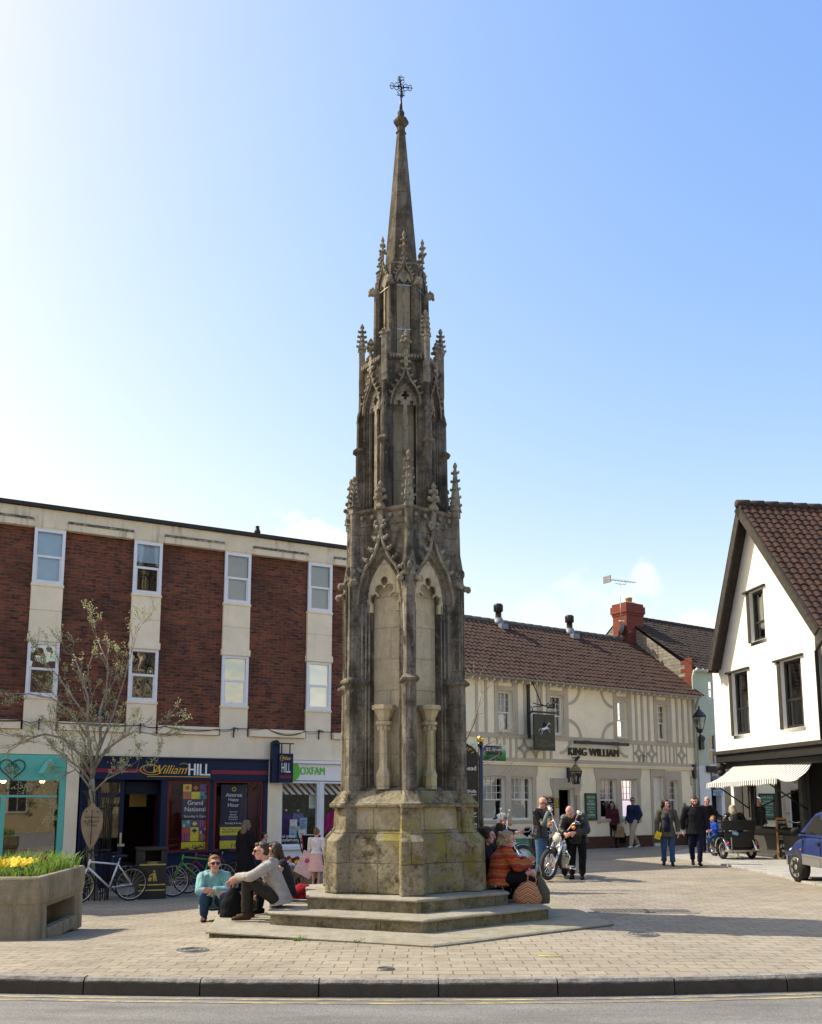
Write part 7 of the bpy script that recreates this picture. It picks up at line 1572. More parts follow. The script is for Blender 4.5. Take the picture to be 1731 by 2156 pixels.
q_ = Matrix.Rotation(R(-52), 3, 'Z') @ Vector((0, .21, 1.02)); bp = thing('rucksack', 'dark rucksack on the back of the man in the navy sweatshirt', 'rucksack', (p_[0] + q_.x, p_[1] + q_.y, q_.z), R(-52)); m = MB(); m.ell((0, 0, .2), (.14, .09, .23), 12); m.ell((0, .05, .12), (.11, .07, .11), 10); put(organic(m, .015, 2), 'pack', 'black_cloth', bp)
p_ = at(1237, 1784)
person('brown haired woman in dark clothes walking by the pub door behind the bending man', p_, R(110), pose(WK, kl=(.1, -.15, .49), al=(.1, -.22, .09), ar=(-.1, .22, .12)), (0, 0), ('long', 'hair_red'), 'skin', T('charcoal', .026, hem=.12), None, dict(mat='black_cloth'), 'shoe_black', True, .95, .0125)
# --- walkers coming down the street
W1_ = pose(kl=(.10, -.06, .49), al=(.10, -.06, .085), kr=(-.10, -.02, .49), ar=(-.11, .06, .10), er=(-.25, -.02, 1.10), wr=(-.26, -.14, .88), el=(.26, .04, 1.10), wl=(.27, -.05, .86))
def book_x(t_, V, P):
    m = MB(); m.M = Matrix.Translation(tuple(V['wr'] + Vector((.02, -.06, -.10)))) @ Matrix.Rotation(R(20), 4, 'Y') @ Matrix.Rotation(R(20), 4, 'X'); m.box(-.075, .075, -.012, .012, -.10, .10)
    yb_ = thing('paper_bag', 'small bright yellow paper bag in the hand of the woman in olive jacket', 'bag', t_.location, t_.rotation_euler.z); yb_.scale = t_.scale; m.build('sheet', 'yellow_bag', yb_, bevel=.004); m = MB(); m.box(-.01, 0, 0, .01, 0, .01)
    q = MB(); q.loft([[V['neck'] + Vector((x * .075, -.095, .0)), V['chest'] + Vector((x * .10, -.155, -.05)), V['pelvis'] + Vector((x * .10, -.165, -.1))] for x in (-1, 0, 1)], closed=False); me = q
    m = MB(); m.tube([V['neck'] + Vector((0, -.06, -.02)), V['chest'] + Vector((0, -.085, .0)), V['waist'] + Vector((0, -.085, 0)), V['pelvis'] + Vector((0, -.095, -.06))], [(.055, .03), (.085, .085), (.085, .085), (.095, .088)], 12, side=(1, 0, 0)); put(organic(m, .011, 2), 'dark_top', 'navy_dark', t_)
p_ = at(1408, 1823)
person('woman with curly dark hair in open olive jacket and jeans walking towards the viewer', p_, R(-14), W1_, (24, 2), ('curly', 'hair_dark'), 'skin_pink', T('navy_dark', .014), T('olive', .026, name='jacket', hem=.15, flare=.03, wide=1.0), dict(mat='denim', add=.014, flare=1.25), 'shoe_black', True, .985, .0095, extra=book_x)
hb = handbag('shoulder_bag', 'dark green bag hanging at the hip of the woman in olive jacket', 'bag', (p_[0] - .27, p_[1] - .02, .58), .22, .1, .2, 'olive', .14)
W2_ = pose(kl=(.09, -.12, .50), al=(.06, -.13, .085), kr=(-.10, .02, .49), ar=(-.06, .20, .13), tr=(-.1, -1, -.4), neck=(0, -.01, 1.43), head=(0, -.06, 1.575), sl=(.205, .01, 1.375), sr=(-.205, .01, 1.375), el=(.29, .03, 1.10), er=(-.29, .03, 1.10), wl=(.31, -.06, .86), wr=(-.29, .02, .86))
p_ = at(1467, 1822)
person('bearded man all in black jacket and trousers walking towards the viewer, looking down', p_, R(-10), W2_, (0, 20), ('short', 'hair_dark'), 'skin_pink', T('navy_dark', .016), T('black_coat', .030, name='jacket', hem=.12, flare=.02, wide=1.0), dict(mat='navy_dark', add=.016), 'shoe_black', False, 1.04, .0095, beard='hair_dark', build=1.04)
p_ = at(1489, 1799); W3_ = pose(chest=(0, -.03, 1.24), neck=(0, -.07, 1.40), head=(0, -.14, 1.54), sl=(.19, -.05, 1.34), sr=(-.19, -.05, 1.34), el=(.28, -.16, 1.12), wl=(.34, -.40, 1.02), wr=(-.25, -.08, .86), al=(.11, .02, .085), ar=(-.11, -.04, .085))
person('grey haired older man in brown fleece and red shirt leaning towards the rickshaw', p_, R(12), W3_, (-22, 18), ('short', 'hair_grey'), 'skin_pink', T('red_cloth', .012), T('charcoal', .036, name='fleece', hem=.06), dict(mat='navy_dark', add=.016), 'brown_shoe', False, 1.05, .011, build=1.1)
p_ = at(1471, 1786)
person('person with dark shoulder-length hair in black coat, half hidden behind the bearded man', p_, R(170), STAND, (0, 0), ('long', 'hair_dark'), 'skin', None, T('black_coat', .04, name='coat', hem=.3, flare=.03), dict(mat='black_cloth'), 'shoe_black', True, 1.0, .0125)
p_ = at(1445, 1779)
person('brown haired person in brown jacket farther up the street beyond the walkers', p_, R(185), pose(WK, kl=(.1, -.1, .49), al=(.1, -.15, .09), ar=(-.1, .16, .11)), (0, 0), ('long', 'hair_fair'), 'skin', T('brown_cloth', .03, hem=.08), None, dict(mat='dark_trousers'), 'brown_shoe', True, .9, .0125)
# --- solid man set inside the teal shop in place of a pane reflection
p_ = gy(100, 1728, 21.6)
person('man in grey knitted cap and dark jacket on phone, stand-in for teal window reflection', (p_.x, 21.6, -.34), R(20), pose(er=(-.28, -.12, 1.18), wr=(-.10, -.10, 1.54), dr=(.2, 0, 1)), (0, 0), ('short', 'grey_sleeve'), 'skin_tan', T('black_cloth', .016), T('charcoal', .036, name='jacket', hem=.1), dict(mat='black_cloth'), 'shoe_black', False, .95, .012)
# ================================================================ cycles
def wheel(par, c, r, tyre=.02, spokes=18, axis=(0, 1, 0), rim='steel', tmat='black_rubber', rimw=.012, name='wheel', hub=.02):
    o = MB(); ax = Vector(axis).normalized(); a = ax.orthogonal().normalized(); b = ax.cross(a); c = Vector(c)
    o.tube([c - ax * .035, c + ax * .035], hub, 8)
    for i in range(spokes):
        t = 2 * math.pi * i / spokes; d = a * math.cos(t) + b * math.sin(t); o.bar(c + ax * (.025 if i % 2 else -.025), c + d * (r - tyre * 1.6), .004)
    w = o.build(name, 'steel', par)
    m = MB(); m.torus(c, r - tyre, tyre, 40, 8, axis); m.build('tyre', tmat, w); m = MB(); m.torus(c, r - tyre * 1.9, rimw, 40, 6, axis); m.build('rim', rim, w)
    return w
def bicycle(label, loc, rz, mat, seed=0, steer=0.0, lean=4, mud=True, straight=True, group='bicycles parked before the shops'):
    t_ = thing('bicycle', label, 'bicycle', loc, rz, group); t_.rotation_euler = (R(lean), 0, rz)
    r = .335; wheel(t_, (-.52, 0, r), r); wheel(t_, (.53, 0, r), r, axis=(math.sin(steer), math.cos(steer), 0))
    bbk, seat, hd, hu = (-.08, 0, .29), (-.24, 0, .80), (.36, 0, .70), (.33, 0, .86)
    m = MB(); m.tube([bbk, seat], .017, 8); m.tube([bbk, hd], .021, 8); m.tube([(-.22, 0, .74), (.335, 0, .81 if straight else .74)], .018, 8); m.tube([hd, hu], .022, 8)
    for s_ in (-1, 1): m.tube([(-.52, s_ * .055, r), (-.09, s_ * .03, .29)], .010, 6); m.tube([(-.52, s_ * .055, r), (-.225, s_ * .025, .74)], .009, 6)
    m.build('frame', mat, t_)
    m = MB()
    for s_ in (-1, 1): m.tube([(.53, s_ * .05, r), (.42, s_ * .05, .62), (.37, 0, .69)], .013, 6)
    m.build('fork', mat, t_)
    m = MB(); m.tube([(.33, 0, .85), (.31, 0, .96)], .013, 6); m.tube([(.30, -.29, .97), (.34, -.1, .97), (.34, .1, .97), (.30, .29, .97)], .012, 6); m.build('handlebar', 'black_iron', t_)
    for s_ in (-1, 1): m = MB(); m.tube([(.30, s_ * .29, .97), (.27, s_ * .18, .97)], .017, 6); m.build('grip', 'black_rubber', t_)
    m = MB(); m.ell((-.27, 0, .90), (.13, .055, .03), 10); m.ell((-.35, 0, .90), (.06, .08, .03), 8); m.build('saddle', 'black_rubber', t_); m = MB(); m.tube([seat, (-.265, 0, .89)], .013, 6); m.build('seat_post', 'steel', t_)
    m = MB(); m.torus((-.08, -.05, .29), .085, .006, 24, 5, (0, 1, 0)); m.tube([(-.08, -.06, .29), (.03, -.07, .16)], .011, 6); m.tube([(-.08, .06, .29), (-.19, .07, .42)], .011, 6); m.box(-.0, .08, -.14, -.06, .15, .17); m.box(-.23, -.14, .06, .14, .41, .43); m.torus((-.52, -.05, r), .04, .006, 16, 5, (0, 1, 0)); m.bar((-.08, -.05, .375), (-.52, -.05, .375), .008); m.bar((-.08, -.05, .205), (-.52, -.05, .295), .008); m.build('crankset', 'black_iron', t_)
    if mud:
        m = MB(); m.tube([(-.52 + .365 * math.cos(R(a)), 0, r + .365 * math.sin(R(a))) for a in range(20, 175, 12)], .022, 6, flat=.35, side=(0, 1, 0)); m.build('mudguard', 'black_iron', t_)
    return t_
def bike_at(px0, py0, px1, py1):     # rear and front wheel contact points
    a, b = gp(px0, py0), gp(px1, py1); c = (a + b) / 2; return (c.x, c.y, c.z), math.atan2(b.y - a.y, b.x - a.x)
l_, r_ = bike_at(265, 1897, 172, 1903); bicycle('white framed bicycle with black saddle leaning by the tree guard, facing left', l_, r_, 'white_metal', lean=-5)
l_, r_ = bike_at(248, 1890, 160, 1893); bicycle('black bicycle behind the white bicycle, mostly hidden', (l_[0], l_[1] + .15, l_[2]), r_, 'black_iron', lean=5)
l_, r_ = bike_at(462, 1882, 371.6, 1889.5); bicycle('green framed bicycle parked beside the litter bin', l_, r_, 'green_metal', steer=.2)
l_, r_ = bike_at(486, 1876, 399, 1884); bicycle('dark red bicycle behind the green bicycle', (l_[0], l_[1] + .1, l_[2]), r_, 'red_metal', lean=6)
l_, r_ = bike_at(506, 1868, 590, 1866); bicycle('black bicycle by the long-haired woman, rear wheel beside the squatting woman', l_, r_, 'black_iron')
# ================================================================ motorcycles
def motorcycle(label, loc, rz, steer, full=True, lean=0):
    t_ = thing('motorcycle', label, 'motorcycle', loc, rz, 'motorcycles'); t_.rotation_euler = (0, R(lean), rz)
    # forward is -y, front axle at y = 0
    cs, ss = math.cos(steer), math.sin(steer); S = Matrix.Translation((0, .42, 0)) @ Matrix.Rotation(steer, 4, 'Z') @ Matrix.Translation((0, -.42, 0))
    def sp(x, y, z): return tuple(S @ Vector((x, y, z)))
    wheel(t_, sp(0, 0, .325), .325, .048, 26, (cs, ss, 0), 'chrome', 'tyre_worn', .018, hub=.04); wheel(t_, (0, 1.58, .32), .32, .066, 24, (1, 0, 0), 'chrome', 'black_rubber', .02, hub=.06)
    m = MB(); m.M = S
    for s_ in (-1, 1): m.tube([(s_ * .105, 0, .325), (s_ * .105, .20, .62), (s_ * .10, .42, 1.0)], [.034, .028, .024], 10); m.tube([(s_ * .105, -.02, .30), (s_ * .105, .14, .54)], .038, 10)
    m.box(-.13, .13, .36, .43, .93, .97); m.box(-.13, .13, .30, .36, .80, .83); m.build('fork', 'chrome', t_)
    m = MB(); m.M = S; m.tube([(.06 * 0, .0 + .36 * math.cos(R(a)), .325 + .36 * math.sin(R(a))) for a in range(-5, 115, 10)], .06, 8, flat=.25, side=(1, 0, 0)); m.build('front_mudguard', 'black_gloss', t_)
    m = MB(); m.M = S; hb = [(-.42, .62, 1.20), (-.36, .50, 1.24), (-.22, .44, 1.20), (-.13, .42, 1.02), (.13, .42, 1.02), (.22, .44, 1.20), (.36, .50, 1.24), (.42, .62, 1.20)]
    m.tube([(-.40, .60, 1.22), (-.28, .46, 1.25), (-.20, .44, 1.16), (-.10, .43, 1.00), (.10, .43, 1.00), (.20, .44, 1.16), (.28, .46, 1.25), (.40, .60, 1.22)], .018, 8); m.build('handlebar', 'chrome', t_)
    for s_ in (-1, 1):
        m = MB(); m.M = S; m.tube([(s_ * .40, .60, 1.22), (s_ * .33, .52, 1.24)], .026, 8); m.build('grip', 'black_rubber', t_)
        m = MB(); m.M = S; m.tube([(s_ * .26, .46, 1.25), (s_ * .33, .44, 1.40)], .010, 6); m.ell((s_ * .35, .43, 1.43), (.075, .022, .05), 12); m.build('mirror', 'chrome', t_)
        m = MB(); m.M = S; m.tube([(s_ * .21, .42, 1.12), (s_ * .27, .40, 1.12)], .012, 6); m.ell((s_ * .29, .38, 1.12), (.042, .032, .042), 10); m.build('indicator', 'orange_lens', t_)
        m = MB(); m.M = S; m.tube([(s_ * .38, .52, 1.21), (s_ * .24, .42, 1.19)], .008, 5); m.build('brake_lever', 'steel', t_)
    m = MB(); m.M = S; m.lathe([(.03, .16), (.075, .13), (.095, .05), (.10, .0)], (0, .22, .86), 18, axis='y'); hl_ = m.build('headlight', 'chrome', t_); m = MB(); m.M = S; m.lathe([(.096, .0), (.07, -.02), (.01, -.03)], (0, .22, .86), 18, axis='y'); m.build('headlight_lens', 'lamp_glass', hl_)
    m = MB(); m.tube([(0, .46, .96), (0, .62, .99), (0, .85, .93), (0, 1.0, .84)], [(.06, .05), (.14, .10), (.15, .11), (.08, .06)], 14, side=(1, 0, 0)); m.build('fuel_tank', 'black_gloss', t_)
    m = MB(); m.ell((0, 1.18, .74), (.16, .24, .07), 12); m.ell((0, 1.48, .80), (.12, .20, .06), 10); m.build('seat', 'leather', t_)
    m = MB(); m.tube([(0, .45, .95), (0, .50, .40), (0, .62, .24), (0, 1.25, .24), (0, 1.45, .55)], .030, 8); m.tube([(0, .47, .92), (0, 1.25, .68), (0, 1.58, .34)], .028, 8); m.build('frame', 'black_iron', t_)
    m = MB(); m.box(-.16, .16, .72, 1.15, .24, .46); m.tube([(0, .90, .44), (0, .70, .78)], [.10, .085], 12); m.tube([(0, .95, .44), (0, 1.12, .76)], [.10, .085], 12)
    for i in range(6): m.tube([(0, .86 - .025 * i, .50 + .045 * i), (0, .853 - .025 * i, .512 + .045 * i)], .115, 12); m.tube([(0, .985 + .022 * i, .50 + .045 * i), (0, .99 + .022 * i, .512 + .045 * i)], .115, 12)
    m.lathe([(.11, -.2), (.12, -.17)], (0, .95, .36), 16, axis='x'); m.lathe([(.10, .17), (.11, .2)], (0, .95, .36), 16, axis='x'); m.build('engine', 'steel', t_)
    m = MB(); m.tube([(-.12, .72, .70), (-.20, .62, .55), (-.21, .70, .32), (-.21, 1.1, .27), (-.22, 1.9, .29)], [.024, .024, .026, .032, .045], 10); m.tube([(-.12, 1.1, .70), (-.22, 1.1, .60), (-.23, 1.4, .38), (-.23, 1.9, .40)], [.024, .026, .032, .045], 10); m.build('exhaust', 'chrome', t_)
    m = MB(); m.tube([(-.30, .62, .30), (-.12, .55, .30)], .02, 8); m.tube([(.12, .55, .30), (.30, .62, .30)], .02, 8); m.tube([(-.16, .5, .30), (-.20, .42, .50), (-.12, .44, .62)], .016, 6); m.tube([(.16, .5, .30), (.20, .42, .50), (.12, .44, .62)], .016, 6); m.tube([(-.34, .70, .24), (-.18, .70, .25)], .024, 8); m.tube([(.18, .70, .25), (.34, .70, .24)], .024, 8); m.build('foot_controls', 'chrome', t_)
    m = MB(); m.tube([(0, 1.58 + .39 * math.cos(R(a)), .32 + .39 * math.sin(R(a))) for a in range(-5, 130, 12)], .09, 8, flat=.25, side=(1, 0, 0)); m.build('rear_mudguard', 'black_gloss', t_)
    m = MB(); m.tube([(.12, .80, .26), (.30, .72, .02)], .016, 6); m.box(.27, .33, .68, .76, -.0, .018); m.build('kickstand', 'black_iron', t_)
    return t_
p_ = gp(1171, 1857)
motorcycle('chrome and black cruiser motorcycle with spoked front wheel turned towards the viewer', (p_.x, p_.y + .05, p_.z), R(-16), R(-24), lean=6)
motorcycle('black motorcycle farther back by the notice board, under the white haired woman', (2.55, 20.9, 0), R(68), R(0), lean=3)
def helmet(loc, label):
    t_ = thing('helmet', label, 'helmet', loc); m = MB(); m.ell((0, 0, .13), (.13, .15, .135), 18); m.build('shell', 'black_gloss', t_); m = MB(); m.torus((0, .0, .05), .115, .016, 24, 6, (0, 0, 1)); m.build('trim', 'black_rubber', t_)
p_ = gp(1143, 1841); helmet((p_.x, p_.y - .1, p_.z + .04), 'glossy black crash helmet on the ground beside the chrome motorcycle'); 
# ================================================================ black three-wheeled rickshaw with riders
p_ = gp(1553, 1812)
tk = thing('rickshaw', 'black three-wheeled rickshaw with chrome mudguards and red tail lights, seen from behind', 'rickshaw', (p_.x, p_.y, p_.z + .045), R(8))
plain('black_vinyl', (.012, .011, .011), .42, .5, 0, .15)
for s_ in (-1, 1):
    wheel(tk, (s_ * .42, 0, .27), .27, .05, 20, (1, 0, 0), 'chrome', 'black_rubber', .025)
    m = MB(); m.tube([(s_ * .42, .32 * math.cos(R(a)), .27 + .32 * math.sin(R(a))) for a in range(-20, 200, 14)], .075, 8, flat=.2, side=(1, 0, 0)); mg = m.build('mudguard', 'chrome', tk)
    m = MB(); m.tube([(s_ * .42, -.30, .42), (s_ * .42, -.34, .42)], .045, 10); m.build('tail_light', 'red_lens', mg)
wheel(tk, (0, 1.35, .30), .30, .045, 20, (1, 0, 0), 'chrome', 'black_rubber', .02)
m = MB(); m.box(-.38, .38, -.14, .55, .24, .66); m.box(-.44, .44, -.2, -.14, .30, .76); m.build('box_body', 'black_vinyl', tk, bevel=.03)
m = MB(); m.tube([(-.46, -.14, .88), (-.46, -.14, 1.02), (.46, -.14, 1.02), (.46, -.14, .88)], .05, 8); m.box(-.48, .48, -.19, -.09, .78, 1.06); m.build('backrest', 'black_vinyl', tk, bevel=.04)
m = MB(); m.box(-.40, .40, -.08, .45, .66, .74); m.build('seat', 'black_vinyl', tk, bevel=.03)
m = MB()
for s_ in (-1, 1): m.tube([(s_ * .44, -.12, .62), (s_ * .46, -.12, .95)], .02, 6); m.tube([(s_ * .50, -.1, .80), (s_ * .54, .35, .80)], .022, 6)
m.tube([(0, .5, .45), (0, 1.2, .75), (0, 1.35, .3)], .03, 8); m.tube([(-.35, 1.0, 1.0), (0, 1.2, .95), (.35, 1.0, 1.0)], .016, 6); m.build('frame', 'black_iron', tk)
m = MB(); m.box(-.52, .52, -.33, -.29, .22, .27); m.build('bumper', 'chrome', tk, bevel=.01)
m = MB(); m.bar((-.18, -.3, .22), (-.12, -.36, .05), .03); m.bar((-.3, -.28, .24), (-.3, -.28, .60), .025); m.build('tow_bracket', 'steel', tk)
m = MB(); m.ell((0, 0, .05), (.10, .05, .06), 8); m.ell((.06, 0, .03), (.06, .04, .05), 8); ob_ = thing('plastic_bag', 'crumpled blue and white plastic bag behind the rickshaw seat', 'bag', (p_.x - .12, p_.y - .2, .72)); put(organic(m, .012, 1, .012, 30), 'wrapper', 'paper_blue', ob_)
TR = pose(SIT, pelvis=(0, 0, .10), kl=(.12, -.40, .12), kr=(-.12, -.40, .12), al=(.11, -.42, -.28), ar=(-.11, -.42, -.28), el=(.28, -.12, .30), er=(-.30, -.10, .32), wr=(-.34, -.26, .2), head=(.02, -.16, .70))
person('woman with long blonde hair in black quilted jacket sitting in the rickshaw, seen from behind', (p_.x + .05, p_.y + .18, p_.z + .70), R(176), TR, (14, 8), ('long', 'hair_blonde'), 'skin', None, T('quilted', .045, name='jacket'), dict(mat='black_cloth'), 'shoe_black', True, 1.0, .011)
BOY = pose(SIT, kl=(.10, -.36, .0), kr=(-.08, -.30, -.02), al=(.08, -.22, -.32), ar=(-.06, -.02, -.34), el=(.22, -.1, .34), er=(-.2, -.16, .30), wr=(-.06, -.36, .26), wl=(.12, -.32, .3), head=(0, -.08, .74), neck=(0, -.04, .58), chest=(0, -.02, .42))
person('small boy in bright blue top and jeans perched on the side of the rickshaw', (p_.x - .56, p_.y + .10, p_.z + .62), R(-62), BOY, (-40, 0), ('short', 'hair_boy'), 'skin_pink', T('boy_blue', .02, hem=.02), None, dict(mat='denim', add=.006), 'tan_boot', False, .70, .011)
# ================================================================ blue car at the right edge
p_ = gp(1682, 1857)
car = thing('parked_car', 'blue hatchback car with grey lower sills and steel wheels cut by the right edge', 'car', (p_.x + .82, p_.y - .05, p_.z), R(174))
# local: forward -y, front axle y = 0, width 1.64
prof = [(-.74, .42), (-.72, .62), (-.62, .70), (-.05, .86), (.42, .95), (1.05, 1.36), (1.45, 1.42), (2.1, 1.42), (2.75, 1.30), (3.05, .98), (3.10, .55), (3.05, .35), (-.5, .26), (-.70, .32)]
def wz(z): return .80 if z < .95 else .80 - (z - .95) * .42
low = [(-.74, .40), (-.73, .58), (-.64, .68), (-.10, .84), (.45, .945), (3.02, .985), (3.10, .72), (3.10, .50)]
m = MB()
def sec(y, zt, zb=.36):
    w = .82 - (.10 * max(0, (-y - .1)) ** 1.0) - (.08 * max(0, y - 2.6)); return [(-w + .06, y, zb), (-w, y, zb + .08), (-w - .015, y, .55), (-w, y, max(.60, zt - .10)), (-w + .05, y, zt - .02), (-w * .5, y, zt + .012), (0, y, zt + .02), (w * .5, y, zt + .012), (w - .05, y, zt - .02), (w, y, max(.60, zt - .10)), (w + .015, y, .55), (w, y, zb + .08), (w - .06, y, zb)]
ys = [-.74, -.70, -.60, -.4, -.1, .2, .45, .9, 1.4, 2.0, 2.5, 2.9, 3.06, 3.1]; zt = [.52, .60, .68, .75, .83, .90, .945, .955, .96, .965, .97, .975, .93, .75]
m.loft([sec(y, z) for y, z in zip(ys, zt)], closed=True, cap=(True, True), smooth=True); m.build('body', 'car_blue', car)
m = MB()
def gsec(y, zt_, w): return [(-.80, y, .93), (-w, y, zt_), (-w * .5, y, zt_ + .02), (w * .5, y, zt_ + .02), (w, y, zt_), (.80, y, .93)]
m.loft([gsec(.12, .90, .76), gsec(.80, 1.38, .66), gsec(1.2, 1.44, .66), gsec(2.3, 1.43, .66), gsec(2.8, 1.27, .66), gsec(3.02, .97, .72)], closed=True, cap=(True, True), smooth=False); m.build('cabin', 'car_blue', car, bevel=.02)
m = MB()
for s_ in (-1, 1):
    def gp3(y, z, o=.006): w = .80 - (z - .93) * (.14 / .48) + o; return (s_ * w, y, z)
    m.add([gp3(.40, .985), gp3(1.48, .985), gp3(1.48, 1.37), gp3(.88, 1.35)], [(0, 1, 2, 3)]); m.add([gp3(1.56, .985), gp3(2.35, .985), gp3(2.35, 1.35), gp3(1.56, 1.36)], [(0, 1, 2, 3)]); m.add([gp3(2.42, .985), gp3(2.85, .985), gp3(2.62, 1.28), gp3(2.42, 1.33)], [(0, 1, 2, 3)])
m.add([(-.68, .185, .965), (.68, .185, .965), (.60, .765, 1.36), (-.60, .765, 1.36)], [(0, 1, 2, 3)]); m.add([(-.60, 2.99, 1.01), (.60, 2.99, 1.01), (.56, 2.84, 1.22), (-.56, 2.84, 1.22)], [(0, 1, 2, 3)]); m.build('window', 'black_gloss', car)
m = MB()
for s_ in (-1, 1):
    x = s_ * .842; m.box(x - .006, x + .006, .42, 1.48, .38, .56); m.box(x - .006, x + .006, 1.50, 2.4, .38, .56); m.box(x - .012, x + .012, .42, 2.4, .545, .585)
m.box(-.80, .80, -.78, -.70, .30, .50); m.box(-.80, .80, 3.05, 3.15, .32, .55); m.build('grey_trim', 'car_grey', car, bevel=.012)
m = MB()
for s_ in (-1, 1):
    for y in (.44, 1.49, 2.36): m.box(s_ * .836 - .005, s_ * .836 + .005, y, y + .012, .42, .94)
m.build('door_gap', 'black_rubber', car)
for s_ in (-1, 1):
    m = MB(); m.box(s_ * .845 - .012, s_ * .845 + .012, 1.28, 1.44, .80, .85); m.build('door_handle', 'black_rubber', car, bevel=.006)
    m = MB(); m.tube([(s_ * .78, .50, .99), (s_ * .92, .46, 1.01)], .02, 6); m.ell((s_ * .96, .46, 1.03), (.09, .06, .075), 12); m.build('wing_mirror', 'black_rubber', car)
    for y in (0, 2.45):
        MW = Matrix.Translation((s_ * .775, y, .295)) @ Matrix.Rotation(R(12) if y == 0 else 0, 4, 'Z'); m = MB(); m.M = MW; m.lathe([(.17, -.085), (.26, -.09), (.29, -.06), (.295, .0), (.29, .06), (.26, .09), (.18, .085)], n=32, axis='x'); w = m.build('wheel', 'black_rubber', car)
        m = MB(); m.M = MW; m.lathe([(.185, .070), (.20, .088), (.19, .094), (.175, .075)] if s_ > 0 else [(.185, -.070), (.20, -.088), (.19, -.094), (.175, -.075)], n=32, axis='x')
        for a in range(7):
            t = 2 * math.pi * a / 7; m.bar((s_ * .07, .05 * math.cos(t), .05 * math.sin(t)), (s_ * .078, .185 * math.cos(t), .185 * math.sin(t)), .075, .02, (1, 0, 0))
        m.lathe([(.065, s_ * .05), (.065, s_ * .082), (.03, s_ * .09)], n=16, axis='x'); m.lathe([(.17, s_ * .03), (.17, s_ * .035)], n=24, axis='x'); m.build('hubcap', 'alloy', w)
    m = MB(); m.ell((s_ * .60, -.70, .60), (.16, .06, .07), 12); m.build('headlight', 'lamp_glass', car); m = MB(); m.ell((s_ * .832, .30, .66), (.01, .035, .02), 8); m.build('side_repeater', 'orange_lens', car); m = MB(); m.box(s_ * .70 - .08, s_ * .70 + .08, 3.08, 3.13, .62, .90); m.build('tail_light', 'red_lens', car)
# dark discs proud of the body stand in for the shaded wheel-arch recesses
for s_ in (-1, 1):
    for y in (0, 2.45): m = MB(); m.lathe([(.335, s_ * .70), (.345, s_ * .838), (.0, s_ * .838)], (0, y, .31), 28, axis='x', cap=False); m.build('arch_shade', 'black_rubber', car)
# ================================================================ litter bin
p_ = gp(308, 1893)
lb = thing('litter_bin', 'black litter bin with gold bands and lettering beside the bicycles', 'litter bin', (p_.x, p_.y + .25, p_.z), R(24)); w, h = .28, 1.04
m = MB(); m.box(-w, w, -w, w, .0, h - .28); m.box(-w, -w + .04, -w, w, h - .28, h - .06); m.box(w - .04, w, -w, w, h - .28, h - .06); m.box(-w + .04, w - .04, w - .04, w, h - .28, h - .06); m.box(-w + .04, -.16, -w, -w + .05, h - .28, h - .06); m.box(.16, w - .04, -w, -w + .05, h - .28, h - .06); m.build('bin_body', 'bin_black', lb, bevel=.012)
m = MB(); m.box(-w - .02, w + .02, -w - .02, w + .02, h - .06, h); m.build('lid', 'bin_black', lb, bevel=.014); m = MB(); m.box(-w + .05, w - .05, -.05, w - .05, h - .27, h - .07); m.build('liner', 'interior', lb)
for z in (h * .655, h * .16, h * .265): m = MB(); m.box(-w + .01, w - .02, -w - .005, -w, z, z + .025); m.build('gold_band', 'bin_gold', lb)
m = MB(); m.text('Litter', 0, h * .685, -w - .004, w=.2); m.build('lettering', 'bin_gold', lb)
m = MB(); y = -w - .004
m.prism([(-.10, .44), (-.08, .36), (-.03, .36), (-.01, .44)], y, y + .003); m.lathe([(.022, y), (.022, y + .003)], (.03, 0, .56), 12, axis='y'); m.prism([(.0, .53), (.06, .53), (.09, .36), (.06, .36), (.05, .45), (.04, .36), (.01, .36)], y, y + .003); m.prism([(-.08, .47), (.02, .53), (.02, .505), (-.06, .455)], y, y + .003); m.build('emblem', 'bin_gold', lb)
# ================================================================ stone trough planter
tr_ = thing('stone_trough', 'old granite horse trough planter with pedestal ends at the left of the square', 'trough', (-4.82, 12.05, -.19), R(5.5)); Wt, Lt, Ht = 1.25, 2.28, .83
m = MB()
def rr_(x0, x1, y0, y1, z, c):
    o = []
    for cx_, cy_, a0 in ((x1 - c, y0 + c, -90), (x1 - c, y1 - c, 0), (x0 + c, y1 - c, 90), (x0 + c, y0 + c, 180)): o += [(cx_ + c * math.cos(R(a0 + 22.5 * k)), cy_ + c * math.sin(R(a0 + 22.5 * k)), z) for k in range(5)]
    return o
zb = .40
m.loft([rr_(-Wt + .06, -.06, .06, Lt - .06, zb, .10), rr_(-Wt + .01, -.01, .01, Lt - .01, zb + .09, .09), rr_(-Wt, 0, 0, Lt, zb + .16, .09), rr_(-Wt, 0, 0, Lt, Ht - .03, .09), rr_(-Wt + .02, -.02, .02, Lt - .02, Ht, .09), rr_(-Wt + .10, -.10, .10, Lt - .10, Ht, .10), rr_(-Wt + .12, -.12, .12, Lt - .12, Ht - .10, .10)], cap=(True, True)); m.build('basin', 'trough_stone', tr_, bevel=.012)
for y in (0.02, Lt - .44):
    m = MB(); m.loft([rr_(-Wt + .04, -.02, y, y + .42, -.1, .04), rr_(-Wt + .05, -.03, y + .01, y + .41, zb + .10, .05)], cap=(True, True)); m.build('pedestal', 'trough_stone', tr_, bevel=.02)
m = MB(); m.box(-Wt + .1, -.80, .44, Lt - .45, -.1, zb + .05); m.build('mid_support', 'trough_stone', tr_); m = MB(); m.box(-.14, -.0, .42, Lt - .44, -.05, .13); m.build('low_sill', 'trough_stone', tr_, bevel=.02); 
m = MB(); m.lathe([(.06, -.795), (.06, -.78)], (0, 1.5, .27), 12, axis='x'); m.build('drain_hole', 'interior', tr_)
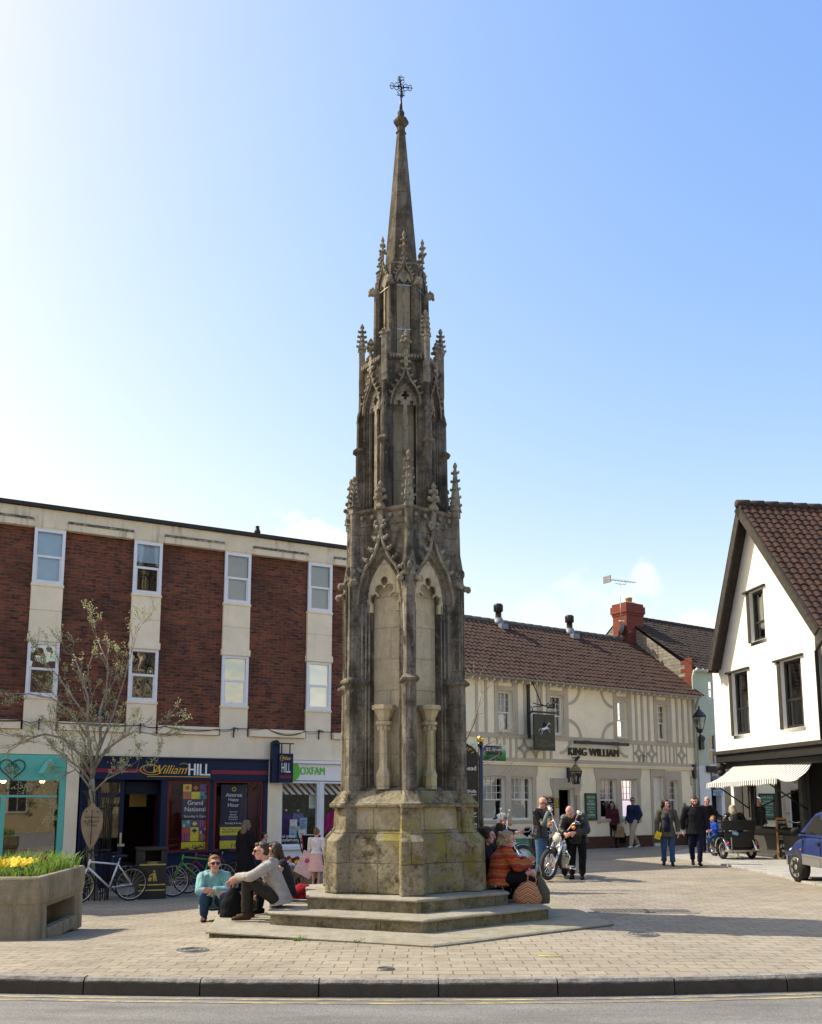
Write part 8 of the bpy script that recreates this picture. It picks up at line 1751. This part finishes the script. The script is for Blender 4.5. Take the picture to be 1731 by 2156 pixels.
m = MB(); m.box(-Wt + .12, -.12, .12, Lt - .12, Ht - .09, Ht - .05); m.build('soil', 'soil', tr_)
# ================================================================ notice board, tree guard, leaf sign
nb = thing('notice_board', 'tall black arched town notice board on posts with gold ball finials, behind the cross', 'notice board', (.92, 17.0, 0), R(8))
m = MB(); arc = [(-.62, .9), (.34, .9), (.34, 2.45)] + [(-.14 + .48 * math.cos(R(a)), 2.45 + .30 * math.sin(R(a))) for a in range(10, 175, 15)] + [(-.62, 2.45)]; m.prism(arc, -.03, .03); bo = m.build('board', 'bin_black', nb)
for x in (-.70, .395):
    m = MB(); m.tube([(x, 0, -.1), (x, 0, 2.66)], .042, 12); m.tube([(x, 0, 2.66), (x, 0, 2.72)], .055, 12); m.build('post', 'black_gloss', nb); m = MB(); m.ell((x, 0, 2.79), .072, 16); m.build('ball_finial', 'gold', nb)
m = MB()
for i, c in enumerate('Glastonbury'): a = R(150 - 12.2 * i); m.M = Matrix.Translation((-.14 + .40 * math.cos(a), -.034, 2.40 + .24 * math.sin(a))) @ Matrix.Rotation(-(a - R(90)) * .8, 4, 'Y'); m.text(c, 0, 0, 0, h=.075 if c in 'Glbt' else .06, depth=.004)
m.build('gilt_lettering', 'gold', bo); m = MB(); m.text('Ahead', .30, 2.20, -.034, h=.085, depth=.004, align='RIGHT')
for i, s_ in enumerate(('Wells', 'Abbey', 'Tor', 'Barn')): m.text(s_, .3, 1.78 - .20 * i, -.034, h=.06, depth=.004, align='RIGHT'); m.box(.02, .3, -.034, -.03, 1.74 - .20 * i, 1.75 - .20 * i)
m.build('white_lettering', 'letter_white', bo)
tp = Vector((-6.42, 18.85)); tz = gh(tp.x, tp.y)
gd = thing('tree_guard', 'black iron tree guard of upright bars around the young tree trunk', 'tree guard', (tp.x, tp.y, tz)); m = MB()
for k in range(14):
    a = 2 * math.pi * k / 14; c, s_ = math.cos(a), math.sin(a); m.tube([(.24 * c, .24 * s_, 0), (.24 * c, .24 * s_, 1.95), (.27 * c, .27 * s_, 2.10), (.35 * c, .35 * s_, 2.2)], .012, 5)
m.build('bars', 'black_iron', gd)
for z in (.35, 1.0, 1.85): m = MB(); m.torus((0, 0, z), .245, .016, 28, 6, (0, 0, 1)); m.build('hoop', 'black_iron', gd)
lf = thing('leaf_sign', 'leaf-shaped weathered wooden plaque hung on the tree guard', 'sign', (tp.x - .05, tp.y - .30, tz + 1.02)); m = MB()
half = [(0, -.0), (.12, .12), (.22, .28), (.30, .46), (.33, .66), (.29, .84), (.19, .95), (.10, .98), (.05, 1.06)]; s_ = .88
m.prism([(x * .68, z * s_) for x, z in half] + [(-x * .68, z * s_) for x, z in half[::-1][:-1]], -.02, .02); m.build('plaque', 'leaf_sign', lf, bevel=.008)
m = MB(); m.tube([(0, -.022, .1), (0, -.024, .8)], .006, 5)
for z, w_ in ((.62, .30), (.54, .30), (.46, .22)): m.text('Glastonbury' if z > .6 else ('in Bloom' if z > .5 else 'Trees'), 0, z, -.022, w=w_, depth=.003)
for x in (-.11, .11): m.ell((x, -.022, .76), .014, 8)
m.build('carved_lettering', 'dark_trousers', lf)
# ================================================================ trees
def branchy(root, trunk, limbs, seed, depth, budn, mat='bark', twigr=.0045, spread=1.0, bud=.030):
    rk = random.Random(seed); m = MB(); tw = []
    t0 = MB(); t0.tube(trunk[0], trunk[1], 9); t0.build('trunk', mat, root)
    def grow(p, d, l, r, lv):
        n = 4; pts = [p.copy()]; dd = d.copy()
        for i in range(n):
            dd = (dd + Vector((rk.uniform(-1, 1), rk.uniform(-1, 1), rk.uniform(-.7, .9))) * .20).normalized(); pts.append(pts[-1] + dd * l / n)
        m.tube(pts, [r * (1 - .55 * i / n) for i in range(n + 1)], 5 if lv > 1 else 6)
        if lv == 0: tw.append((pts[-1], dd)); tw.append((pts[2], dd)); return
        k = rk.choice((2, 2, 3))
        for i in range(k):
            q = pts[rk.choice((2, 3, 4, 4))]; nd = (dd + Vector((rk.uniform(-1, 1), rk.uniform(-1, 1), rk.uniform(-.5, .9))) * .85 * spread).normalized(); grow(q, nd, l * rk.uniform(.55, .8), max(r * .55, twigr), lv - 1)
        tw.append((pts[-1], dd))
    for pts, r0, r1 in limbs:
        pts = [Vector(p) for p in pts]; n = len(pts); m.tube(pts, [r0 + (r1 - r0) * i / (n - 1) for i in range(n)], 7)
        for i in range(1, n):
            d = (pts[i] - pts[i - 1]).normalized()
            for _ in range(2 if i < n - 1 else 3): grow(pts[i].lerp(pts[i - 1], rk.random() * .6 if i < n - 1 else 0), (d + Vector((rk.uniform(-1, 1), rk.uniform(-1, 1), rk.uniform(-.4, .9))) * .8).normalized(), rk.uniform(.28, .5), r1 * .6 if i == n - 1 else r0 * .34, depth)
    m.build('branches', mat, root)
    if budn:
        b = MB()
        for p, d in tw:
            for _ in range(rk.choice(budn)):
                c = p + Vector((rk.uniform(-1, 1), rk.uniform(-1, 1), rk.uniform(-1, 1))) * bud * 1.4; a = Vector((rk.uniform(-1, 1), rk.uniform(-1, 1), rk.uniform(0, 1.2))).normalized() * bud * rk.uniform(.8, 1.6); s_ = a.orthogonal().normalized() * bud * .45
                b.add([c, c + a * .5 + s_, c + a, c + a * .5 - s_], [(0, 1, 2, 3)])
        tag(b.build('leaf_buds', 'bud', root), kind='stuff')
tree = thing('young_tree', 'young tree with pale bark and opening spring buds inside the iron guard', 'tree', (tp.x, tp.y, tz))
def tpx(px, py, dy=0.0): p = gy(px, py, tp.y + dy); return (p.x - tp.x, dy, p.z - tz)
trunk = ([(0, 0, -.1), tpx(190, 1800), tpx(193, 1730), tpx(194, 1660), tpx(193, 1640)], [.085, .075, .068, .062, .058])
limbs = [([tpx(193, 1645), tpx(200, 1610, .05), tpx(212, 1560, .1), tpx(210, 1500, .15), tpx(225, 1450, .2), tpx(228, 1400, .1), tpx(205, 1345, 0)], .045, .010),
         ([tpx(194, 1640), tpx(192, 1590, -.1), tpx(184, 1530, -.2), tpx(186, 1470, -.2), tpx(170, 1420, -.1), tpx(158, 1385, 0)], .042, .009),
         ([tpx(192, 1630), tpx(170, 1590, -.2), tpx(135, 1555, -.4), tpx(95, 1545, -.5), tpx(50, 1560, -.5), tpx(15, 1585, -.5)], .036, .008),
         ([tpx(194, 1650), tpx(172, 1620, -.1), tpx(150, 1605, -.1), tpx(132, 1588, .1), tpx(108, 1570, .2)], .030, .008),
         ([tpx(198, 1620), tpx(222, 1580, .0), tpx(255, 1555, -.1), tpx(285, 1540, -.2), tpx(320, 1545, -.2), tpx(345, 1530, -.1)], .034, .007),
         ([tpx(194, 1665), tpx(176, 1640, -.2), tpx(160, 1620, -.3), tpx(140, 1630, -.4), tpx(118, 1650, -.4)], .026, .007),
         ([tpx(205, 1590), tpx(240, 1500, .3), tpx(262, 1430, .3), tpx(275, 1380, .2), tpx(290, 1330, .1)], .026, .006),
         ([tpx(190, 1560), tpx(150, 1500, -.2), tpx(110, 1470, -.3), tpx(60, 1460, -.4), tpx(30, 1470, -.3)], .026, .006),
         ([tpx(195, 1670), tpx(225, 1640, -.3), tpx(255, 1625, -.4), tpx(285, 1625, -.4)], .024, .006),
         ([tpx(190, 1520), tpx(140, 1450, .2), tpx(120, 1420, .3), tpx(95, 1395, .3)], .022, .006)]
branchy(tree, trunk, limbs, 11, 2, (3, 4, 6), spread=.8)
t2 = thing('bare_tree', 'small bare leafless tree whose pale twigs spread right of the cross before the pub', 'tree', (.72, 17.6, 0))
def t2x(px, py, dy=0.0): p = gy(px, py, 17.6 + dy); return (p.x - .72, dy, p.z)
branchy(t2, ([(0, 0, -.1), (0, 0, 1.2), (.02, 0, 2.1)], [.06, .05, .04]), [([(.02, 0, 2.0), t2x(975, 1570), t2x(1000, 1520, -.1), t2x(1015, 1460, -.1)], .03, .007), ([(.02, 0, 1.9), t2x(985, 1600), t2x(1020, 1570, .1), t2x(1055, 1555, .1)], .026, .006), ([(.02, 0, 1.7), t2x(985, 1625), t2x(1020, 1605), t2x(1050, 1590)], .022, .006), ([(.02, 0, 1.6), t2x(990, 1650, -.1), t2x(1020, 1635, -.1), t2x(1050, 1632)], .02, .005)], 4, 1, (0, 0, 1), spread=.9, bud=.014)
# ================================================================ flowers
fl = random.Random(9); c5, s5 = math.cos(R(5.5)), math.sin(R(5.5))
def trw(x, y, z=.80): return (-4.82 + x * c5 - y * s5, 12.05 + x * s5 + y * c5, -.19 + z)
gr = thing('grass_clump', 'dense clump of long green grass-like leaves spilling over the stone trough', 'plant', trw(-.62, 1.1)); m = MB()
for i in range(1500):
    x, y = fl.uniform(-.48, .50), fl.uniform(-.95, 1.05); h = fl.uniform(.10, .27) * (1.25 if y > -.2 else .7); a = fl.uniform(0, 6.28); l = Vector((math.cos(a), math.sin(a), 0)) * fl.uniform(.03, .16); w = Vector((-math.sin(a), math.cos(a), 0)) * fl.uniform(.004, .008); p = Vector((x, y, 0))
    m.add([p - w, p + w, p + l * .35 + w + Vector((0, 0, h * .65)), p + l * .35 - w + Vector((0, 0, h * .65)), p + l + Vector((0, 0, h * fl.uniform(.75, 1.0)))], [(0, 1, 2, 3), (3, 2, 4)])
tag(m.build('blades', 'blade', gr), kind='stuff')
def pansy(loc, n, cols_, label, seed, r=.19, grp='pansies planted in the stone trough', s=1.45):
    rk = random.Random(seed); t_ = thing('pansy_plant', label, 'flower', loc, 0, grp); m = MB()
    for i in range(60):
        a = rk.uniform(0, 6.28); q = rk.uniform(0, r); c = Vector((math.cos(a) * q, math.sin(a) * q, rk.uniform(.0, .13))); d = Vector((rk.uniform(-1, 1), rk.uniform(-1, 1), rk.uniform(0, .8))).normalized() * .05; w = d.orthogonal().normalized() * .018; m.add([c, c + d * .5 + w, c + d, c + d * .5 - w], [(0, 1, 2, 3)])
    m.build('leaves', 'leaf_green', t_)
    for i in range(n):
        a = rk.uniform(0, 6.28); q = r * math.sqrt(rk.random()); c = Vector((math.cos(a) * q, math.sin(a) * q, rk.uniform(.13, .21))); nrm = Vector((rk.uniform(-.5, .5), -1, rk.uniform(.2, .9))).normalized(); u = nrm.orthogonal().normalized(); v = nrm.cross(u); b = MB(); R_ = .036 * s * rk.uniform(.85, 1.2)
        for k in range(5):
            t = R(72 * k + rk.uniform(-8, 8)); e = u * math.cos(t) + v * math.sin(t); f_ = u * math.cos(t + 1.57) + v * math.sin(t + 1.57); b.add([c, c + e * R_ * .6 + f_ * R_ * .55 + nrm * .006, c + e * R_ * 1.1 + f_ * R_ * .25, c + e * R_ * 1.1 - f_ * R_ * .25, c + e * R_ * .6 - f_ * R_ * .55 + nrm * .006], [(0, 1, 2, 3, 4)])
        b.build('bloom', rk.choice(cols_), t_)
pansy(trw(-.85, .42), 22, ['petal_yellow'] * 6 + ['petal_red'], 'bushy yellow pansy plant with a red bloom nearest the viewer in the trough', 1)
pansy(trw(-.72, .85), 22, ['petal_yellow'], 'all-yellow pansy plant in the middle of the trough', 2)
pansy(trw(-1.05, .25), 20, ['petal_yellow'] * 5 + ['petal_red'], 'yellow and red pansy plant at the left front corner of the trough', 3)
pansy(trw(-.38, .35), 5, ['petal_yellow'], 'sparse yellow pansy plant close to the right front corner of the trough', 4, .12)
pansy(trw(-.42, 1.3), 5, ['petal_yellow', 'petal_red'], 'small yellow and red pansy plant among the grass toward the rear of the trough', 5, .12)
px_ = thing('flower_box', 'dark wooden planter of red and yellow pansies beside the pushchair before the charity shop', 'planter', (-2.45, 19.9, gh(-2.45, 19.9)), R(20)); m = MB(); m.box(-.48, .48, -.16, .16, 0, .42)
for k in range(5): m.box(-.49 + k * .2, -.33 + k * .2, -.175, -.16, 0, .42)
m.build('box', 'weathered_wood', px_, bevel=.008)
for i in range(3): pansy((-2.75 + i * .30, 19.8 + i * .11, gh(-2.45, 19.9) + .38), 12, ['petal_red', 'petal_red', 'petal_yellow'] if i == 1 else ['petal_red'] * 3 + ['petal_yellow'], ('dark red pansies at the left end of the wooden planter', 'mixed red and yellow pansies in the middle of the wooden planter', 'dark red pansies at the right end of the wooden planter, by the pushchair')[i], 20 + i, .16, 'pansies in the wooden planter', 1.3)
# ================================================================ bags, pushchair, board, chairs, covers
pc = thing('pushchair', 'black and red folding pushchair with mesh back beside the girl in pink', 'pushchair', (-2.08, 19.6, gh(-2.1, 19.6)), R(160)); m = MB(); m.add([(-.2, -.05, .45), (.2, -.05, .45), (.2, .12, 1.05), (-.2, .12, 1.05), (-.2, -.35, .42), (.2, -.35, .42)], [(0, 1, 2, 3), (0, 4, 5, 1)]); o = m.build('seat', 'black_cloth', pc); sd = o.modifiers.new('s', 'SOLIDIFY'); sd.thickness = .03
m = MB()
for s_ in (-1, 1): m.tube([(s_ * .22, -.35, .1), (s_ * .22, .1, .7), (s_ * .22, .32, 1.08), (s_ * .2, .38, 1.1)], .014, 6); m.tube([(s_ * .22, .28, .1), (s_ * .22, -.3, .55)], .013, 6)
m.build('frame', 'black_iron', pc); m = MB()
for s_ in (-1, 1): m.tube([(s_ * .2, .13, 1.06), (s_ * .21, .06, .75), (s_ * .21, -.05, .46)], .022, 6)
m.build('red_piping', 'red_cloth', pc)
for x in (-.22, .22):
    for y in (-.35, .28): m = MB(); m.torus((x, y, .09), .07, .02, 18, 6); m.build('wheel', 'black_rubber', pc)
def softbag(name, label, loc, rx, ry, h, mat, lean=0.0, hk=True, hmat=None, cat='bag'):
    t_ = thing(name, label, cat, loc); m = MB(); m.tube([(0, 0, .0), (0, 0, h * .15), (lean * .3, 0, h * .45), (lean * .7, 0, h * .8), (lean, 0, h)], [(rx * .92, ry * .9), (rx * 1.02, ry), (rx, ry * .95), (rx * .62, ry * .7), (rx * .3, ry * .4)], 18, side=(1, 0, 0)); put(organic(m, .014, 3, .012, 9), 'bag_body', mat, t_)
    if hk: m = MB(); m.tube([(lean - rx * .25, 0, h * .93), (lean - rx * .2, .01, h * 1.3), (lean + rx * .15, .02, h * 1.38), (lean + rx * .4, .03, h * 1.1), (lean + rx * .3, .02, h * .8)], .011, 6); m.build('handle', hmat or mat, t_)
    return t_
softbag('knitted_bag', 'slouchy patchwork knitted bag in orange, cream and brown stripes on the step', (1.63, 13.0, .20), .20, .13, .30, 'patchwork', .06)
softbag('canvas_bag', 'olive canvas bag with leather handle beside the patchwork bag', (1.86, 13.15, .19), .12, .15, .38, 'olive_bag', -.05, True, 'khaki')
softbag('rucksack', 'large black rucksack standing at the feet of the seated man', (-2.50, 12.95, -.03), .17, .13, .46, 'black_cloth', .02, True, None, 'rucksack')
softbag('red_bag', 'soft dark red bag lying on the step behind the seated people', (-1.62, 13.75, .20), .20, .14, .20, 'red_cloth', .03, False)
ab = thing('pavement_board', 'green pavement A-board with pale oval advert standing by the biker', 'sign', tuple(gp(1097, 1829)), R(12)); m = MB()
for s_ in (-1, 1): m.M = Matrix.Translation((0, s_ * .02, .72)) @ Matrix.Rotation(R(s_ * 17), 4, 'X'); m.loft([[(-.20, -.012, 0), (.20, -.012, 0), (.20, .012, 0), (-.20, .012, 0)], [(-.28, -.012, -.74), (.28, -.012, -.74), (.28, .012, -.74), (-.28, .012, -.74)]], cap=(True, True))
m.build('frame', 'board_green', ab); m = MB(); m.M = Matrix.Translation((0, -.02, .72)) @ Matrix.Rotation(R(-17), 4, 'X'); m.add([(-.16, -.016, -.10), (.16, -.016, -.10), (.22, -.016, -.62), (-.22, -.016, -.62)], [(0, 1, 2, 3)]); o = m.build('panel', 'board_teal', ab); m = MB(); m.M = Matrix.Translation((0, -.02, .72)) @ Matrix.Rotation(R(-17), 4, 'X'); m.lathe([(.12, -.02), (.12, -.018)], (0, 0, -.40), 24, axis='y', smooth=False); m.build('oval', 'paper', o); m = MB(); m.M = Matrix.Translation((0, -.02, .72)) @ Matrix.Rotation(R(-17), 4, 'X'); m.text('The', 0, -.17, -.02, h=.035, depth=.002); m.text('CRYSTAL', 0, -.24, -.02, w=.27, depth=.002); m.text('MAN', 0, -.31, -.022, w=.16, depth=.002); m.build('lettering', 'wood_frame', o)
def chair(loc, rz, label):
    t_ = thing('bistro_chair', label, 'chair', loc, rz, 'aluminium chairs outside the pub'); m = MB(); m.box(-.21, .21, -.22, .20, .43, .46); m.build('seat', 'black_cloth', t_, bevel=.01); m = MB(); m.tube([(-.2, .20, .55), (-.15, .25, .65), (0, .27, .66), (.15, .25, .65), (.2, .20, .55)], [(.10, .01)] * 5, 6, side=(0, 0, 1)); m.tube([(-.2, .2, .7), (-.15, .25, .72), (0, .27, .73), (.15, .25, .72), (.2, .2, .7)], .06, 6, flat=.2, side=(0, 0, 1)); m.build('backrest', 'black_cloth', t_)
    m = MB(); m.tube([(-.24, -.2, .66), (-.25, .1, .68), (-.2, .24, .80), (0, .29, .82), (.2, .24, .80), (.25, .1, .68), (.24, -.2, .66)], .014, 6); m.build('arm_rail', 'steel', t_)
    for x in (-.24, .24):
        for y in (-.2, .2): m = MB(); m.tube([(x, y, 0), (x, y * .9, .45), (x, y * .95, .67)], .013, 6); m.build('leg', 'steel', t_)
p_ = gp(1100, 1797); chair(tuple(p_), R(-70), 'black and chrome bistro chair behind the green pavement board'); p_ = gp(1160, 1795); chair(tuple(p_), R(40), 'black and chrome bistro chair behind the bald biker')
p_ = gp(1128, 1790); tb_ = thing('bistro_table', 'small round steel cafe table between the two bistro chairs', 'table', tuple(p_)); m = MB(); m.lathe([(.33, .70), (.33, .725)], n=24, smooth=False); m.build('table_top', 'steel', tb_); m = MB(); m.tube([(0, 0, .02), (0, 0, .7)], .025, 8); m.lathe([(.22, 0), (.05, .05)], n=20); m.build('pedestal', 'steel', tb_)
plain('cast_iron', (.10, .085, .07), .75, .4, .3, .3); plain('galvanised', (.26, .255, .24), .55, .5, .5, .15)
def cover_round(px, py, r, label):
    p = gp(px, py); t_ = thing('drain_cover', label, 'drain cover', (p.x, p.y, p.z + .004), 0, 'iron covers set into the paving'); m = MB(); m.lathe([(r, 0), (r, .004), (r * .9, .006), (.001, .006)], n=32); m.build('lid', 'galvanised', t_)
    m = MB()
    for q in (.35, .6, .85): m.torus((0, 0, .006), r * q, .006, 28, 5, (0, 0, 1))
    m.build('tread', 'cast_iron', t_)
def cover_rect(px, py, w, d, label, fr=True):
    p = gp(px, py); t_ = thing('drain_cover', label, 'drain cover', (p.x, p.y, p.z + .004), 0, 'iron covers set into the paving')
    if fr: m = MB(); m.box(-w / 2 - .09, w / 2 + .09, -d / 2 - .07, d / 2 + .07, -.02, .004); m.build('surround', 'kerbstone', t_)
    m = MB(); m.box(-w / 2, w / 2, -d / 2, d / 2, -.01, .007); m.build('lid', 'cast_iron', t_)
    m = MB()
    for i in range(6):
        for j in range(10): m.box(-w / 2 + w * (j + .2) / 10, -w / 2 + w * (j + .7) / 10, -d / 2 + d * (i + .3) / 6, -d / 2 + d * (i + .7) / 6, .007, .010)
    m.build('tread', 'kerbstone', t_)
cover_round(404, 2002, .19, 'round galvanised cover in the paving left of the cross steps'); cover_round(1354, 1968, .20, 'round galvanised cover in the paving right of the cross, below its shadow'); cover_round(812, 2041, .09, 'smallest round cover in the paving, close to the kerb'); cover_rect(1303, 1918, .78, .42, 'large rectangular iron cover in a stone frame beside the cross shadow'); cover_rect(1407, 1919, .62, .34, 'narrow rectangular iron cover right of the large framed cover'); cover_rect(1497, 1826, .7, .5, 'dark iron cover near the feet of the bearded man', False)
p = gp(1160, 2015); st = thing('drinking_straw', 'pale yellow drinking straw lying on the paving', 'straw', (p.x, p.y, p.z + .004), R(-12)); m = MB(); m.tube([(-.13, 0, .006), (.13, 0, .006)], .005, 6); m.build('tube', 'poster_yellow', st)
for i, (px, py) in enumerate(((625, 1981), (760, 1985))):
    p = gp(px, py); t_ = thing('weed', ('small green weed at the foot of the cross base, left of the front corner', 'tiny green weed growing in the paving joint close to the front corner of the cross')[i], 'weed', (p.x, p.y, p.z)); m = MB(); rk = random.Random(i)
    for k in range(40): a = rk.uniform(0, 6.28); d = Vector((math.cos(a), math.sin(a), rk.uniform(.4, 1.4))) * rk.uniform(.02, .05); w = d.orthogonal().normalized() * .008; q = Vector((rk.uniform(-.06, .06), rk.uniform(-.03, .03), 0)); m.add([q, q + d * .5 + w, q + d, q + d * .5 - w], [(0, 1, 2, 3)])
    m.build('leaves', 'blade', t_)
# chalkboards leaning at the corner shop
for (px, py, lab, lines, dx) in ((1655, 1813, 'tall wood-framed chalkboard reading home made game pie, nearest the blue car', [('HOME MADE', .86, .07, .8), ('GAME', .74, .075, .5), ('PIE', .63, .075, .3), ('COOK ROUNDED', .53, .045, .75), ('PICKLED ONION', .47, .045, .75), ('£4.30', .28, .12, .7), ('EACH', .18, .07, .4)], 0), (1682, 1806, 'narrower wood-framed chalkboard with white lettering behind the game pie board', [('OPEN', .86, .06, .5), ('HOT', .76, .05, .4), ('ROLLS', .66, .06, .6), ('and', .58, .04, .3), ('PIES', .48, .06, .6), ('DAILY', .38, .06, .6)], 0)):
    p = gp(px, py); t_ = thing('chalkboard', lab, 'chalkboard', (p.x, p.y, p.z + .045), R(-22), 'chalkboards outside the corner shop'); w, h = .42, 1.14
    m = MB(); m.M = Matrix.Rotation(R(-8), 4, 'X'); m.box(-w / 2 + .05, w / 2 - .05, -.01, .012, .05, h - .05); m.build('slate', 'slateboard', t_); m = MB(); m.M = Matrix.Rotation(R(-8), 4, 'X'); m.box(-w / 2, -w / 2 + .055, -.018, .018, 0, h); m.box(w / 2 - .055, w / 2, -.018, .018, 0, h); m.box(-w / 2 + .055, w / 2 - .055, -.018, .018, 0, .055); m.box(-w / 2 + .055, w / 2 - .055, -.018, .018, h - .055, h); m.build('frame', 'wood_frame', t_, bevel=.005)
    m = MB(); m.M = Matrix.Rotation(R(-8), 4, 'X')
    for (s_, fz, fh, fw_) in lines: m.text(s_, 0, h * fz, -.013, w=w * fw_ * .85, h=h * fh * .8, depth=.003, shear=.08)
    m.build('chalk_lettering', 'chalk', t_)
bpy.data.scenes.remove(TS)
